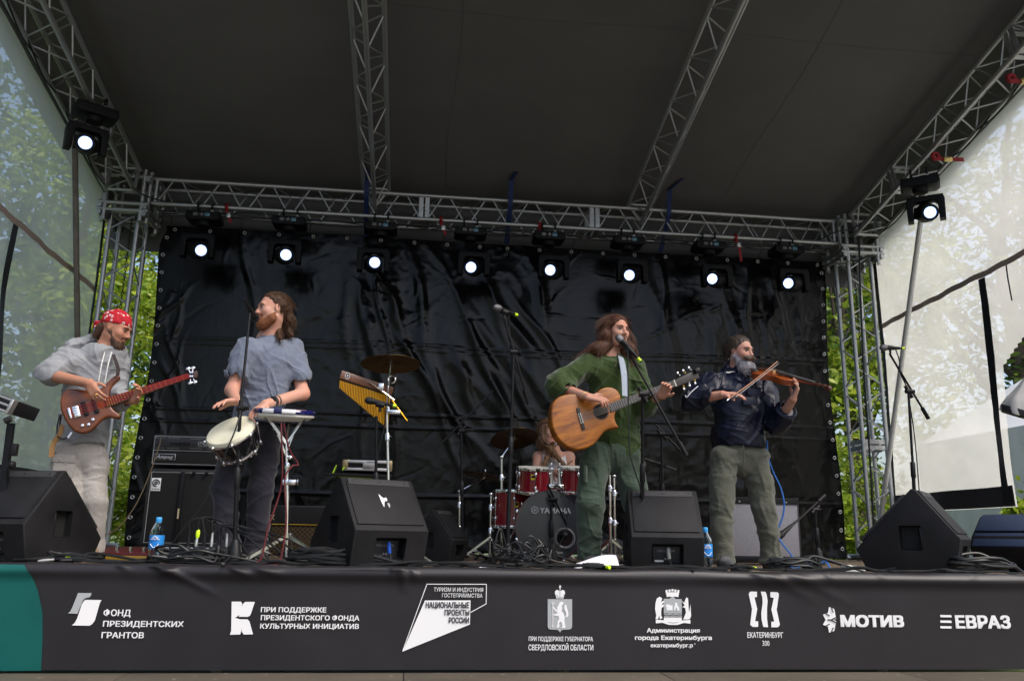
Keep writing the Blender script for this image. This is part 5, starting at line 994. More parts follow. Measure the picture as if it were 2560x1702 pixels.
    H.post = lambda Q: .0022*np.sin(Q@R[:, 0]*330+5*noise3(Q, 9))*1.; h = skin(H, 'hair', HM, P, .0045); grad_strands(h, 1100, .06, lambda q: V(.1, .05, -1) if q[2] < hc[2]+.05 else R@V(0, -1, -.1), 4, HM, .0009, .15)
    BM = mat('beard_ginger', (.19, .062, .018), .6, var=.4, vscale=90, bump=.6, bscale=220); B = SDF(); B.rc(Lh(-.05, .02, -.07), Lh(0, .06, -.108), .026, .03, .03); B.rc(Lh(.05, .02, -.07), Lh(0, .06, -.108), .026, .03, .03); B.el(Lh(0, .072, -.108), V(.034, .03, .032), R, .02); B.rc(Lh(-.028, .083, -.05), Lh(.028, .083, -.05), .012, .012, .012); B.chain([Lh(.060, .002, -.03), Lh(.050, .026, -.076), Lh(.02, .060, -.105)], [.012, .028, .034], .02); B.chain([Lh(-.060, .002, -.03), Lh(-.050, .026, -.076), Lh(-.02, .060, -.105)], [.012, .028, .034], .02)
    B.el(Lh(0, .105, -.062), V(.017, .02, .009), R, .01, 1); B.post = lambda Q: .003*noise3(Q, 120); b = skin(B, 'beard', BM, P, .0045); grad_strands(b, 450, .018, lambda q: R@V(0, .5, -1), 5, BM, .0009, .5)
    MB().ell(Lh(0, .094, -.063), V(.012, .008, .006), R, 10, 6).build('mouth', mat('mouth_dark', (.05, .012, .012), .5), P); MB().ell(Lh(.083, .0, -.03), .004, seg=8, rings=6).build('earring', CHROME, P)
    q = wB+(eB-wB)*.22; dd = nrm(eB-wB); w_ = MB().lathe([(.030, -.011), (.034, -.011), (.034, .011), (.030, .011)], q, dd, 20, closed=True).build('watch', RUB, P); MB().box(q+V(0, -.034, .012), (.036, .012, .034), None, .006).build('watch_case', BLKM, w_)
    MB().lathe([(.030, -.006), (.033, -.006), (.033, .006), (.030, .006)], q+dd*.03, dd, 20, closed=True).build('bracelet', RUB, P); return P
percussionist()
# ------------------------------------------------------------------ guitarist
GP = dict(O=at(1502, 1029, -3.62)); gN = nrm((.12, -1, .10))
def onpl(px, py, O, n): d = ray(px, py); return CAM+d*(((O-CAM)@n)/(d@n))
def guitarist():
    Y = -3.35; P = anchored('long-haired man in a green tunic singing and playing an acoustic guitar', fl(1530, Y)); sk = SK('tan', (.50, .28, .20))
    hc = at(1541, 828, Y-.04); R = frame((.40, -.90, -.06)); nb = at(1524, 896, Y); sA, sB = at(1466, 915, Y-.04), at(1586, 916, Y+.04); eA, wA = at(1398, 968, Y-.10), at(1470, 992, Y-.33); eB, wB = at(1612, 1008, Y-.06), at(1655, 988, Y-.24)
    pel = at(1530, 1118, Y+.05); hA, hB = at(1490, 1135, Y+.03), at(1568, 1135, Y+.07); aA, aB = fl(1474, Y-.02)+V(0, 0, .10), fl(1610, Y+.08)+V(0, 0, .10); kA, kB = at(1474, 1264, Y-.05), at(1590, 1258, Y+.0)
    S = SDF(); head_sdf(S, hc, R); S.rc(hc+R@V(0, -.015, -.06), nb, .054, .062, .03); ch = (sA+sB)/2-V(0, 0, .12); S.chain([nb-V(0, 0, .03), ch, pel], [.08, .12, .11], .06, (0, 1, 0), .75); S.rc(sA, sB, .05, .05, .04)
    S.chain([sA, eA, wA], [.047, .041, .027], .03); S.chain([sB, eB, wB], [.047, .041, .027], .03); S.chain([hA, kA, aA], [.07, .05, .04]); S.chain([hB, kB, aB], [.07, .05, .04])
    hand(S, wA, at(1516, 1000, Y-.36)-wA, (.1, .55, -.75), 1, (.3, .5, .6, .65), .03, 1.0, -.1); hand(S, wB, at(1672, 958, Y-.33)-wB, (-.2, -.95, .25), 1, (.55, .6, .6, .6), .05, 1., .1)
    skin(S, 'body', sk, P, .0052); face_parts(P, hc, R, brow=(.06, .032, .02)); Lh = lambda x, y, z: hc+R@V(x, y, z)
    MB().ell(Lh(0, .092, -.064), V(.014, .008, .008), R, 10, 6).build('mouth', mat('mouth_dark', (.05, .012, .012), .5), P)
    GRN = cloth('green_linen', (.026, .050, .008), sheen=.3); T = SDF(); T.rc(ch+V(0, 0, .03), pel+V(.02, .0, .06), .162, .175, .06, (0, 1, 0), .74); T.rc(pel+V(.04, -.0, .05), pel+V(.08, 0, -.02), .13, .12, .05, (0, 1, 0), .8); T.rc(sA-V(-.03, 0, .025), sB-V(.03, 0, .025), .074, .074, .06); T.rc(nb-V(0, 0, .05), nb-V(0, 0, .012), .11, .07, .04)
    T.chain([sA, eA+V(.0, 0, .01)], [.076, .088], .05); T.rc(eA, eA+(wA-eA)*.28, .088, .066, .05); T.rc(eA+(wA-eA)*.22, wA, .052, .05, .006, op=1); T.chain([sB, eB], [.076, .074], .05); T.rc(eB, eB+(wB-eB)*.3, .074, .058, .04); T.rc(eB+(wB-eB)*.25, wB, .046, .044, .006, op=1)
    T.el(nb+V(0, -.03, .055), (.07, .075, .062), None, .01, 1); T.rc(nb+V(.01, -.13, -.02), nb+V(.012, -.15, -.1), .014, .004, .01, op=1); T.post = wrk(.009, 26, [(.5, .2, .9), (-.7, .1, .7), (1, .2, -.2)], 5.3); sh = skin(T, 'tunic', GRN, P)
    [MB().ell(nb+V(.005, -.142-.006*k, -.05-.035*k), (.008, .006, .008), seg=8, rings=5).build('button', mat('tunic_button', (.08, .07, .04), .5), sh) for k in range(2)]
    TR = cloth('green_cargo', (.043, .066, .045), var=.25, vs=6); o = trousers(P, pel, hA, hB, kA, kB, aA, aB, TR, wrk(.007, 24, [(.3, 0, 1), (-.4, .2, .9), (.9, 0, .3)], 2.2), (.098, .088, .078, .088), .155)
    pk = at(1461, 1185, Y-.10); MB().box(pk+V(.012, .012, 0), (.022, .10, .12), rotz(-.35), .009).build('cargo_pocket', TR, o); MB().tube([at(1452, 1252, Y-.17), at(1475, 1255, Y-.19), at(1500, 1262, Y-.14)], .003, 4).build('knee_seam', TR, o); MB().tube([at(1530, 1108, Y-.13), at(1532, 1130, Y-.14), at(1531, 1150, Y-.12)], .004, 4).build('fly_seam', TR, o)
    for a, t in ((aA, aA+V(-.0, -.2, 0)), (aB, aB+V(.08, -.2, 0))): shoe(P, a, t, cloth('dark_shoes', (.03, .028, .03)))
    HM = mat('hair_auburn', (.060, .021, .008), .5, var=.5, vscale=55, aniso=(1, 1, .12), bump=.4, bscale=170, spec=.3); H = SDF(); H.el(Lh(0, -.016, .042), V(.082, .102, .088), R, .01); H.el(Lh(.004, .108, -.03), V(.068, .105, .112), R, .012, 1)
    H.chain([Lh(-.072, -.02, .05), Lh(-.096, -.01, -.04), at(1493, 872, Y-.08), at(1452, 886, Y-.06)], [.035, .040, .045, .012], .04); H.chain([Lh(-.07, -.04, .03), Lh(-.10, -.03, -.06), at(1482, 884, Y-.01)], [.04, .05, .03], .05); H.chain([Lh(.076, -.02, .05), Lh(.096, -.01, -.04), at(1577, 872, Y-.04), at(1582, 892, Y-.07)], [.028, .030, .030, .014], .04); H.rc(Lh(0, -.07, .02), Lh(0, -.08, -.12), .075, .06, .04)
    H.post = lambda Q: .0022*np.sin((Q@R[:, 0]*1.+Q@R[:, 1]*.7)*300+5*noise3(Q, 7)); h = skin(H, 'hair', HM, P, .0045)
    grad_strands(h, 1300, .09, lambda q: (nrm(V(-.55 if q[0] < hc[0]-.03 else .12, 0, -1)) if q[2] < hc[2]+.05 else R@V(-.8 if (q-hc)@R[:, 0] < 0 else .8, -.1, -.4)), 14, HM, .0011, .10, sel=lambda C: ((C-hc)@R[:, 1] < .045) | (C[:, 2] < hc[2]-.11))
    BM = mat('beard_brown', (.065, .030, .017), .7, var=.4, vscale=90, bump=.5, bscale=220); B = SDF(); B.el(Lh(0, .064, -.104), V(.032, .026, .022), R, .02); B.rc(Lh(-.046, .025, -.078), Lh(-.012, .062, -.105), .014, .016, .02); B.rc(Lh(.046, .025, -.078), Lh(.012, .062, -.105), .014, .016, .02); B.rc(Lh(-.024, .087, -.0475), Lh(.024, .087, -.0475), .006, .006, .01); B.el(Lh(0, .1, -.066), V(.022, .02, .012), R, .01, 1); b = skin(B, 'beard', BM, P, .0045); grad_strands(b, 300, .012, lambda q: R@V(0, .4, -1), 15, BM, .0008, .5)
    # strap over the left shoulder, bracelet
    mb = MB(); pts = spline([at(1548, 886, Y+.02), at(1553, 897, Y-.11), at(1560, 935, Y-.19), at(1563, 990, Y-.24)], 6); [mb.bar(pts[i], pts[i+1], .045, .004, up=(.2, -1, .2)) for i in range(len(pts)-1)]; tag(mb.build('guitar_strap', cloth('pale_blue_strap', (.30, .34, .40))), 'pale blue-grey guitar strap over the green tunic', 'strap')
    dd = nrm(eA-wA); MB().lathe([(.029, -.003), (.032, 0), (.029, .003)], wA+dd*.02, dd, 18, closed=True).build('bracelet', mat('thin_brass', (.4, .28, .1), .4, .6), P); dd = nrm(eB-wB); MB().lathe([(.029, -.005), (.033, 0), (.029, .005)], wB+dd*.02, dd, 18, closed=True).build('bracelet', RUB, P)
guitarist()
def wood(nm, c1, c2, e1, rough=.3, coat=.4, sc=26):
    m = mat(nm, c1, rough, coat=coat); t = m.node_tree; b = t.nodes['Principled BSDF']; tc = t.nodes.new('ShaderNodeTexCoord'); e1 = nrm(e1); vm = t.nodes.new('ShaderNodeVectorMath'); vm.operation = 'DOT_PRODUCT'; vm.inputs[1].default_value = tuple(e1); t.links.new(tc.outputs['Object'], vm.inputs[0])
    e2 = nrm(np.cross(e1, V(0, -1, 0))); v2 = t.nodes.new('ShaderNodeVectorMath'); v2.operation = 'DOT_PRODUCT'; v2.inputs[1].default_value = tuple(e2); t.links.new(tc.outputs['Object'], v2.inputs[0])
    cb = t.nodes.new('ShaderNodeCombineXYZ'); k = t.nodes.new('ShaderNodeMath'); k.operation = 'MULTIPLY'; k.inputs[1].default_value = .12; t.links.new(vm.outputs['Value'], k.inputs[0]); t.links.new(k.outputs[0], cb.inputs[0]); t.links.new(v2.outputs['Value'], cb.inputs[1])
    n = t.nodes.new('ShaderNodeTexNoise'); n.inputs['Scale'].default_value = sc; n.inputs['Detail'].default_value = 6; n.inputs['Distortion'].default_value = .6; t.links.new(cb.outputs[0], n.inputs['Vector'])
    n2 = t.nodes.new('ShaderNodeTexNoise'); n2.inputs['Scale'].default_value = sc*7; n2.inputs['Detail'].default_value = 3; t.links.new(cb.outputs[0], n2.inputs['Vector']); ad = t.nodes.new('ShaderNodeMath'); ad.operation = 'MULTIPLY_ADD'; ad.inputs[1].default_value = .45; t.links.new(n2.outputs[0], ad.inputs[0]); t.links.new(n.outputs[0], ad.inputs[2])
    rp = t.nodes.new('ShaderNodeValToRGB'); rp.color_ramp.elements[0].position = .55; rp.color_ramp.elements[1].position = .9; rp.color_ramp.elements[0].color = (*c1, 1); rp.color_ramp.elements[1].color = (*c2, 1); t.links.new(ad.outputs[0], rp.inputs[0]); t.links.new(rp.outputs[0], b.inputs['Base Color']); return m
def fretted(name, label, O, n, outline, thick, bodym, nut0, nut1, end0, end1, nfr, nst, strm, head, fbm, br, t_off=.006, body_part='body', fretm=None, scale_len=None, bev=.012):
    """traced outline in photo pixels laid on the plane (O, n)"""
    e1 = nrm(onpl(*nut0, O, n)-onpl(*end0, O, n)); e2 = np.cross(n, e1); e2 = e2 if e2[2] > 0 else -e2; Rm = np.stack([e1, -n, e2], 1)
    def ab(px, py): q = onpl(px, py, O, n)-O; return (q@e1, q@e2)
    T = thing(name, label, 'guitar', O); pts = [ab(*p) for p in outline]; sp = spline([(*p, 0) for p in pts+[pts[0]]], 4)[:-1, :2]
    MB().plate([tuple(p) for p in sp], 0, thick, Rm, O, bev).build(body_part, bodym, T)
    a0, a1, b0, b1 = ab(*nut0), ab(*nut1), ab(*end0), ab(*end1); up = lambda p, h: O+Rm@V(p[0], -h, p[1])
    q = [a0, a1, b1, b0]; mb = MB(); mb._add([up(p, .002) for p in q]+[up(p, t_off) for p in q], [(0, 1, 2, 3), (7, 6, 5, 4), (0, 4, 5, 1), (1, 5, 6, 2), (2, 6, 7, 3), (3, 7, 4, 0)]); mb.build('fretboard', fbm, T, False)
    mid0 = ((a0[0]+a1[0])/2, (a0[1]+a1[1])/2); mid1 = ((b0[0]+b1[0])/2, (b0[1]+b1[1])/2); w0 = abs(a0[1]-a1[1])/2; w1 = abs(b0[1]-b1[1])/2; MB().tube([up(mid0, -w0*.95+.003), up(((mid0[0]+mid1[0])/2, (mid0[1]+mid1[1])/2), -(w0+w1)/2*.95+.003), up(mid1, -w1+.003)], [w0*.95, (w0+w1)/2*.95, w1], 12).build('neck', bodym if name != 'acoustic_guitar' else mat('neck_wood', (.18, .08, .03), .4), T)
    Ln = math.hypot(mid0[0]-br[0][0] if False else mid0[0]-ab(*br[0])[0], mid0[1]-ab(*br[0])[1]); fr = fretm or SILV
    for k in range(1, nfr+1):
        x = Ln*(1-2**(-k/12)); f = x/math.hypot(mid0[0]-mid1[0], mid0[1]-mid1[1])
        if f > .99: break
        u = (a0[0]+(b0[0]-a0[0])*f, a0[1]+(b0[1]-a0[1])*f); v = (a1[0]+(b1[0]-a1[0])*f, a1[1]+(b1[1]-a1[1])*f); rod('fret', up(u, t_off+.0005), up(v, t_off+.0005), .0012, fr, T, 5)
    s0, s1 = ab(*br[0]), ab(*br[1])
    for k in range(nst):
        f = (k+.5)/nst; rod('string', up((a0[0]+(a1[0]-a0[0])*f, a0[1]+(a1[1]-a0[1])*f), t_off+.004), up((s0[0]+(s1[0]-s0[0])*f, s0[1]+(s1[1]-s0[1])*f), t_off+.008), .0011 if nst > 4 else .0016, strm, T, 5)
    hp = [ab(*p) for p in head]; MB().plate(hp, .002, .016, Rm, O, .002).build('headstock', fbm, T); return T, ab, up, Rm
KOA = wood('koa_wood', (.40, .135, .008), (.15, .04, .004), onpl(1687, 958, GP['O'], gN)-onpl(1502, 1029, GP['O'], gN), .38, .12)
EB = mat('ebony', (.018, .014, .012), .4, var=.2)
og = [(1378, 1036), (1381, 1013), (1390, 997), (1405, 988), (1428, 984), (1455, 986), (1478, 986), (1492, 980), (1504, 971), (1521, 967), (1538, 971), (1549, 983), (1554, 1000), (1552, 1010), (1543, 1024), (1538, 1035), (1538, 1048), (1543, 1060), (1547, 1068), (1535, 1069), (1521, 1073), (1510, 1080), (1503, 1089), (1494, 1100), (1482, 1112), (1465, 1120), (1444, 1123), (1423, 1118), (1406, 1106), (1391, 1088), (1382, 1066)]
T, ab, up, Rm = fretted('acoustic_guitar', 'honey coloured acoustic cutaway guitar held by the long-haired singer', GP['O'], gN, og, .095, KOA, (1683, 951), (1689, 965), (1520, 1010), (1527, 1031), 20, 6, SILV, [(1685, 950), (1741, 924), (1750, 944), (1690, 967)], EB, [(1447, 1036), (1455, 1056)])
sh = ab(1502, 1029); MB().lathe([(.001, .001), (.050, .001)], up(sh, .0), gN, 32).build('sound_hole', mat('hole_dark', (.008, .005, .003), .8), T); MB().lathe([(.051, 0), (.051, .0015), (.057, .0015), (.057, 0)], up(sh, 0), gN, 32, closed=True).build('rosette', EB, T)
bp = [ab(1440, 1021), ab(1447, 1018), ab(1463, 1072), ab(1455, 1075)]; MB().plate(bp, -.009, 0, Rm, GP['O'], .002).build('bridge', EB, T); s0, s1 = ab(1449, 1032), ab(1457, 1058); rod('saddle', up(s0, .011), up(s1, .011), .003, IVORY, T, 6)
for k in range(6): f = (k+.5)/6; a, b = ab(1444, 1034), ab(1452, 1060); MB().ell(up((a[0]+(b[0]-a[0])*f, a[1]+(b[1]-a[1])*f), .01), .004, seg=8, rings=5).build('bridge_pin', IVORY, T)
n0, n1 = ab(1683, 950), ab(1690, 966); rod('nut', up(n0, .008), up(n1, .008), .004, IVORY, T, 6)
for k, (x, y) in enumerate([(1698, 938), (1712, 932), (1726, 925), (1708, 965), (1722, 957), (1736, 951)]): q = ab(x, y); MB().cyl(up(q, .01), up(q, -.012), .004, seg=8).build('tuner', GOLD if k % 2 else CHROME, T); MB().ell(up((q[0], q[1]+(.02 if k < 3 else -.02)), -.006), (.009, .006, .012), Rm, 8, 6).build('tuner_button', CHROME, T)
MB().box(up(ab(1741, 927), .01), (.04, .03, .03), Rm, .005).build('clip_tuner', BLK, T)
tag(T, cat='guitar')
# ------------------------------------------------------------------ bassist
BO = at(206, 1020, -3.56); bN = nrm((.16, -1, .12))
def Z3(x, y): return (80+x/4.127, 740+y/4.127)
def bassist():
    Y = -3.3; P = anchored('man in a red bandana and grey hoodie playing a bass guitar', fl(200, Y)); sk = SK('ruddy', (.44, .23, .15))
    hc = at(290, 822, Y-.02); R = frame((.95, -.16, -.30)); nb = at(262, 880, Y); sA, sB = at(172, 898, Y-.08), at(290, 906, Y+.10); eA, wA = at(124, 938, Y-.16), at(222, 958, Y-.33); eB, wB = at(283, 1000, Y+.0), at(338, 1000, Y-.20)
    pel = at(200, 1120, Y+.02); hA, hB = at(164, 1132, Y-.02), at(232, 1132, Y+.05); aA, aB = fl(178, Y-.05)+V(0, 0, .1), fl(222, Y+.08)+V(0, 0, .1); kA, kB = at(166, 1258, Y-.06), at(234, 1252, Y+.02)
    S = SDF(); head_sdf(S, hc, R); S.rc(hc+R@V(0, -.02, -.06), nb, .054, .062, .03); ch = (sA+sB)/2-V(0, 0, .12); S.chain([nb-V(0, 0, .03), ch, pel], [.08, .12, .11], .06, (0, 1, 0), .75); S.rc(sA, sB, .05, .05, .04)
    S.chain([sA, eA, wA], [.047, .044, .028], .03); S.chain([sB, eB, wB], [.047, .041, .027], .03); S.chain([hA, kA, aA], [.07, .05, .04]); S.chain([hB, kB, aB], [.07, .05, .04])
    hand(S, wA, at(242, 990, Y-.36)-wA, (.5, .7, -.2), 1, (.35, .4, .4, .4), .03); hand(S, wB, at(352, 966, Y-.27)-wB, (-.5, -.85, .1), 1, (.5, .55, .55, .55), .04)
    skin(S, 'body', sk, P, .0052); face_parts(P, hc, R, brow=(.05, .03, .02)); Lh = lambda x, y, z: hc+R@V(x, y, z)
    HD = cloth('grey_hoodie', (.27, .28, .295), bump=.25); T = SDF(); T.rc(ch+V(0, 0, .03), pel+V(0, 0, .06), .165, .165, .06, (.4, 1, 0), .75); T.rc(sA-V(-.03, 0, .03), sB-V(.03, 0, .03), .08, .08, .06); T.rc(nb-V(0, 0, .05), nb-V(0, 0, .01), .11, .075, .04)
    T.chain([sA, sA+(eA-sA)*.9], [.082, .088], .05); T.rc(sA+(eA-sA)*.85, eA+V(0, 0, .08), .058, .055, .006, op=1) if False else None; T.chain([sB, eB], [.08, .075], .05); T.rc(eB, eB+(wB-eB)*.5, .075, .055, .04); T.rc(eB+(wB-eB)*.45, wB, .045, .045, .006, op=1)
    T.rc(pel+V(0, 0, .045), pel+V(0, 0, .02), .165, .158, .02, (.4, 1, 0), .75)
    for a in np.linspace(.3, 2*PI-.9, 14): T.el(nb+V(.088*math.cos(a-.6), .085*math.sin(a-.6), .0+.02*math.sin(a-.6)), (.034, .034, .028), None, .04)
    T.chain([at(205, 872, Y+.08), at(180, 868, Y+.02), at(225, 852, Y+.09)], [.05, .045, .04], .05); T.el(nb+V(0, -.02, .05), (.068, .07, .06), None, .012, 1); T.bx(pel+V(0, 0, -.17), (.4, .4, .2), None, .001, .012, 1); T.post = wrk(.010, 28, [(.3, .2, .9), (-.6, .1, .7), (.9, 0, .4)], 8.1); hd = skin(T, 'hoodie', HD, P)
    MB().lathe([(.158, -.03), (.170, -.026), (.172, .0), (.168, .03), (.158, .034)], pel+V(0, 0, .055), (0, 0, 1), 40).build('hem_rib', HD, hd) if False else None
    for x0, x1 in ((262, 246), (279, 262)): MB().tube(spline([at(x0, 880, Y-.13), at((x0+x1)/2-1, 915, Y-.19), at(x1, 957, Y-.20)], 6), .0035, 5).build('drawstring', mat('white_cord', (.7, .7, .68), .8), hd)
    TR = cloth('pale_cargo', (.36, .335, .31), var=.1); o = trousers(P, pel, hA, hB, kA, kB, aA, aB, TR, wrk(.007, 24, [(.3, 0, 1), (-.4, .2, .9), (.9, 0, .3)], 6.2), (.088, .078, .07, .076), .145); pk = at(160, 1168, Y-.095); MB().box(pk, (.13, .05, .14), rotz(.3), .012).build('cargo_pocket', TR, o); MB().box(pk+V(0, -.028, .055), (.135, .012, .05), rotz(.3), .004).build('pocket_flap', TR, o); MB().ell(pk+V(-.02, -.036, .04), .006, seg=8, rings=5).build('pocket_button', BLKM, o)
    for a, t in ((aA, aA+V(.03, -.2, 0)), (aB, aB+V(.1, -.2, 0))): shoe(P, a, t, cloth('tan_shoes', (.28, .2, .14)))
    RB = mat('bandana_red', (.45, .008, .018), .8); t = RB.node_tree; b = t.nodes['Principled BSDF']; tc = t.nodes.new('ShaderNodeTexCoord'); vo = t.nodes.new('ShaderNodeTexVoronoi'); vo.inputs['Scale'].default_value = 30; vo.feature = 'F1'; t.links.new(tc.outputs['Object'], vo.inputs['Vector']); rp = t.nodes.new('ShaderNodeValToRGB'); rp.color_ramp.interpolation = 'CONSTANT'; e = rp.color_ramp.elements; e[0].position = 0; e[0].color = (.5, .01, .02, 1); e[1].position = .16; e[1].color = (.75, .62, .62, 1); x = e.new(.30); x.color = (.45, .008, .018, 1); nz = t.nodes.new('ShaderNodeTexNoise'); nz.inputs['Scale'].default_value = 14; t.links.new(tc.outputs['Object'], nz.inputs[0]); gt = t.nodes.new('ShaderNodeMath'); gt.operation = 'GREATER_THAN'; gt.inputs[1].default_value = .42; t.links.new(nz.outputs[0], gt.inputs[0]); mx = t.nodes.new('ShaderNodeMixRGB'); mx.inputs[1].default_value = (.45, .008, .018, 1); t.links.new(gt.outputs[0], mx.inputs[0]); t.links.new(vo.outputs['Distance'], rp.inputs[0]); t.links.new(rp.outputs[0], mx.inputs[2]); t.links.new(mx.outputs[0], b.inputs['Base Color'])
    H = SDF(); H.el(Lh(0, -.014, .046), V(.081, .103, .088), R, .01); Rt = R@np.array([[1, 0, 0], [0, math.cos(.18), -math.sin(.18)], [0, math.sin(.18), math.cos(.18)]]); H.bx(Lh(0, 0, -.068), (.2, .2, .095), Rt, .002, .006, 1); H.post = wrk(.004, 40, [(.2, .9, .3), (.9, .1, .4)], 1.); bn = skin(H, 'bandana', RB, P, .005)
    K = SDF(); K.el(Lh(0, -.112, .008), V(.022, .02, .022), R, .01); K.chain([Lh(0, -.11, .005), Lh(-.01, -.15, .0), Lh(-.01, -.165, -.035)], [.012, .014, .006], .01, R[:, 0], 1.8); K.chain([Lh(.01, -.11, .0), Lh(.02, -.13, -.03)], [.012, .012], .01, R[:, 0], 1.6); skin(K, 'bandana_knot', RB, bn, .005)
    BM = mat('beard_dark', (.075, .038, .022), .7, var=.4, vscale=90, bump=.5, bscale=220); B = SDF(); B.el(Lh(0, .07, -.115), V(.036, .032, .045), R, .03); B.rc(Lh(-.056, .008, -.035), Lh(-.018, .06, -.105), .020, .034, .02); B.rc(Lh(.056, .008, -.035), Lh(.018, .06, -.105), .020, .034, .02); B.rc(Lh(-.026, .087, -.0475), Lh(.026, .087, -.0475), .010, .010, .01); B.el(Lh(0, .105, -.062), V(.016, .02, .006), R, .01, 1); B.rc(Lh(-.035, -.085, -.02), Lh(-.02, -.10, -.09), .03, .02, .02); B.rc(Lh(.035, -.085, -.02), Lh(.03, -.10, -.085), .03, .02, .02); B.post = lambda Q: .003*noise3(Q, 120); b = skin(B, 'beard_and_hair', BM, P, .0048); grad_strands(b, 600, .025, lambda q: R@V(0, .3, -1), 25, BM, .0009, .5)
    MB().lathe([(.0098, -.003), (.0108, 0), (.0098, .003)], wA+nrm(at(242, 990, Y-.36)-wA)*.105, at(242, 990, Y-.36)-wA, 12, closed=True).build('ring', GOLD, P)
    mb = MB(); pts = spline([at(283, 886, Y-.09), at(290, 905, Y-.17), at(295, 922, Y-.215), at(294, 938, Y-.24)], 5); [mb.bar(pts[i], pts[i+1], .022, .004, up=(.3, -1, .2)) for i in range(len(pts)-1)]; tag(mb.build('bass_strap', cloth('dark_strap', (.03, .02, .02))), 'dark strap over the grey hoodie', 'strap')
    mb = MB(); pts = spline([at(156, 1062, Y-.2), at(150, 1085, Y-.2), at(133, 1110, Y-.19), at(128, 1142, Y-.19)], 5); [mb.bar(pts[i], pts[i+1], .03, .005, up=(.1, -1, .1)) for i in range(len(pts)-1)]; tag(mb.build('leather_strap_end', mat('tan_leather', (.32, .17, .06), .6)), 'tan leather strap end hanging below the bass guitar', 'strap')
bassist()
BW_ = wood('bass_walnut', (.20, .055, .014), (.075, .02, .007), onpl(477, 939, BO, bN)-onpl(206, 1030, BO, bN), .32, .2, 20)
ob = [Z3(*q) for q in [(905, 825), (880, 808), (845, 822), (800, 857), (752, 905), (700, 950), (640, 968), (570, 965), (490, 958), (400, 952), (345, 968), (308, 1008), (288, 1070), (290, 1150), (308, 1210), (340, 1275), (378, 1335), (425, 1383), (470, 1405), (520, 1415), (570, 1405), (620, 1375), (662, 1335), (705, 1288), (745, 1260), (790, 1247), (840, 1256), (880, 1263), (906, 1250), (912, 1226), (893, 1205), (858, 1183), (830, 1155), (818, 1120), (800, 1050), (802, 985), (822, 935), (865, 885), (902, 848)]]
T, ab, up, Rm = fretted('bass_guitar', 'dark brown electric bass guitar with red strings held by the man in the bandana', BO, bN, ob, .04, BW_, Z3(1612, 800), Z3(1632, 846), Z3(735, 1062), Z3(768, 1150), 24, 4, mat('red_strings', (.55, .01, .02), .4), [Z3(*q) for q in [(1610, 798), (1660, 778), (1700, 765), (1712, 800), (1705, 838), (1634, 850)]], mat('bass_fretboard', (.05, .016, .012), .45), [Z3(375, 1160), Z3(415, 1262)], fretm=GOLD, bev=.014)
for (x, y) in ((545, 1165), (655, 1140)): q = ab(*Z3(x, y)); MB().box(up(q, .006), (.028, .016, .095), Rm, .005).build('pickup', BLK, T)
q = ab(*Z3(460, 1195)); MB().box(up(q, .006), (.038, .014, .075), Rm, .003).build('bridge', CHROME, T); [MB().box(up((q[0], q[1]-.027+.018*k), .015), (.03, .008, .010), Rm, .002).build('saddle', CHROME, T) for k in range(4)]
q = ab(*Z3(393, 1212)); MB().box(up(q, .006), (.014, .014, .072), Rm, .003).build('tailpiece', CHROME, T)
for (x, y) in ((525, 1338), (588, 1328), (632, 1277)): q = ab(*Z3(x, y)); MB().lathe([(.011, 0), (.012, .008), (.009, .016), (.001, .018)], up(q, .0), bN, 16).build('knob', CHROME, T)
for k, (x, y) in enumerate([(1610, 742), (1660, 735), (1630, 890), (1680, 882)]): q = ab(*Z3(x, y)); c_ = ab(*Z3(1655 if k % 2 else 1635, 790 if k < 2 else 830)); MB().cyl(up(c_, .012), up(c_, -.014), .006, seg=10).build('tuner', CHROME, T); MB().cyl(up(c_, -.012), up(q, -.012), .004, seg=8).build('tuner_stem', CHROME, T); MB().ell(up(q, -.012), (.016, .005, .012), Rm, 10, 6).build('tuner_button', CHROME, T)
MB().cyl(onpl(178, 1080, BO, bN)+V(0, .01, 0), onpl(168, 1094, BO, bN)+V(0, .01, 0), .007, seg=8).build('jack_plug', CHROME, T)
cable('instrument_cable', 'dark cable looping from the bass guitar', [onpl(169, 1092, BO, bN)+V(0, .01, 0), at(158, 1097, -3.55), at(145, 1090, -3.5), at(143, 1065, -3.42), at(152, 1040, -3.40), at(140, 1150, -3.35), at(135, 1300, -3.3), fl(150, -3.3, FZ+.008)], .005)
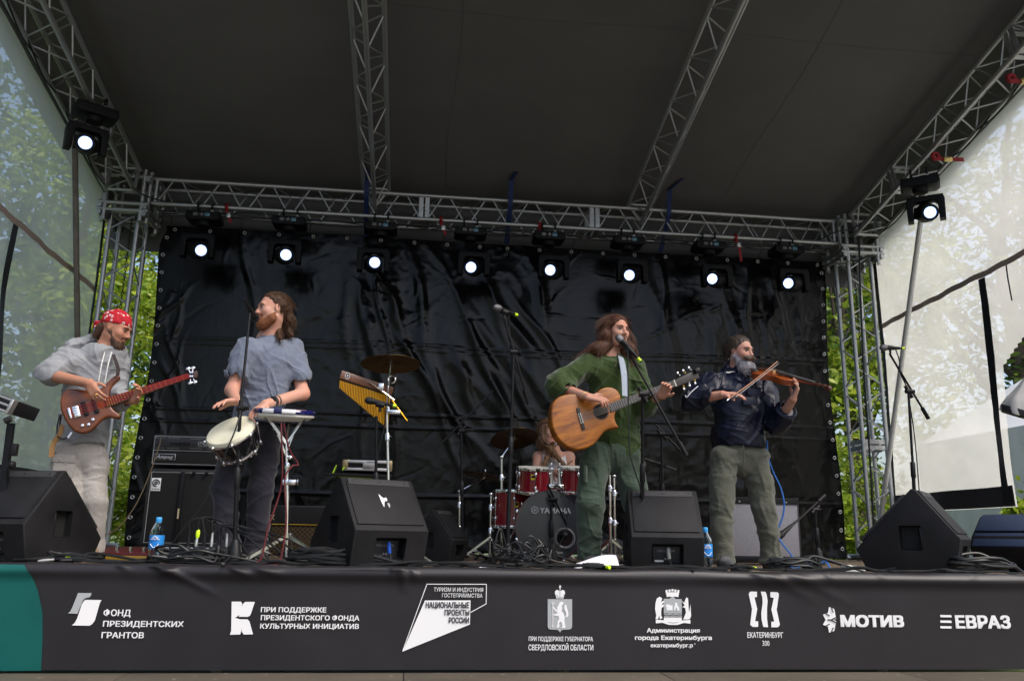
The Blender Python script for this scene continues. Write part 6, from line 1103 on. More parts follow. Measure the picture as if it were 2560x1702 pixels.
# ------------------------------------------------------------------ violinist
def violinist():
    Y = -3.2; P = anchored('man with a big grey beard and dark navy jacket playing a violin', fl(1860, Y)); sk = SK('fair2', (.48, .27, .20))
    hc = at(1850, 880, Y-.04); R = frame((.50, -.85, -.10)); nb = at(1836, 940, Y+.02); sA, sB = at(1776, 958, Y-.02), at(1906, 968, Y+.04); eA, wA = at(1730, 1000, Y-.24), at(1806, 986, Y-.42); eB, wB = at(1944, 1058, Y-.12), at(1982, 998, Y-.36)
    pel = at(1848, 1128, Y+.03); hA, hB = at(1810, 1145, Y), at(1888, 1145, Y+.04); aA, aB = fl(1808, Y-.05)+V(0, 0, .1), fl(1930, Y+.02)+V(0, 0, .1); kA, kB = at(1803, 1272, Y-.05), at(1910, 1268, Y)
    S = SDF(); head_sdf(S, hc, R); S.rc(hc+R@V(0, -.015, -.06), nb, .056, .064, .03); ch = (sA+sB)/2-V(0, 0, .12); S.chain([nb-V(0, 0, .03), ch, pel], [.08, .12, .11], .06, (0, 1, 0), .75); S.rc(sA, sB, .05, .05, .04)
    S.chain([sA, eA, wA], [.047, .042, .028], .03); S.chain([sB, eB, wB], [.047, .042, .028], .03); S.chain([hA, kA, aA], [.07, .05, .04]); S.chain([hB, kB, aB], [.07, .05, .04])
    hand(S, wA, at(1842, 985, Y-.46)-wA, (.1, .3, -1), -1, (.3, .35, .4, .4), .03); hand(S, wB, at(2004, 946, Y-.42)-wB, (-.75, .1, .55), -1, (.45, .5, .5, .5), .05, 1., .5)
    skin(S, 'body', sk, P, .0052); face_parts(P, hc, R, brow=(.09, .07, .06)); Lh = lambda x, y, z: hc+R@V(x, y, z)
    JK = mat('navy_shell_jacket', (.004, .006, .020), .42, spec=.4, bump=.2, bscale=11, var=.5, vscale=4); T = SDF(); T.rc(ch+V(0, 0, .03), pel+V(0, -.0, .10), .178, .185, .06, (0, 1, 0), .78); T.rc(pel+V(0, 0, .10), pel+V(0, 0, .02), .185, .16, .04, (0, 1, 0), .8); T.rc(sA-V(-.03, 0, .03), sB-V(.03, 0, .03), .086, .086, .06); T.rc(nb-V(0, 0, .05), nb+V(0, 0, .015), .12, .078, .04)
    T.chain([sA, eA], [.080, .068], .045); T.rc(eA, eA+(wA-eA)*.72, .068, .054, .04); T.rc(eA+(wA-eA)*.68, wA, .05, .05, .006, op=1); T.chain([sB, eB], [.080, .070], .045); T.rc(eB, eB+(wB-eB)*.50, .070, .062, .04); T.rc(eB+(wB-eB)*.46, wB, .055, .055, .006, op=1)
    T.el(nb+V(0, -.03, .065), (.07, .07, .05), None, .01, 1); T.bx(pel+V(0, 0, -.165), (.4, .4, .2), None, .001, .012, 1); T.post = wrk(.011, 26, [(.4, .2, .9), (-.7, .1, .6), (.9, 0, -.3)], 4.4); jk = skin(T, 'jacket', JK, P)
    for k, (x, y, wd_) in enumerate(((1876, 1002, .11), (1886, 978, .10))): MB().box(at(x, y, Y-.165), (wd_, .006, .06), frame((.05, 1, -.1))@rotz(0), .003).build('pocket_flap', JK, jk)
    cu = nrm(wB-eB); MB().lathe([(.056, -.03), (.072, -.02), (.082, .03), (.066, .045), (.056, .03)], eB+(wB-eB)*.46, cu, 20).build('turned_cuff', JK, jk); PIPE = mat('reflective_piping', (.6, .62, .65), .4)
    MB().tube(spline([at(1713, 988, Y-.30), at(1717, 993, Y-.33), at(1728, 980, Y-.33), at(1745, 965, Y-.30)], 6), .0035, 5).build('piping', PIPE, jk)
    for zz in (.075,): pass
    TR = cloth('khaki_trousers', (.084, .087, .066), var=.15); o = trousers(P, pel, hA, hB, kA, kB, aA, aB, TR, wrk(.006, 22, [(.3, 0, 1), (-.4, .2, .9), (.9, 0, .3)], 7.7), (.098, .080, .070, .084), .158); MB().tube([at(1858, 1112, Y-.135), at(1860, 1140, Y-.14), at(1858, 1170, Y-.12)], .004, 4).build('fly_seam', TR, o)
    for a, t in ((aA, aA+V(-.03, -.2, 0)), (aB, aB+V(.07, -.2, 0))): shoe(P, a, t, cloth('grey_hiking_shoes', (.06, .062, .07)), mat('brown_sole', (.10, .07, .05), .8))
    HM = mat('hair_greybrown', (.070, .050, .038), .42, var=.7, vscale=70, spec=.35, aniso=(1.5, .35, .35), bump=.5, bscale=150); H = SDF(); H.el(Lh(0, -.018, .042), V(.081, .104, .090), R, .01); H.el(Lh(0, .122, -.010), V(.13, .092, .10), R, .03, 1); H.el(Lh(.11, .01, -.045), V(.05, .05, .06), R, .012, 1); H.el(Lh(-.11, .01, -.045), V(.05, .05, .06), R, .012, 1); H.chain([Lh(0, -.09, .01), Lh(-.02, -.105, -.06), at(1806, 930, Y+.05)], [.05, .035, .012], .04)
    H.post = lambda Q: .0015*np.sin((Q@R[:, 0])*330+4*noise3(Q, 8)); h = skin(H, 'hair', HM, P, .0045); grad_strands(h, 700, .05, lambda q: R@V(0, -1, -.15) if q[2] > hc[2] else V(0, 0, -1), 34, HM, .001, .12)
    BM = mat('beard_grey', (.36, .34, .37), .6, var=.5, vscale=40, bump=.6, bscale=200); MD = mat('moustache_brown', (.11, .075, .055), .6, var=.4, vscale=60); B = SDF(); B.el(Lh(0, .072, -.125), V(.062, .048, .058), R, .03); B.rc(Lh(-.058, .005, -.03), Lh(-.035, .05, -.105), .020, .04, .03); B.rc(Lh(.058, .005, -.03), Lh(.035, .05, -.105), .020, .04, .03); B.el(Lh(0, .108, -.066), V(.014, .02, .006), R, .01, 1); B.post = lambda Q: .006*noise3(Q, 70); b = skin(B, 'beard', BM, P, .0048); grad_strands(b, 1300, .03, lambda q: R@V(.5*np.sign((q-hc)@R[:, 0])*.6, .5, -1), 35, BM, .0011, .7, curl=.6)
    M_ = SDF(); 
    for s in (-1, 1): M_.chain([Lh(0, .100, -.045), Lh(s*.03, .097, -.052), Lh(s*.058, .085, -.046)], [.013, .014, .006], .012)
    m_ = skin(M_, 'moustache', MD, P, .0045); grad_strands(m_, 350, .02, lambda q: R@V(np.sign((q-hc)@R[:, 0]), .3, -.3), 36, MD, .001, .5)
    er = Lh(-.083, .0, -.01); e = MB().ell(er, (.007, .008, .009), seg=10, rings=8).build('earphone', WHITEP, P); MB().tube(spline([er, er+R@V(-.004, .02, -.03), er+R@V(-.002, .035, -.06), er+R@V(-.01, .03, -.10), er+R@V(-.01, .02, -.12), at(1818, 930, Y-.12), at(1826, 932, Y-.13)], 6), .0022, 5).build('earphone_cord', WHITEP, e)
violinist()
# violin
vN = nrm((.10, -.62, .78)); tail = at(1884, 926, -3.33); scr = at(2046, 964, -3.70); va = nrm(scr-tail); vN = nrm(vN-va*(vN@va)); vs = np.cross(va, vN); Rm = np.stack([va, -vN, np.cross(va, -vN)*-1], 1); Rm = np.stack([va, -vN, vs], 1)
hv = [(0, .0), (.004, .04), (.02, .075), (.055, .098), (.09, .100), (.115, .088), (.132, .068), (.15, .058), (.175, .054), (.2, .056), (.222, .066), (.24, .078), (.27, .084), (.30, .080), (.33, .062), (.348, .035), (.355, .018)]
out = hv+[(a, -b) for a, b in hv[::-1]][:-1]; out = [(a, b*.98) for a, b in out]
T = thing('violin', 'orange-brown violin held under the grey beard', 'violin', tail); VW = wood('violin_varnish', (.36, .075, .010), (.17, .03, .006), va, .22, .7, 30); VO = tail+va*.0
def hv_pl(y0, y1, m, nm, sc=1.): MB().plate([((a-.1775)*sc+.1775, b*sc) for a, b in out], y0, y1, Rm, VO, .004).build(nm, m, T)
hv_pl(-.012, -.005, VW, 'top_plate', 1.0); hv_pl(-.005, .026, mat('violin_ribs', (.28, .06, .012), .28, coat=.5), 'ribs', .965); hv_pl(.026, .032, VW, 'back_plate', 1.0)
vp = lambda a, b, h: VO+va*a+vs*b+vN*h
MB().tube([vp(.33, 0, .008), vp(.48, 0, .006)], [.016, .012], 10).build('neck', VW, T)
mb = MB(); mb._add([vp(.20, -.021, .026), vp(.20, .021, .026), vp(.48, .012, .014), vp(.48, -.012, .014), vp(.20, -.021, .032), vp(.20, .021, .032), vp(.48, .012, .02), vp(.48, -.012, .02)], [(3, 2, 1, 0), (4, 5, 6, 7), (0, 1, 5, 4), (1, 2, 6, 5), (2, 3, 7, 6), (3, 0, 4, 7)]); mb.build('fingerboard', EB, T, False)
MB().box(vp(.165, 0, .026), (.004, .042, .030), np.stack([va, vs, vN], 1), .001).build('bridge', mat('maple', (.45, .28, .12), .5), T); mb = MB(); mb._add([vp(.02, -.008, .016), vp(.02, .008, .016), vp(.125, .02, .028), vp(.125, -.02, .028), vp(.02, -.008, .02), vp(.02, .008, .02), vp(.125, .02, .034), vp(.125, -.02, .034)], [(3, 2, 1, 0), (4, 5, 6, 7), (0, 1, 5, 4), (1, 2, 6, 5), (2, 3, 7, 6), (3, 0, 4, 7)]); mb.build('tailpiece', EB, T, False)
for k in range(4): rod('string', vp(.12, -.014+.0093*k, .034), vp(.165, -.016+.0107*k, .042), .0007, SILV, T, 4); rod('string', vp(.165, -.016+.0107*k, .042), vp(.485, -.008+.0053*k, .022), .0007, SILV, T, 4)
for s in (-1, 1): MB().tube(spline([vp(.135, s*.045, .0125), vp(.15, s*.04, .0125), vp(.175, s*.036, .0125), vp(.2, s*.03, .0125)], 5), .0028, 5).build('sound_hole', EB, T)
MB().box(vp(.525, 0, .004), (.10, .022, .022), np.stack([va, vs, vN], 1), .005).build('peg_box', mat('scroll_wood', (.07, .018, .008), .35, coat=.3), T); MB().lathe([(.002, -.019), (.018, -.017), (.021, 0), (.018, .017), (.002, .019)], vp(.585, 0, -.002), vs, 18).build('scroll', mat('scroll_wood', (.07, .018, .008), .35, coat=.3), T)
for k in range(4): s = 1 if k % 2 else -1; MB().tube([vp(.50+.02*k, -s*.012, .004), vp(.50+.02*k, s*.022, .004), vp(.50+.02*k, s*.04, .004)], [.003, .003, .007], 8).build('peg', EB, T)
MB().ell(vp(.03, .05, .022), V(.035, .03, .008), np.stack([va, vs, vN], 1), 14, 8).build('chin_rest', EB, T)
b0, b1 = at(1822, 997, -3.72), at(1943, 904, -3.58); T = thing('violin_bow', 'brown violin bow crossing the violin strings', 'bow', b0); dd = nrm(b1-b0); sag = nrm(np.cross(dd, V(0, -1, 0))); sag = sag if sag[2] < 0 else -sag; MB().tube(spline([b0, (b0+b1)/2+sag*.006, b1], 8), [.0045]*8+[.004]*8+[.0035], 8).build('stick', mat('bow_wood', (.28, .09, .03), .35), T)
MB().bar(b0+sag*.018+dd*.02, b1+sag*.016-dd*.005, .008, .0015).build('hair', mat('horse_hair', (.6, .57, .5), .6), T); MB().box(b0+sag*.010+dd*.03, (.012, .05, .02), frame(dd), .003).build('frog', EB, T); MB().bar(b1, b1+sag*.02, .006, .012).build('tip', EB, T); MB().cyl(b0-dd*.02, b0, .005, seg=8).build('screw', SILV, T)
# ------------------------------------------------------------------ drummer
def drummer():
    Y = -1.3; P = anchored('long-haired drummer in a white sleeveless top seated behind the drum kit', V(at(1385, 1400, Y)[0], Y, FZ)); sk = SK('fair', (.52, .30, .22)); hc = at(1372, 1078, Y-.06); R = frame((.5, -.84, -.12)); nb = at(1380, 1124, Y); sA, sB = at(1346, 1142, Y), at(1423, 1142, Y+.05); eA, wA = at(1338, 1200, Y-.12), at(1385, 1185, Y-.32); eB, wB = at(1430, 1200, Y-.1), at(1405, 1178, Y-.32)
    pel = V(at(1385, 1250, Y)[0], Y+.05, FZ+.56); kA, kB = pel+V(-.22, -.40, .0), pel+V(.22, -.40, .0); aA, aB = V(kA[0], kA[1]-.05, FZ+.1), V(kB[0], kB[1]-.05, FZ+.1)
    S = SDF(); head_sdf(S, hc, R); S.rc(hc+R@V(0, -.015, -.06), nb, .05, .058, .03); ch = (sA+sB)/2-V(0, 0, .12); S.chain([nb-V(0, 0, .03), ch, pel], [.08, .125, .12], .06, (0, 1, 0), .75); S.rc(sA, sB, .05, .05, .04); S.chain([sA, eA, wA], [.05, .041, .028], .03); S.chain([sB, eB, wB], [.05, .041, .028], .03); S.chain([pel+V(-.09, 0, 0), kA, aA], [.07, .05, .04]); S.chain([pel+V(.09, 0, 0), kB, aB], [.07, .05, .04])
    hand(S, wA, V(.5, -.5, -.2), (.3, 0, -1), -1, (.7, .8, .8, .8)); hand(S, wB, V(-.4, -.7, .1), (-.2, 0, -1), 1, (.7, .8, .8, .8)); skin(S, 'body', sk, P, .006); face_parts(P, hc, R, brow=(.1, .06, .04)); Lh = lambda x, y, z: hc+R@V(x, y, z)
    T = SDF(); T.rc(ch+V(0, 0, .0), pel+V(0, 0, .05), .145, .15, .06, (0, 1, 0), .76); T.rc(sA+V(.05, 0, -.02), sB+V(-.05, 0, -.02), .055, .055, .05); T.el(nb+V(0, -.04, .02), (.075, .09, .075), None, .01, 1); T.post = wrk(.006, 26, [(.4, .2, .9), (-.6, 0, .7)], 3.3); skin(T, 'sleeveless_top', cloth('white_jersey', (.62, .62, .62)), P)
    mb = MB(); pts = [(-.012, .0), (-.004, -.006), (.016, .006), (-.004, -.002)]; q = at(1392, 1134, Y-.155); mb.tube([q+V(a, 0, b) for a, b in pts], .002, 5); mb.build('chest_mark', BLKM, P)
    S = SDF(); S.rc(pel+V(-.09, 0, 0), pel+V(.09, 0, 0), .11, .11, .05); 
    for s, k, a in ((-.09, kA, aA), (.09, kB, aB)): S.chain([pel+V(s, 0, 0), k, a], [.09, .075, .06], .04)
    skin(S, 'trousers', cloth('black_jeans', (.015, .015, .018)), P, .008)
    for a in (aA, aB): shoe(P, a, a+V(0, -.2, 0), cloth('dark_shoes', (.03, .028, .03)))
    HM = mat('hair_lightbrown', (.16, .075, .030), .45, var=.35, vscale=60, aniso=(1, 1, .15), bump=.5, bscale=160); H = SDF(); H.el(Lh(0, -.016, .042), V(.080, .10, .086), R, .01); H.el(Lh(0, .10, -.03), V(.05, .07, .095), R, .012, 1); H.chain([Lh(-.065, .0, .04), Lh(-.075, .01, -.08), at(1358, 1165, Y-.16)], [.033, .036, .018], .04); H.chain([Lh(.065, .0, .04), Lh(.075, .01, -.08), at(1412, 1165, Y-.16)], [.033, .036, .018], .04); H.rc(Lh(0, -.07, .02), Lh(0, -.08, -.12), .07, .055, .04)
    H.post = lambda Q: .004*np.sin((Q@R[:, 0])*240+4*noise3(Q, 7)); h = skin(H, 'hair', HM, P, .005); grad_strands(h, 500, .08, V(0, 0, -1), 44, HM, .0012, .12)
    B = SDF(); B.el(Lh(0, .066, -.106), V(.034, .028, .028), R, .02); B.rc(Lh(-.026, .087, -.0475), Lh(.026, .087, -.0475), .008, .008, .01); B.el(Lh(0, .105, -.062), V(.016, .02, .007), R, .01, 1); skin(B, 'beard', mat('beard_ginger', (.19, .062, .018), .6), P, .005)
    s = thing('drum_stool', 'round black drum stool under the drummer', 'stool', V(pel[0], pel[1], FZ)); MB().lathe([(.16, -.15), (.175, -.14), (.175, -.095), (.15, -.085), (.001, -.085)], pel, (0, 0, 1), 28).build('seat', RUB, s); MB().cyl(pel-V(0, 0, .15), V(pel[0], pel[1], FZ+.1), .02).build('post', CHROME, s); [MB().cyl(V(pel[0], pel[1], FZ+.2), V(pel[0]+.25*math.cos(a), pel[1]+.25*math.sin(a), FZ+.01), .01).build('leg', CHROME, s) for a in (.5, 2.6, 4.7)]
    tag(MB().cyl(at(1388, 1186, Y-.30), at(1432, 1150, Y-.45), .007, seg=8).build('drumstick', mat('hickory', (.5, .33, .15), .5)), 'pale wooden drumstick in the drummer hand', 'drumstick')
drummer()
# ================================================================== printed banner along the stage front
BAN = mat('banner_vinyl', (.018, .0165, .019), .42, spec=.4, bump=.10, bscale=420, var=.1, vscale=3); HB = STEP+FZ
_tx, _ty = [0, 540, 1280, 1900, 2560], [1409, 1424, 1445, 1447, 1440]; _bx, _by = [0, 540, 914, 1300, 1634, 1900, 2560], [1653, 1669, 1678, 1683, 1685, 1682, 1660]
def bxz(px, py):
    f = (py-np.interp(px, _tx, _ty))/(np.interp(px, _bx, _by)-np.interp(px, _tx, _ty)); return at(px, py, YF-.04)[0], FZ-HB*f
folds = []
for (px, py, qx, qy, wd, am) in [(395, 1418, 560, 1500, .018, .016), (930, 1425, 560, 1420, .03, .018), (420, 1432, 480, 1412, .02, .012), (1005, 1438, 1012, 1500, .02, .020), (985, 1440, 975, 1470, .012, .014), (1030, 1440, 1045, 1475, .014, .014), (1920, 1448, 2060, 1520, .03, .010), (1980, 1446, 2160, 1530, .03, .008), (1890, 1448, 1950, 1490, .02, .008), (660, 1432, 720, 1450, .02, .014), (590, 1430, 640, 1455, .016, .014), (300, 1412, 330, 1440, .016, .012), (2200, 1442, 2205, 1462, .012, .010), (2430, 1440, 2434, 1462, .01, .01), (2070, 1445, 2082, 1468, .012, .01)]:
    a, b = bxz(px, py), bxz(qx, qy); folds.append((a[0], a[1], b[0], b[1], wd, am*1.6))
def ban_disp(x, z):
    P = np.stack([x, 0*x, z], -1); d = .012*(fbm(P, .9, 2)-.5)+.004*np.sin(x*3.1+2*noise3(P, 1.2))
    d = d+(.035*np.exp(-((z-FZ+.035)/.032)**2)*noise3(P*V(1, 1, 0), 1.6))
    for (x0, z0, x1, z1, wd, am) in folds:
        L2 = (x1-x0)**2+(z1-z0)**2; t = np.clip(((x-x0)*(x1-x0)+(z-z0)*(z1-z0))/L2, -.2, 1); q = np.hypot(x-x0-t*(x1-x0), z-z0-t*(z1-z0)); d = d+am*np.exp(-(q/wd)**2)*(1-np.clip(t, 0, 1))**1.2
    return d
def ban_fn(u, v):
    x = -5.2+10.4*u; L1 = .10; s = v*(L1+HB-.008); top = s < L1; rr = .025
    z = np.where(top, FZ+.004, FZ+.004-(s-L1)); y = np.where(top, YF+L1-s-.03, YF-.03); k = np.clip(1-np.abs(s-L1)/rr, 0, 1); d = ban_disp(x, z); wv = .010*noise3(np.stack([x, y, 0*x], -1), 5)
    return np.stack([x, y-np.where(top, 0, d)+.008*k*0, z+np.where(top, wv, 0)-.006*k], -1)
bn = sheet('stage_banner', ban_fn, 520, 60, BAN); tag(bn, 'long dark sponsor banner with white logos along the stage front', 'banner')
def onban(W, off=.005): W = W.copy(); W[:, 1] = YF-.03-ban_disp(W[:, 0], W[:, 2])-off; return W
def edge(z): f = np.clip((FZ-z)/HB, 0, 1); return at(0, 1500, YF)[0]+np.interp(f, [0, .1, .25, .45, .7, 1], [.115, .16, .205, .245, .265, .28])
def teal_fn(u, v): z = FZ-.002-(HB-.012)*v; x = -5.2+(edge(z)+5.2)*u; return np.stack([x, YF-.03-ban_disp(x, z)-.003, z], -1)
sheet('teal_print', teal_fn, 40, 50, mat('teal_vinyl', (.0, .085, .075), .42, var=.1, vscale=3), bn)
GRY = mat('grey_print_solid', (.38, .40, .41), .5); DKT = mat('dark_print', (.03, .028, .032), .5)
def bt(txt, x0, x1, base, cap, m=WHITEP, bold=.028, off=.005, b2=None, capf=True):
    xm = (x0+x1)/2; bm_ = base if b2 is None else (base+b2)/2; (xa, _), (xb, _) = bxz(x0, bm_), bxz(x1, bm_); _, z0 = bxz(xm, bm_); _, z1 = bxz(xm, bm_-cap)
    lettering(txt, m, bn, V(xa, YF, z0), (1, 0, 0), (0, 0, 1), width=xb-xa, height=z1-z0, bold=bold, fn=lambda W: onban(W, off))
def bp_(pts, m=WHITEP, off=.005, name='logo'):
    q = [bxz(*p) for p in pts]; W = onban(np.array([(x, 0, z) for x, z in q]), off); W[:, 1] = W[:, 1].mean(); bm = bmesh.new(); fc = bm.faces.new([bm.verts.new(tuple(p)) for p in W]); fc.normal_update(); bmesh.ops.triangulate(bm, faces=[fc]); mb = MB(); mb.bm(bm); return mb.build(name, m, bn, False)
def bl(pts, wd=.004, m=WHITEP, off=.006, name='logo_line', closed=False):
    q = [bxz(*p) for p in pts]; mb = MB(); W = onban(np.array([(x, 0, z) for x, z in q]), off)
    for i in range(len(W) if closed else len(W)-1): mb.bar(W[i], W[(i+1) % len(W)], wd, .0015, up=(0, -1, 0))
    mb.build(name, m, bn, False)
z4 = lambda *P: [(x/3.574, 1380+y/3.574) for x, y in P]; z5 = lambda *P: [(540+x/3.104, 1380+y/3.104) for x, y in P]; z6 = lambda *P: [(1260+x/3.686, 1400+y/3.686) for x, y in P]; z7 = lambda *P: [(1820+x/3.188, 1380+y/3.188) for x, y in P]
bp_(z4((695, 355), (760, 358), (815, 358), (808, 380), (795, 393), (762, 398), (742, 412), (728, 440), (690, 525), (605, 520), (625, 505), (640, 480)), GRY); bp_(z4((750, 418), (765, 413), (905, 418), (890, 440), (860, 540), (845, 585), (825, 610), (800, 624), (640, 618), (665, 600), (690, 560), (728, 450)))
bt('ФОНД', 257.4, 326, 1534.5, 15.5); bt('ПРЕЗИДЕНТСКИХ', 256, 459, 1557, 13.8, b2=1564); bt('ГРАНТОВ', 252.7, 359.5, 1583, 14.3, b2=1587)
bp_(z5((120, 395), (192, 396), (202, 410), (203, 440), (185, 490), (147, 512), (183, 522), (192, 560), (196, 605), (188, 632), (108, 632), (118, 605), (120, 420))); bp_(z5((207, 415), (225, 398), (300, 400), (272, 480), (262, 500), (245, 507), (175, 505), (192, 470))); bp_(z5((182, 523), (245, 525), (260, 542), (287, 633), (215, 633), (200, 612)))
bt('ПРИ ПОДДЕРЖКЕ', 651, 815, 1535.3, 12.3); bt('ПРЕЗИДЕНТСКОГО ФОНДА', 651, 897.6, 1555, 12.3); bt('КУЛЬТУРНЫХ ИНИЦИАТИВ', 649.5, 896.6, 1574.5, 12.3)
bl(z5((1975, 508), (2096, 447), (2098, 303), (1635, 295), (1447, 780))); bp_(z5((1620, 415), (1975, 420), (1970, 595), (1447, 782)))
t5 = lambda t, x0, x1, b, c, m, bo: bt(t, 540+x0/3.104, 540+x1/3.104, 1380+b/3.104, c/3.104, m, bo, .008)
t5('НАЦИОНАЛЬНЫЕ', 1625, 1965, 473, 46, DKT, .035); t5('ПРОЕКТЫ', 1772, 1965, 528, 44, DKT, .035); t5('РОССИИ', 1805, 1963, 584, 44, DKT, .035); t5('ТУРИЗМ И ИНДУСТРИЯ', 1688, 2072, 354, 30, WHITEP, .005); t5('ГОСТЕПРИИМСТВА', 1752, 2067, 397, 30, WHITEP, .005)
# regional arms: shield, crown and a standing sable
bp_(z6((403, 418), (628, 418), (628, 655), (622, 672), (605, 681), (540, 684), (526, 692), (516, 707), (506, 692), (492, 684), (425, 681), (409, 672), (403, 655)), GRY, .005, 'shield')
bp_(z6((484, 415), (547, 415), (552, 390), (563, 365), (558, 345), (540, 336), (525, 345), (516, 338), (506, 345), (492, 336), (474, 345), (468, 365), (478, 390)), WHITEP, .005, 'crown'); bl(z6((486, 404), (546, 404)), .003, GRY, .007); bl(z6((516, 340), (516, 412)), .003, GRY, .007); bl(z6((480, 372), (500, 398)), .002, GRY, .007); bl(z6((552, 372), (532, 398)), .002, GRY, .007)
bl(z6((516, 336), (516, 296)), .006, WHITEP, .006, 'cross'); bl(z6((506, 310), (526, 310)), .006, WHITEP, .007, 'cross')
bp_(z6((502, 470), (512, 448), (528, 440), (548, 442), (545, 462), (530, 474), (536, 500), (528, 520), (548, 540), (560, 575), (556, 600), (562, 640), (568, 655), (560, 668), (530, 668), (538, 650), (532, 622), (516, 612), (506, 630), (512, 650), (505, 664), (478, 664), (490, 650), (494, 612), (508, 585), (498, 562), (470, 562), (444, 556), (446, 546), (470, 550), (496, 535), (478, 525), (455, 500), (440, 480), (448, 476), (470, 498), (488, 512), (490, 490)), WHITEP, .007, 'sable'); bp_(z6((560, 575), (585, 575), (594, 548), (585, 510), (575, 478), (570, 460), (556, 478), (554, 505), (568, 530), (572, 555)), WHITEP, .008, 'sable_tail')
bl(z6((448, 440), (448, 660)), .003, WHITEP, .008, 'arrow'); bl(z6((438, 442), (440, 462), (457, 462), (459, 442)), .003, WHITEP, .009, 'arrow'); bp_(z6((442, 645), (455, 645), (449, 668)), WHITEP, .009, 'arrow')
t6 = lambda t, x0, x1, b, c, bo=.025: bt(t, 1260+x0/3.686, 1260+x1/3.686, 1400+b/3.686, c/3.686, WHITEP, bo)
t6('ПРИ ПОДДЕРЖКЕ ГУБЕРНАТОРА', 227, 820, 782, 40, .02); t6('СВЕРДЛОВСКОЙ ОБЛАСТИ', 225, 823, 860, 50, .02)
# city arms: mural crown, shield, bear and sable
for k in range(5): x = 1490+k*27; bp_(z6((x+2, 345-abs(k-2)*-4), (x+22, 343-abs(k-2)*-4), (x+20, 322+abs(k-2)*4), (x+3, 324+abs(k-2)*4)), WHITEP, .005, 'crown_tower')
bp_(z6((1494, 352), (1618, 350), (1610, 395), (1580, 390), (1556, 396), (1530, 390), (1504, 395)), WHITEP, .005, 'crown'); bp_(z6((1475, 410), (1530, 410), (1535, 402), (1556, 396), (1580, 402), (1585, 412), (1642, 412), (1642, 540), (1476, 540)), GRY, .005, 'shield'); bp_(z6((1476, 575), (1642, 575), (1642, 600), (1630, 615), (1560, 622), (1490, 615), (1476, 600)), WHITEP, .005, 'shield_base')
bl(z6((1476, 548), (1500, 553), (1530, 546), (1560, 553), (1590, 546), (1620, 553), (1642, 548)), .006, GRY, .006, 'wave'); bl(z6((1476, 565), (1500, 569), (1530, 562), (1560, 569), (1590, 562), (1620, 569), (1642, 564)), .005, GRY, .006, 'wave')
bp_(z6((1490, 470), (1502, 460), (1530, 460), (1535, 470), (1555, 465), (1556, 512), (1500, 514), (1500, 490)), WHITEP, .007, 'mine_tower'); bp_(z6((1578, 445), (1600, 445), (1600, 465), (1618, 490), (1618, 514), (1568, 514), (1568, 490), (1578, 466)), WHITEP, .007, 'kiln'); bp_(z6((1586, 514), (1586, 492), (1592, 485), (1598, 492), (1598, 514)), GRY, .009, 'kiln_door')
bp_(z6((1398, 450), (1410, 410), (1435, 392), (1460, 405), (1456, 425), (1450, 440), (1478, 425), (1478, 440), (1455, 462), (1478, 462), (1472, 482), (1455, 490), (1450, 530), (1452, 560), (1462, 580), (1440, 592), (1432, 560), (1420, 592), (1398, 590), (1405, 560), (1394, 500)), WHITEP, .006, 'bear'); bp_(z6((1642, 425), (1665, 445), (1672, 420), (1685, 395), (1700, 405), (1702, 440), (1706, 500), (1710, 530), (1722, 455), (1728, 560), (1716, 588), (1690, 592), (1655, 592), (1668, 560), (1680, 530), (1672, 490), (1645, 482), (1668, 470)), WHITEP, .006, 'sable')
bp_(z6((1400, 595), (1475, 600), (1520, 622), (1560, 626), (1600, 622), (1642, 600), (1720, 595), (1720, 628), (1660, 622), (1600, 640), (1520, 640), (1460, 622), (1402, 628)), WHITEP, .007, 'ribbon')
t6('Администрация', 1317, 1810, 708, 40, .035); t6('города Екатеринбурга', 1207, 1920, 772, 40, .035); t6('екатеринбург.рф', 1352, 1780, 836, 36, .03)
bp_(z7((190, 357), (238, 358), (238, 398), (218, 403), (240, 492), (222, 583), (247, 585), (247, 627), (205, 628), (183, 612), (198, 492), (172, 380), (177, 364))); bp_(z7((268, 357), (305, 357), (315, 380), (323, 430), (318, 490), (318, 560), (326, 627), (288, 627), (274, 570), (272, 520), (283, 440), (280, 400))); bp_(z7((345, 358), (400, 358), (412, 368), (412, 380), (395, 492), (420, 605), (412, 620), (400, 626), (352, 627), (352, 585), (375, 583), (352, 492), (372, 403), (345, 398)))
t7 = lambda t, x0, x1, b, c, bo=.025: bt(t, 1820+x0/3.188, 1820+x1/3.188, 1380+b/3.188, c/3.188, WHITEP, bo)
t7('ЕКАТЕРИНБУРГ', 160, 447, 709, 44, .022); t7('300', 281, 337, 768, 40, .0); t7('МОТИВ', 902, 1405, 603, 94, .055); t7('ЕВРАЗ', 1815, 2260, 590, 102, .045)
cxm, cym = 866, 558
def pol(r, a): return (cxm+r*math.cos(a), cym-r*math.sin(a))
rim = [pol(112 if k % 2 else 84, PI/2+.18+(PI-.36)*k/8) for k in range(9)]
bp_(z7((cxm, cym-8), *rim[:5], (cxm-20, cym)), WHITEP, .005, 'logo_half'); bp_(z7((cxm-20, cym), *rim[4:], (cxm, cym+8)), WHITEP, .005, 'logo_half')
bl(z7((cxm-2, cym-20), (cxm-42, cym), (cxm-2, cym+20)), .007, DKT, .008, 'logo_gap'); bl(z7((cxm-42, cym), (cxm-70, cym)), .007, DKT, .008, 'logo_gap')
for a_ in (1.98, 2.62, 3.66, 4.30): bl(z7(pol(62, a_), pol(100, a_)), .006, DKT, .009, 'logo_gap')
for y in (497, 538, 580): bp_(z7((1690, y), (1778, y-1), (1782, y+16), (1692, y+17)), WHITEP, .005, 'logo_bar')
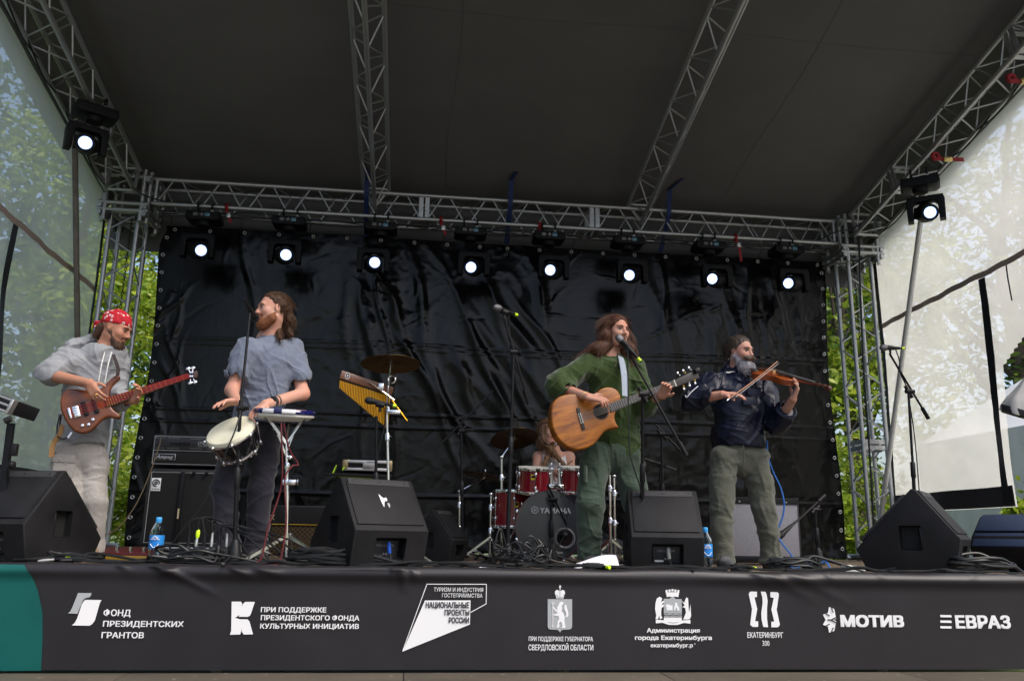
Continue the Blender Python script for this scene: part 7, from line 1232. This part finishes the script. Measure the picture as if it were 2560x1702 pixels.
# ================================================================== bottles
BOT = mat('bottle_plastic', (.55, .75, .9), .06, trans=1., ior=1.2, spec=.5); LABB = mat('bottle_label', (.01, .14, .55), .4, col2=(.03, .30, .72), vscale=20); CAPB = mat('bottle_cap', (.05, .35, .75), .4); WAT = mat('bottle_water', (.75, .88, .95), .02, trans=1., ior=1.33)
def bottle(label, c):
    t = thing('water_bottle', label, 'bottle', c, 'water bottles'); pr = [(.005, .002), (.036, .0), (.041, .012), (.039, .03), (.042, .045), (.0385, .06), (.042, .075), (.042, .085)]
    MB().lathe(pr+[(.042, .165), (.042, .178), (.036, .205), (.02, .235), (.0155, .243), (.0155, .256)], c, (0, 0, 1), 28).build('body', BOT, t); MB().lathe([(.0425, .088), (.043, .09), (.043, .166), (.0425, .168)], c, (0, 0, 1), 28).build('label_wrap', LABB, t); MB().lathe([(.0165, .25), (.0175, .252), (.0175, .272), (.015, .275), (.001, .275)], c, (0, 0, 1), 20).build('cap', CAPB, t); MB().lathe([(.0185, .244), (.0185, .249)], c, (0, 0, 1), 20).build('neck_ring', CAPB, t)
    wr = lambda a, z: c+V(.0445*math.sin(a), -.0445*math.cos(a), z); MB().tube([wr(a, .142+.022*(1-abs(a)/.45)) for a in np.linspace(-.45, .45, 9)], .0022, 5).build('label_print', WHITEP, t); MB().tube([wr(a, .118-.022*math.cos(a/.6*PI/2)) for a in np.linspace(-.6, .6, 11)], .0022, 5).build('label_print', WHITEP, t)
    wrap = lambda W: np.array([wr((p[0]-c[0])/.043, p[2]) for p in W]); lettering('НОВО', WHITEP, t, c+V(-.018, -.05, .131), (1, 0, 0), (0, 0, 1), width=.036, height=.009, fn=wrap); lettering('КУРЬИНСКАЯ', WHITEP, t, c+V(-.028, -.05, .120), (1, 0, 0), (0, 0, 1), width=.056, height=.007, bold=.02, fn=wrap)
bottle('blue water bottle standing beside the bass cabinet', fl(385, -3.72)); bottle('blue water bottle tucked beside the monitor of the guitarist', fl(1766, -3.72))
# ================================================================== boxes, pedals and papers on the deck
c = fl(500, -3.80); t = thing('stage_box', 'black stage box with upright cable plugs in front of the percussionist', 'stage box', c); MB().box(c+V(0, 0, .05), (.34, .14, .09), None, .006).build('housing', BLK, t); MB().box(c+V(-.10, -.071, .05), (.13, .004, .08), None, .002).build('front_plate', BLKM, t); lettering('Horizon', WHITEP, t, c+V(-.125, -.0745, .038), (1, 0, 0), (0, 0, 1), width=.095, height=.03, bold=.01); MB().lathe([(.001, .001), (.014, .001)], c+V(-.145, -.073, .052), (0, -1, 0), 16).build('emblem', WHITEP, t)
for k in range(5): MB().box(c+V(.06+.018*k, -.072, .04), (.006, .004, .03), frame((0, 1, 0))@np.array([[.87, 0, .5], [0, 1, 0], [-.5, 0, .87]])).build('stripe', GREYP, t)
for k in range(6):
    q = c+V(-.08+.045*k, .0, .095); MB().cyl(q, q+V(0, 0, .012), .014, seg=12).build('socket', PLATE, t); MB().lathe([(.0105, .01), (.0105, .045), (.008, .055), (.007, .085), (.0055, .095)], q, V(.05*math.sin(k), 0, 1), 10).build('plug', STEEL if k % 2 else BLKM, t)
    if k == 1: MB().lathe([(.009, .06), (.0125, .075), (.0125, .1), (.006, .11)], q, V(.05, 0, 1), 10).build('neon_sleeve', NEON, t)
    cable('lead', None, [q+V(0, 0, .09), q+V(.02*math.sin(k*2), -.01, .16+.02*math.sin(k)), q+V(.08+.05*math.sin(k*1.7), .05, .17-.02*k*.5), q+V(.2+.04*k, .06-.03*k, .05), q+V(.30+.06*k, -.05+.02*k, -.085)], .006, None, None, 8, t)
c = fl(300, -3.25); t = thing('pedalboard', 'red pedalboard with a yellow front edge behind the left monitor', 'pedalboard', c); MB().box(c+V(0, .12, .045), (.34, .26, .05), frame((0, 1, .15)), .006).build('board', mat('red_board', (.07, .006, .008), .5), t); MB().box(c+V(0, -.02, .018), (.34, .03, .03), None, .004).build('front_edge', mat('yellow_edge', (.25, .15, .01), .5), t)
for k in range(4): MB().cyl(c+V(-.13+.085*k, .05, .06), c+V(-.13+.085*k, .05, .09), .012, seg=10).build('footswitch', CHROME, t)
c = fl(1480, -3.80); t = thing('paper_sheet', 'white folded sheet of paper lying in front of the guitarist', 'paper', c); PAP = mat('paper', (.72, .70, .76), .6)
v = []; f = []
for i in range(13):
    u = i/12; 
    for j in range(3): v.append(c+V(-.20+.36*u, -.07+.12*j/2*(1-.3*u), .006+.075*math.sin(u*PI*.55)**2*(.25+.75*j/2)+.006*j))
    if i:
        for j in range(2): a = 3*i+j; f.append((a-3, a-2, a+1, a))
raw('sheet', v, f, PAP, t)
def dibox(label, c, th, nm='direct_box'):
    t = thing(nm, label, 'direct box', c, 'small boxes on the deck'); Rb = rotz(th); MB().box(c+V(0, 0, .022), (.115, .085, .04), Rb, .005).build('housing', BLK, t); q = c+Rb@V(.04, -.045, .022); MB().cyl(q, q+Rb@V(.02, -.035, 0), .01, seg=10).build('plug', BLKM, t); MB().cyl(q+Rb@V(.02, -.035, 0), q+Rb@V(.03, -.06, 0), .0115, seg=10).build('neon_sleeve', NEON, t); MB().box(c+V(0, 0, .0435), (.07, .05, .003), Rb).build('top_plate', PLATE, t); MB().box(c+Rb@V(-.02, -.044, .022), (.03, .004, .02), Rb).build('switch_panel', PLATE, t); return t
dibox('small black box with neon plug lying on the white paper', fl(1483, -3.91), .1); dibox('small black box with yellow plug at the feet of the violinist', fl(1850, -3.74), -.1)
c = fl(2132, -3.70); t = thing('power_adapter', 'white power adapter box on the deck at the right', 'adapter', c); MB().box(c+V(0, 0, .022), (.14, .075, .042), rotz(-.1), .01).build('housing', mat('white_plastic', (.7, .71, .68), .4), t); MB().box(c+V(-.04, -.0, .044), (.04, .05, .008), rotz(-.1), .003).build('lid', mat('white_plastic', (.7, .71, .68), .4), t)
c = fl(700, -3.86); t = thing('power_strip', 'short white and black power strip beside the chrome stand', 'power strip', c); MB().box(c+V(0, 0, .018), (.16, .05, .034), rotz(.08), .006).build('housing', BLK, t); MB().box(c+V(.02, -.0255, .02), (.07, .003, .02), rotz(.08)).build('white_label', WHITEP, t)
c = fl(110, -3.93); t = thing('cable_plug', 'cable plug wrapped with neon tape on the deck at the left', 'plug', c+V(0, 0, .0)); MB().lathe([(.010, 0), (.0105, .05), (.009, .06), (.009, .085)], c+V(-.03, -.01, .014), V(.95, .1, .1), 10).build('connector', mat('nickel', (.6, .57, .5), .35, .8), t); MB().lathe([(.009, .085), (.011, .09), (.011, .135), (.008, .14)], c+V(-.03, -.01, .014), V(.95, .1, .1), 10).build('sleeve', BLKM, t); MB().lathe([(.0085, .14), (.016, .145), (.016, .19), (.008, .195)], c+V(-.03, -.01, .014), V(.95, .1, .1), 10).build('neon_tape', NEON, t)
t = thing('folded_stand', 'folded chrome tripod lying on the deck in the middle', 'stand', fl(1120, -3.6)); MB().cyl(at(1050, 1388, -3.55), at(1098, 1420, -3.7), .013, seg=10).build('tube', STEEL, t); MB().cyl(at(1092, 1412, -3.7), at(1120, 1430, -3.75), .024, .03, 12).build('hub', RUB, t); MB().cyl(at(1115, 1428, -3.75)+V(0, 0, .0), at(1250, 1414, -3.7), .011, seg=10).build('leg', CHROME, t)
# ================================================================== cables on the deck
g = np.random.default_rng(11)
def floor_cable(label, x0, x1, Y0, Y1, loops, r=.0075, m=None, amp=.05, grp='cables along the stage edge', lift=.03, seed=0, cat='cable'):
    gg = np.random.default_rng(seed+int(x0)); n = 7+loops*2; a, b = fl(x0, Y0), fl(x1, Y1); pts = []
    for i in range(n+1): u = i/n; p = a+(b-a)*u+V(gg.normal(0, amp), gg.normal(0, amp), 0); p[1] = min(p[1], -3.2) if Y0 < -3.3 else p[1]; p[1] = max(p[1], -3.965); p[2] = FZ+r+.006+abs(gg.normal(0, lift)); pts.append(p)
    return cable('floor_cable', label, pts, r, m, grp, 10, cat=cat)
def coil(label, px, Y, rx, ry, turns, r=.009, seed=0, m=None, tail=.3, lift=.012):
    gg = np.random.default_rng(seed); c = fl(px, Y); pts = []
    for i in range(turns*10): a = 2*PI*i/10; q = 1+gg.normal(0, .10); pts.append(c+V(rx*q*math.cos(a), ry*q*math.sin(a), r+.004+(i//10)*r*1.25+abs(gg.normal(0, lift))))
    pts.append(c+V(rx+tail, -.02, r)); pts = np.array(pts); pts[:, 1] = np.maximum(pts[:, 1], -3.97); return cable('coiled_cable', label, pts, r, m, 'coiled cables on the deck', 8)
coil('thick black cable coiled in front of the middle monitor', 820, -3.88, .20, .055, 6, .0115, 1); coil('heap of thin black cable under the free mic stand', 1330, -3.80, .12, .09, 6, .007, 2, lift=.05); coil('loose black cable heap beside the kick drum stand', 1300, -3.72, .17, .10, 5, .006, 3, tail=.1, lift=.07); coil('black cable bundle looping in front of the violinist', 1985, -3.84, .17, .07, 6, .0085, 4, lift=.02); coil('black cable heap at the right edge of the stage', 2450, -3.82, .20, .09, 6, .010, 5, tail=.1, lift=.03); coil('black cable heap in front of the stage box', 470, -3.90, .18, .05, 5, .008, 6, lift=.04); coil('small cable coil on the deck at the left edge', 190, -3.88, .15, .05, 4, .008, 7)
FL_ = [(0, 520, -3.9, -3.88), (30, 600, -3.93, -3.9), (100, 430, -3.86, -3.93), (240, 760, -3.94, -3.92), (560, 1010, -3.95, -3.93), (640, 1180, -3.9, -3.95), (880, 1420, -3.94, -3.94), (1040, 1560, -3.95, -3.92), (1290, 1820, -3.93, -3.95), (1500, 2060, -3.95, -3.93), (1720, 2240, -3.92, -3.95), (1960, 2460, -3.95, -3.93), (2180, 2600, -3.93, -3.95), (1180, 1330, -3.6, -3.8), (350, 700, -3.7, -3.85)]
wds = 'first second third fourth fifth sixth seventh eighth ninth tenth eleventh twelfth thirteenth fourteenth fifteenth'.split()
for i, (a, b, y0, y1) in enumerate(FL_): floor_cable('black cable lying along the stage edge, %s from the left' % wds[i], a, b, y0, y1, 2, [.006, .0075, .009][i % 3], None, .018 if abs(y0+3.93) < .06 else .05, lift=.012, seed=i*3)
RC = mat('red_braided_cable', (.16, .010, .014), .7, col2=(.03, .008, .01), vscale=160); cable('patch_cable', 'red braided cable hanging from the electronic drum, left one', [at(703, 1058, -3.89), at(704, 1100, -3.9), at(706, 1170, -3.88), at(700, 1230, -3.86), at(670, 1320, -3.9), at(655, 1390, -3.92), fl(640, -3.93, FZ+.01), fl(690, -3.9, FZ+.02), fl(650, -3.87, FZ+.015), fl(720, -3.9, FZ+.01)], .0055, RC, 'red braided cables'); cable('patch_cable', 'red braided cable hanging from the electronic drum, right one', [at(709, 1058, -3.89), at(722, 1120, -3.85), at(745, 1160, -3.8), at(730, 1165, -3.84), at(712, 1200, -3.88), at(716, 1300, -3.9), at(705, 1380, -3.92), fl(690, -3.94, FZ+.012), fl(620, -3.94, FZ+.01), fl(600, -3.9, FZ+.01)], .0055, RC, 'red braided cables')
BC = mat('blue_cable', (.015, .12, .42), .45); cable('instrument_cable', 'blue cable trailing from the belt of the violinist to the deck', [at(1917, 1100, -3.22), at(1920, 1140, -3.2), at(1933, 1180, -3.18), at(1950, 1215, -3.18), at(1960, 1255, -3.2), at(1957, 1290, -3.2), at(1945, 1325, -3.2), at(1950, 1350, -3.25), at(1980, 1390, -3.3), fl(1990, -3.45, FZ+.01), fl(1960, -3.4, FZ+.05), fl(1985, -3.5, FZ+.06), fl(2000, -3.6, FZ+.01)], .006, BC); cable('instrument_cable', 'blue cable arching in loops over the deck at the right', [fl(2020, -3.5, FZ+.008), fl(2022, -3.48, FZ+.09), fl(2032, -3.5, FZ+.01), fl(2050, -3.5, FZ+.05), fl(2066, -3.52, FZ+.06), fl(2075, -3.6, FZ+.01)], .006, BC)
cable('microphone_cable', 'black cable hanging from the straight mic stand of the percussionist', [at(600, 1035, -3.9), at(588, 1075, -3.93), at(570, 1118, -3.93), at(540, 1190, -3.9), at(500, 1270, -3.88), at(440, 1345, -3.86), fl(395, -3.86, FZ+.01), fl(330, -3.9, FZ+.01)], .005); cable('microphone_cable', 'black cable hanging from the boom stand of the guitarist', [at(1569, 872, -3.87), at(1570, 960, -3.9), at(1572, 1060, -3.9), at(1575, 1130, -3.9), at(1588, 1180, -3.88), at(1603, 1230, -3.8), fl(1608, -3.5, FZ+.3)], .0045); cable('microphone_cable', 'grey cable dropping from the chimes microphone', [at(966, 1010, -3.18), at(962, 1060, -3.16), at(950, 1110, -3.15), at(940, 1160, -3.14), at(932, 1220, -3.12), fl(930, -3.1, FZ+.01)], .0045); cable('microphone_cable', 'black cable wound down the free mic stand', [at(1272, 782, -3.52), at(1275, 860, -3.48), at(1282, 1000, -3.48), at(1275, 1200, -3.48), at(1275, 1380, -3.49), fl(1290, -3.55, FZ+.01)], .0045); cable('microphone_cable', 'thin cable hanging from the right boom stand', [at(2238, 870, -2.94), at(2248, 900, -2.93), at(2252, 935, -2.92), at(2268, 975, -2.88), at(2285, 1080, -2.87), at(2296, 1200, -2.87), fl(2310, -2.85, FZ+.01)], .0045); cable('instrument_cable', 'thin tan cable running from the bass amplifier down to the deck', [at(402, 1096, -1.99), at(396, 1120, -2.1), at(372, 1190, -2.4), at(340, 1260, -2.7), at(300, 1315, -3.0), at(265, 1335, -3.2), at(235, 1335, -3.3), fl(215, -3.4, FZ+.02)], .004, mat('tan_cable', (.12, .085, .05), .6)); cable('instrument_cable', 'blue ended cable curling off the lower edge of the acoustic guitar', [at(1385, 1105, -3.5), at(1372, 1112, -3.45), at(1355, 1098, -3.4), at(1346, 1075, -3.4), at(1358, 1058, -3.4), at(1378, 1056, -3.45)], .004); tag(MB().cyl(at(1399, 1104, -3.5), at(1386, 1112, -3.48), .008, seg=8).build('jack_plug', CHROME), 'chrome jack plug below the acoustic guitar', 'plug'); cable('microphone_cable', 'black cable falling from the bass drum microphone stand', [at(1400, 1180, -2.5), at(1408, 1230, -2.6), at(1420, 1290, -2.62), at(1410, 1340, -2.64), at(1380, 1380, -2.7), fl(1340, -2.9, FZ+.01), fl(1330, -3.3, FZ+.01)], .0045)
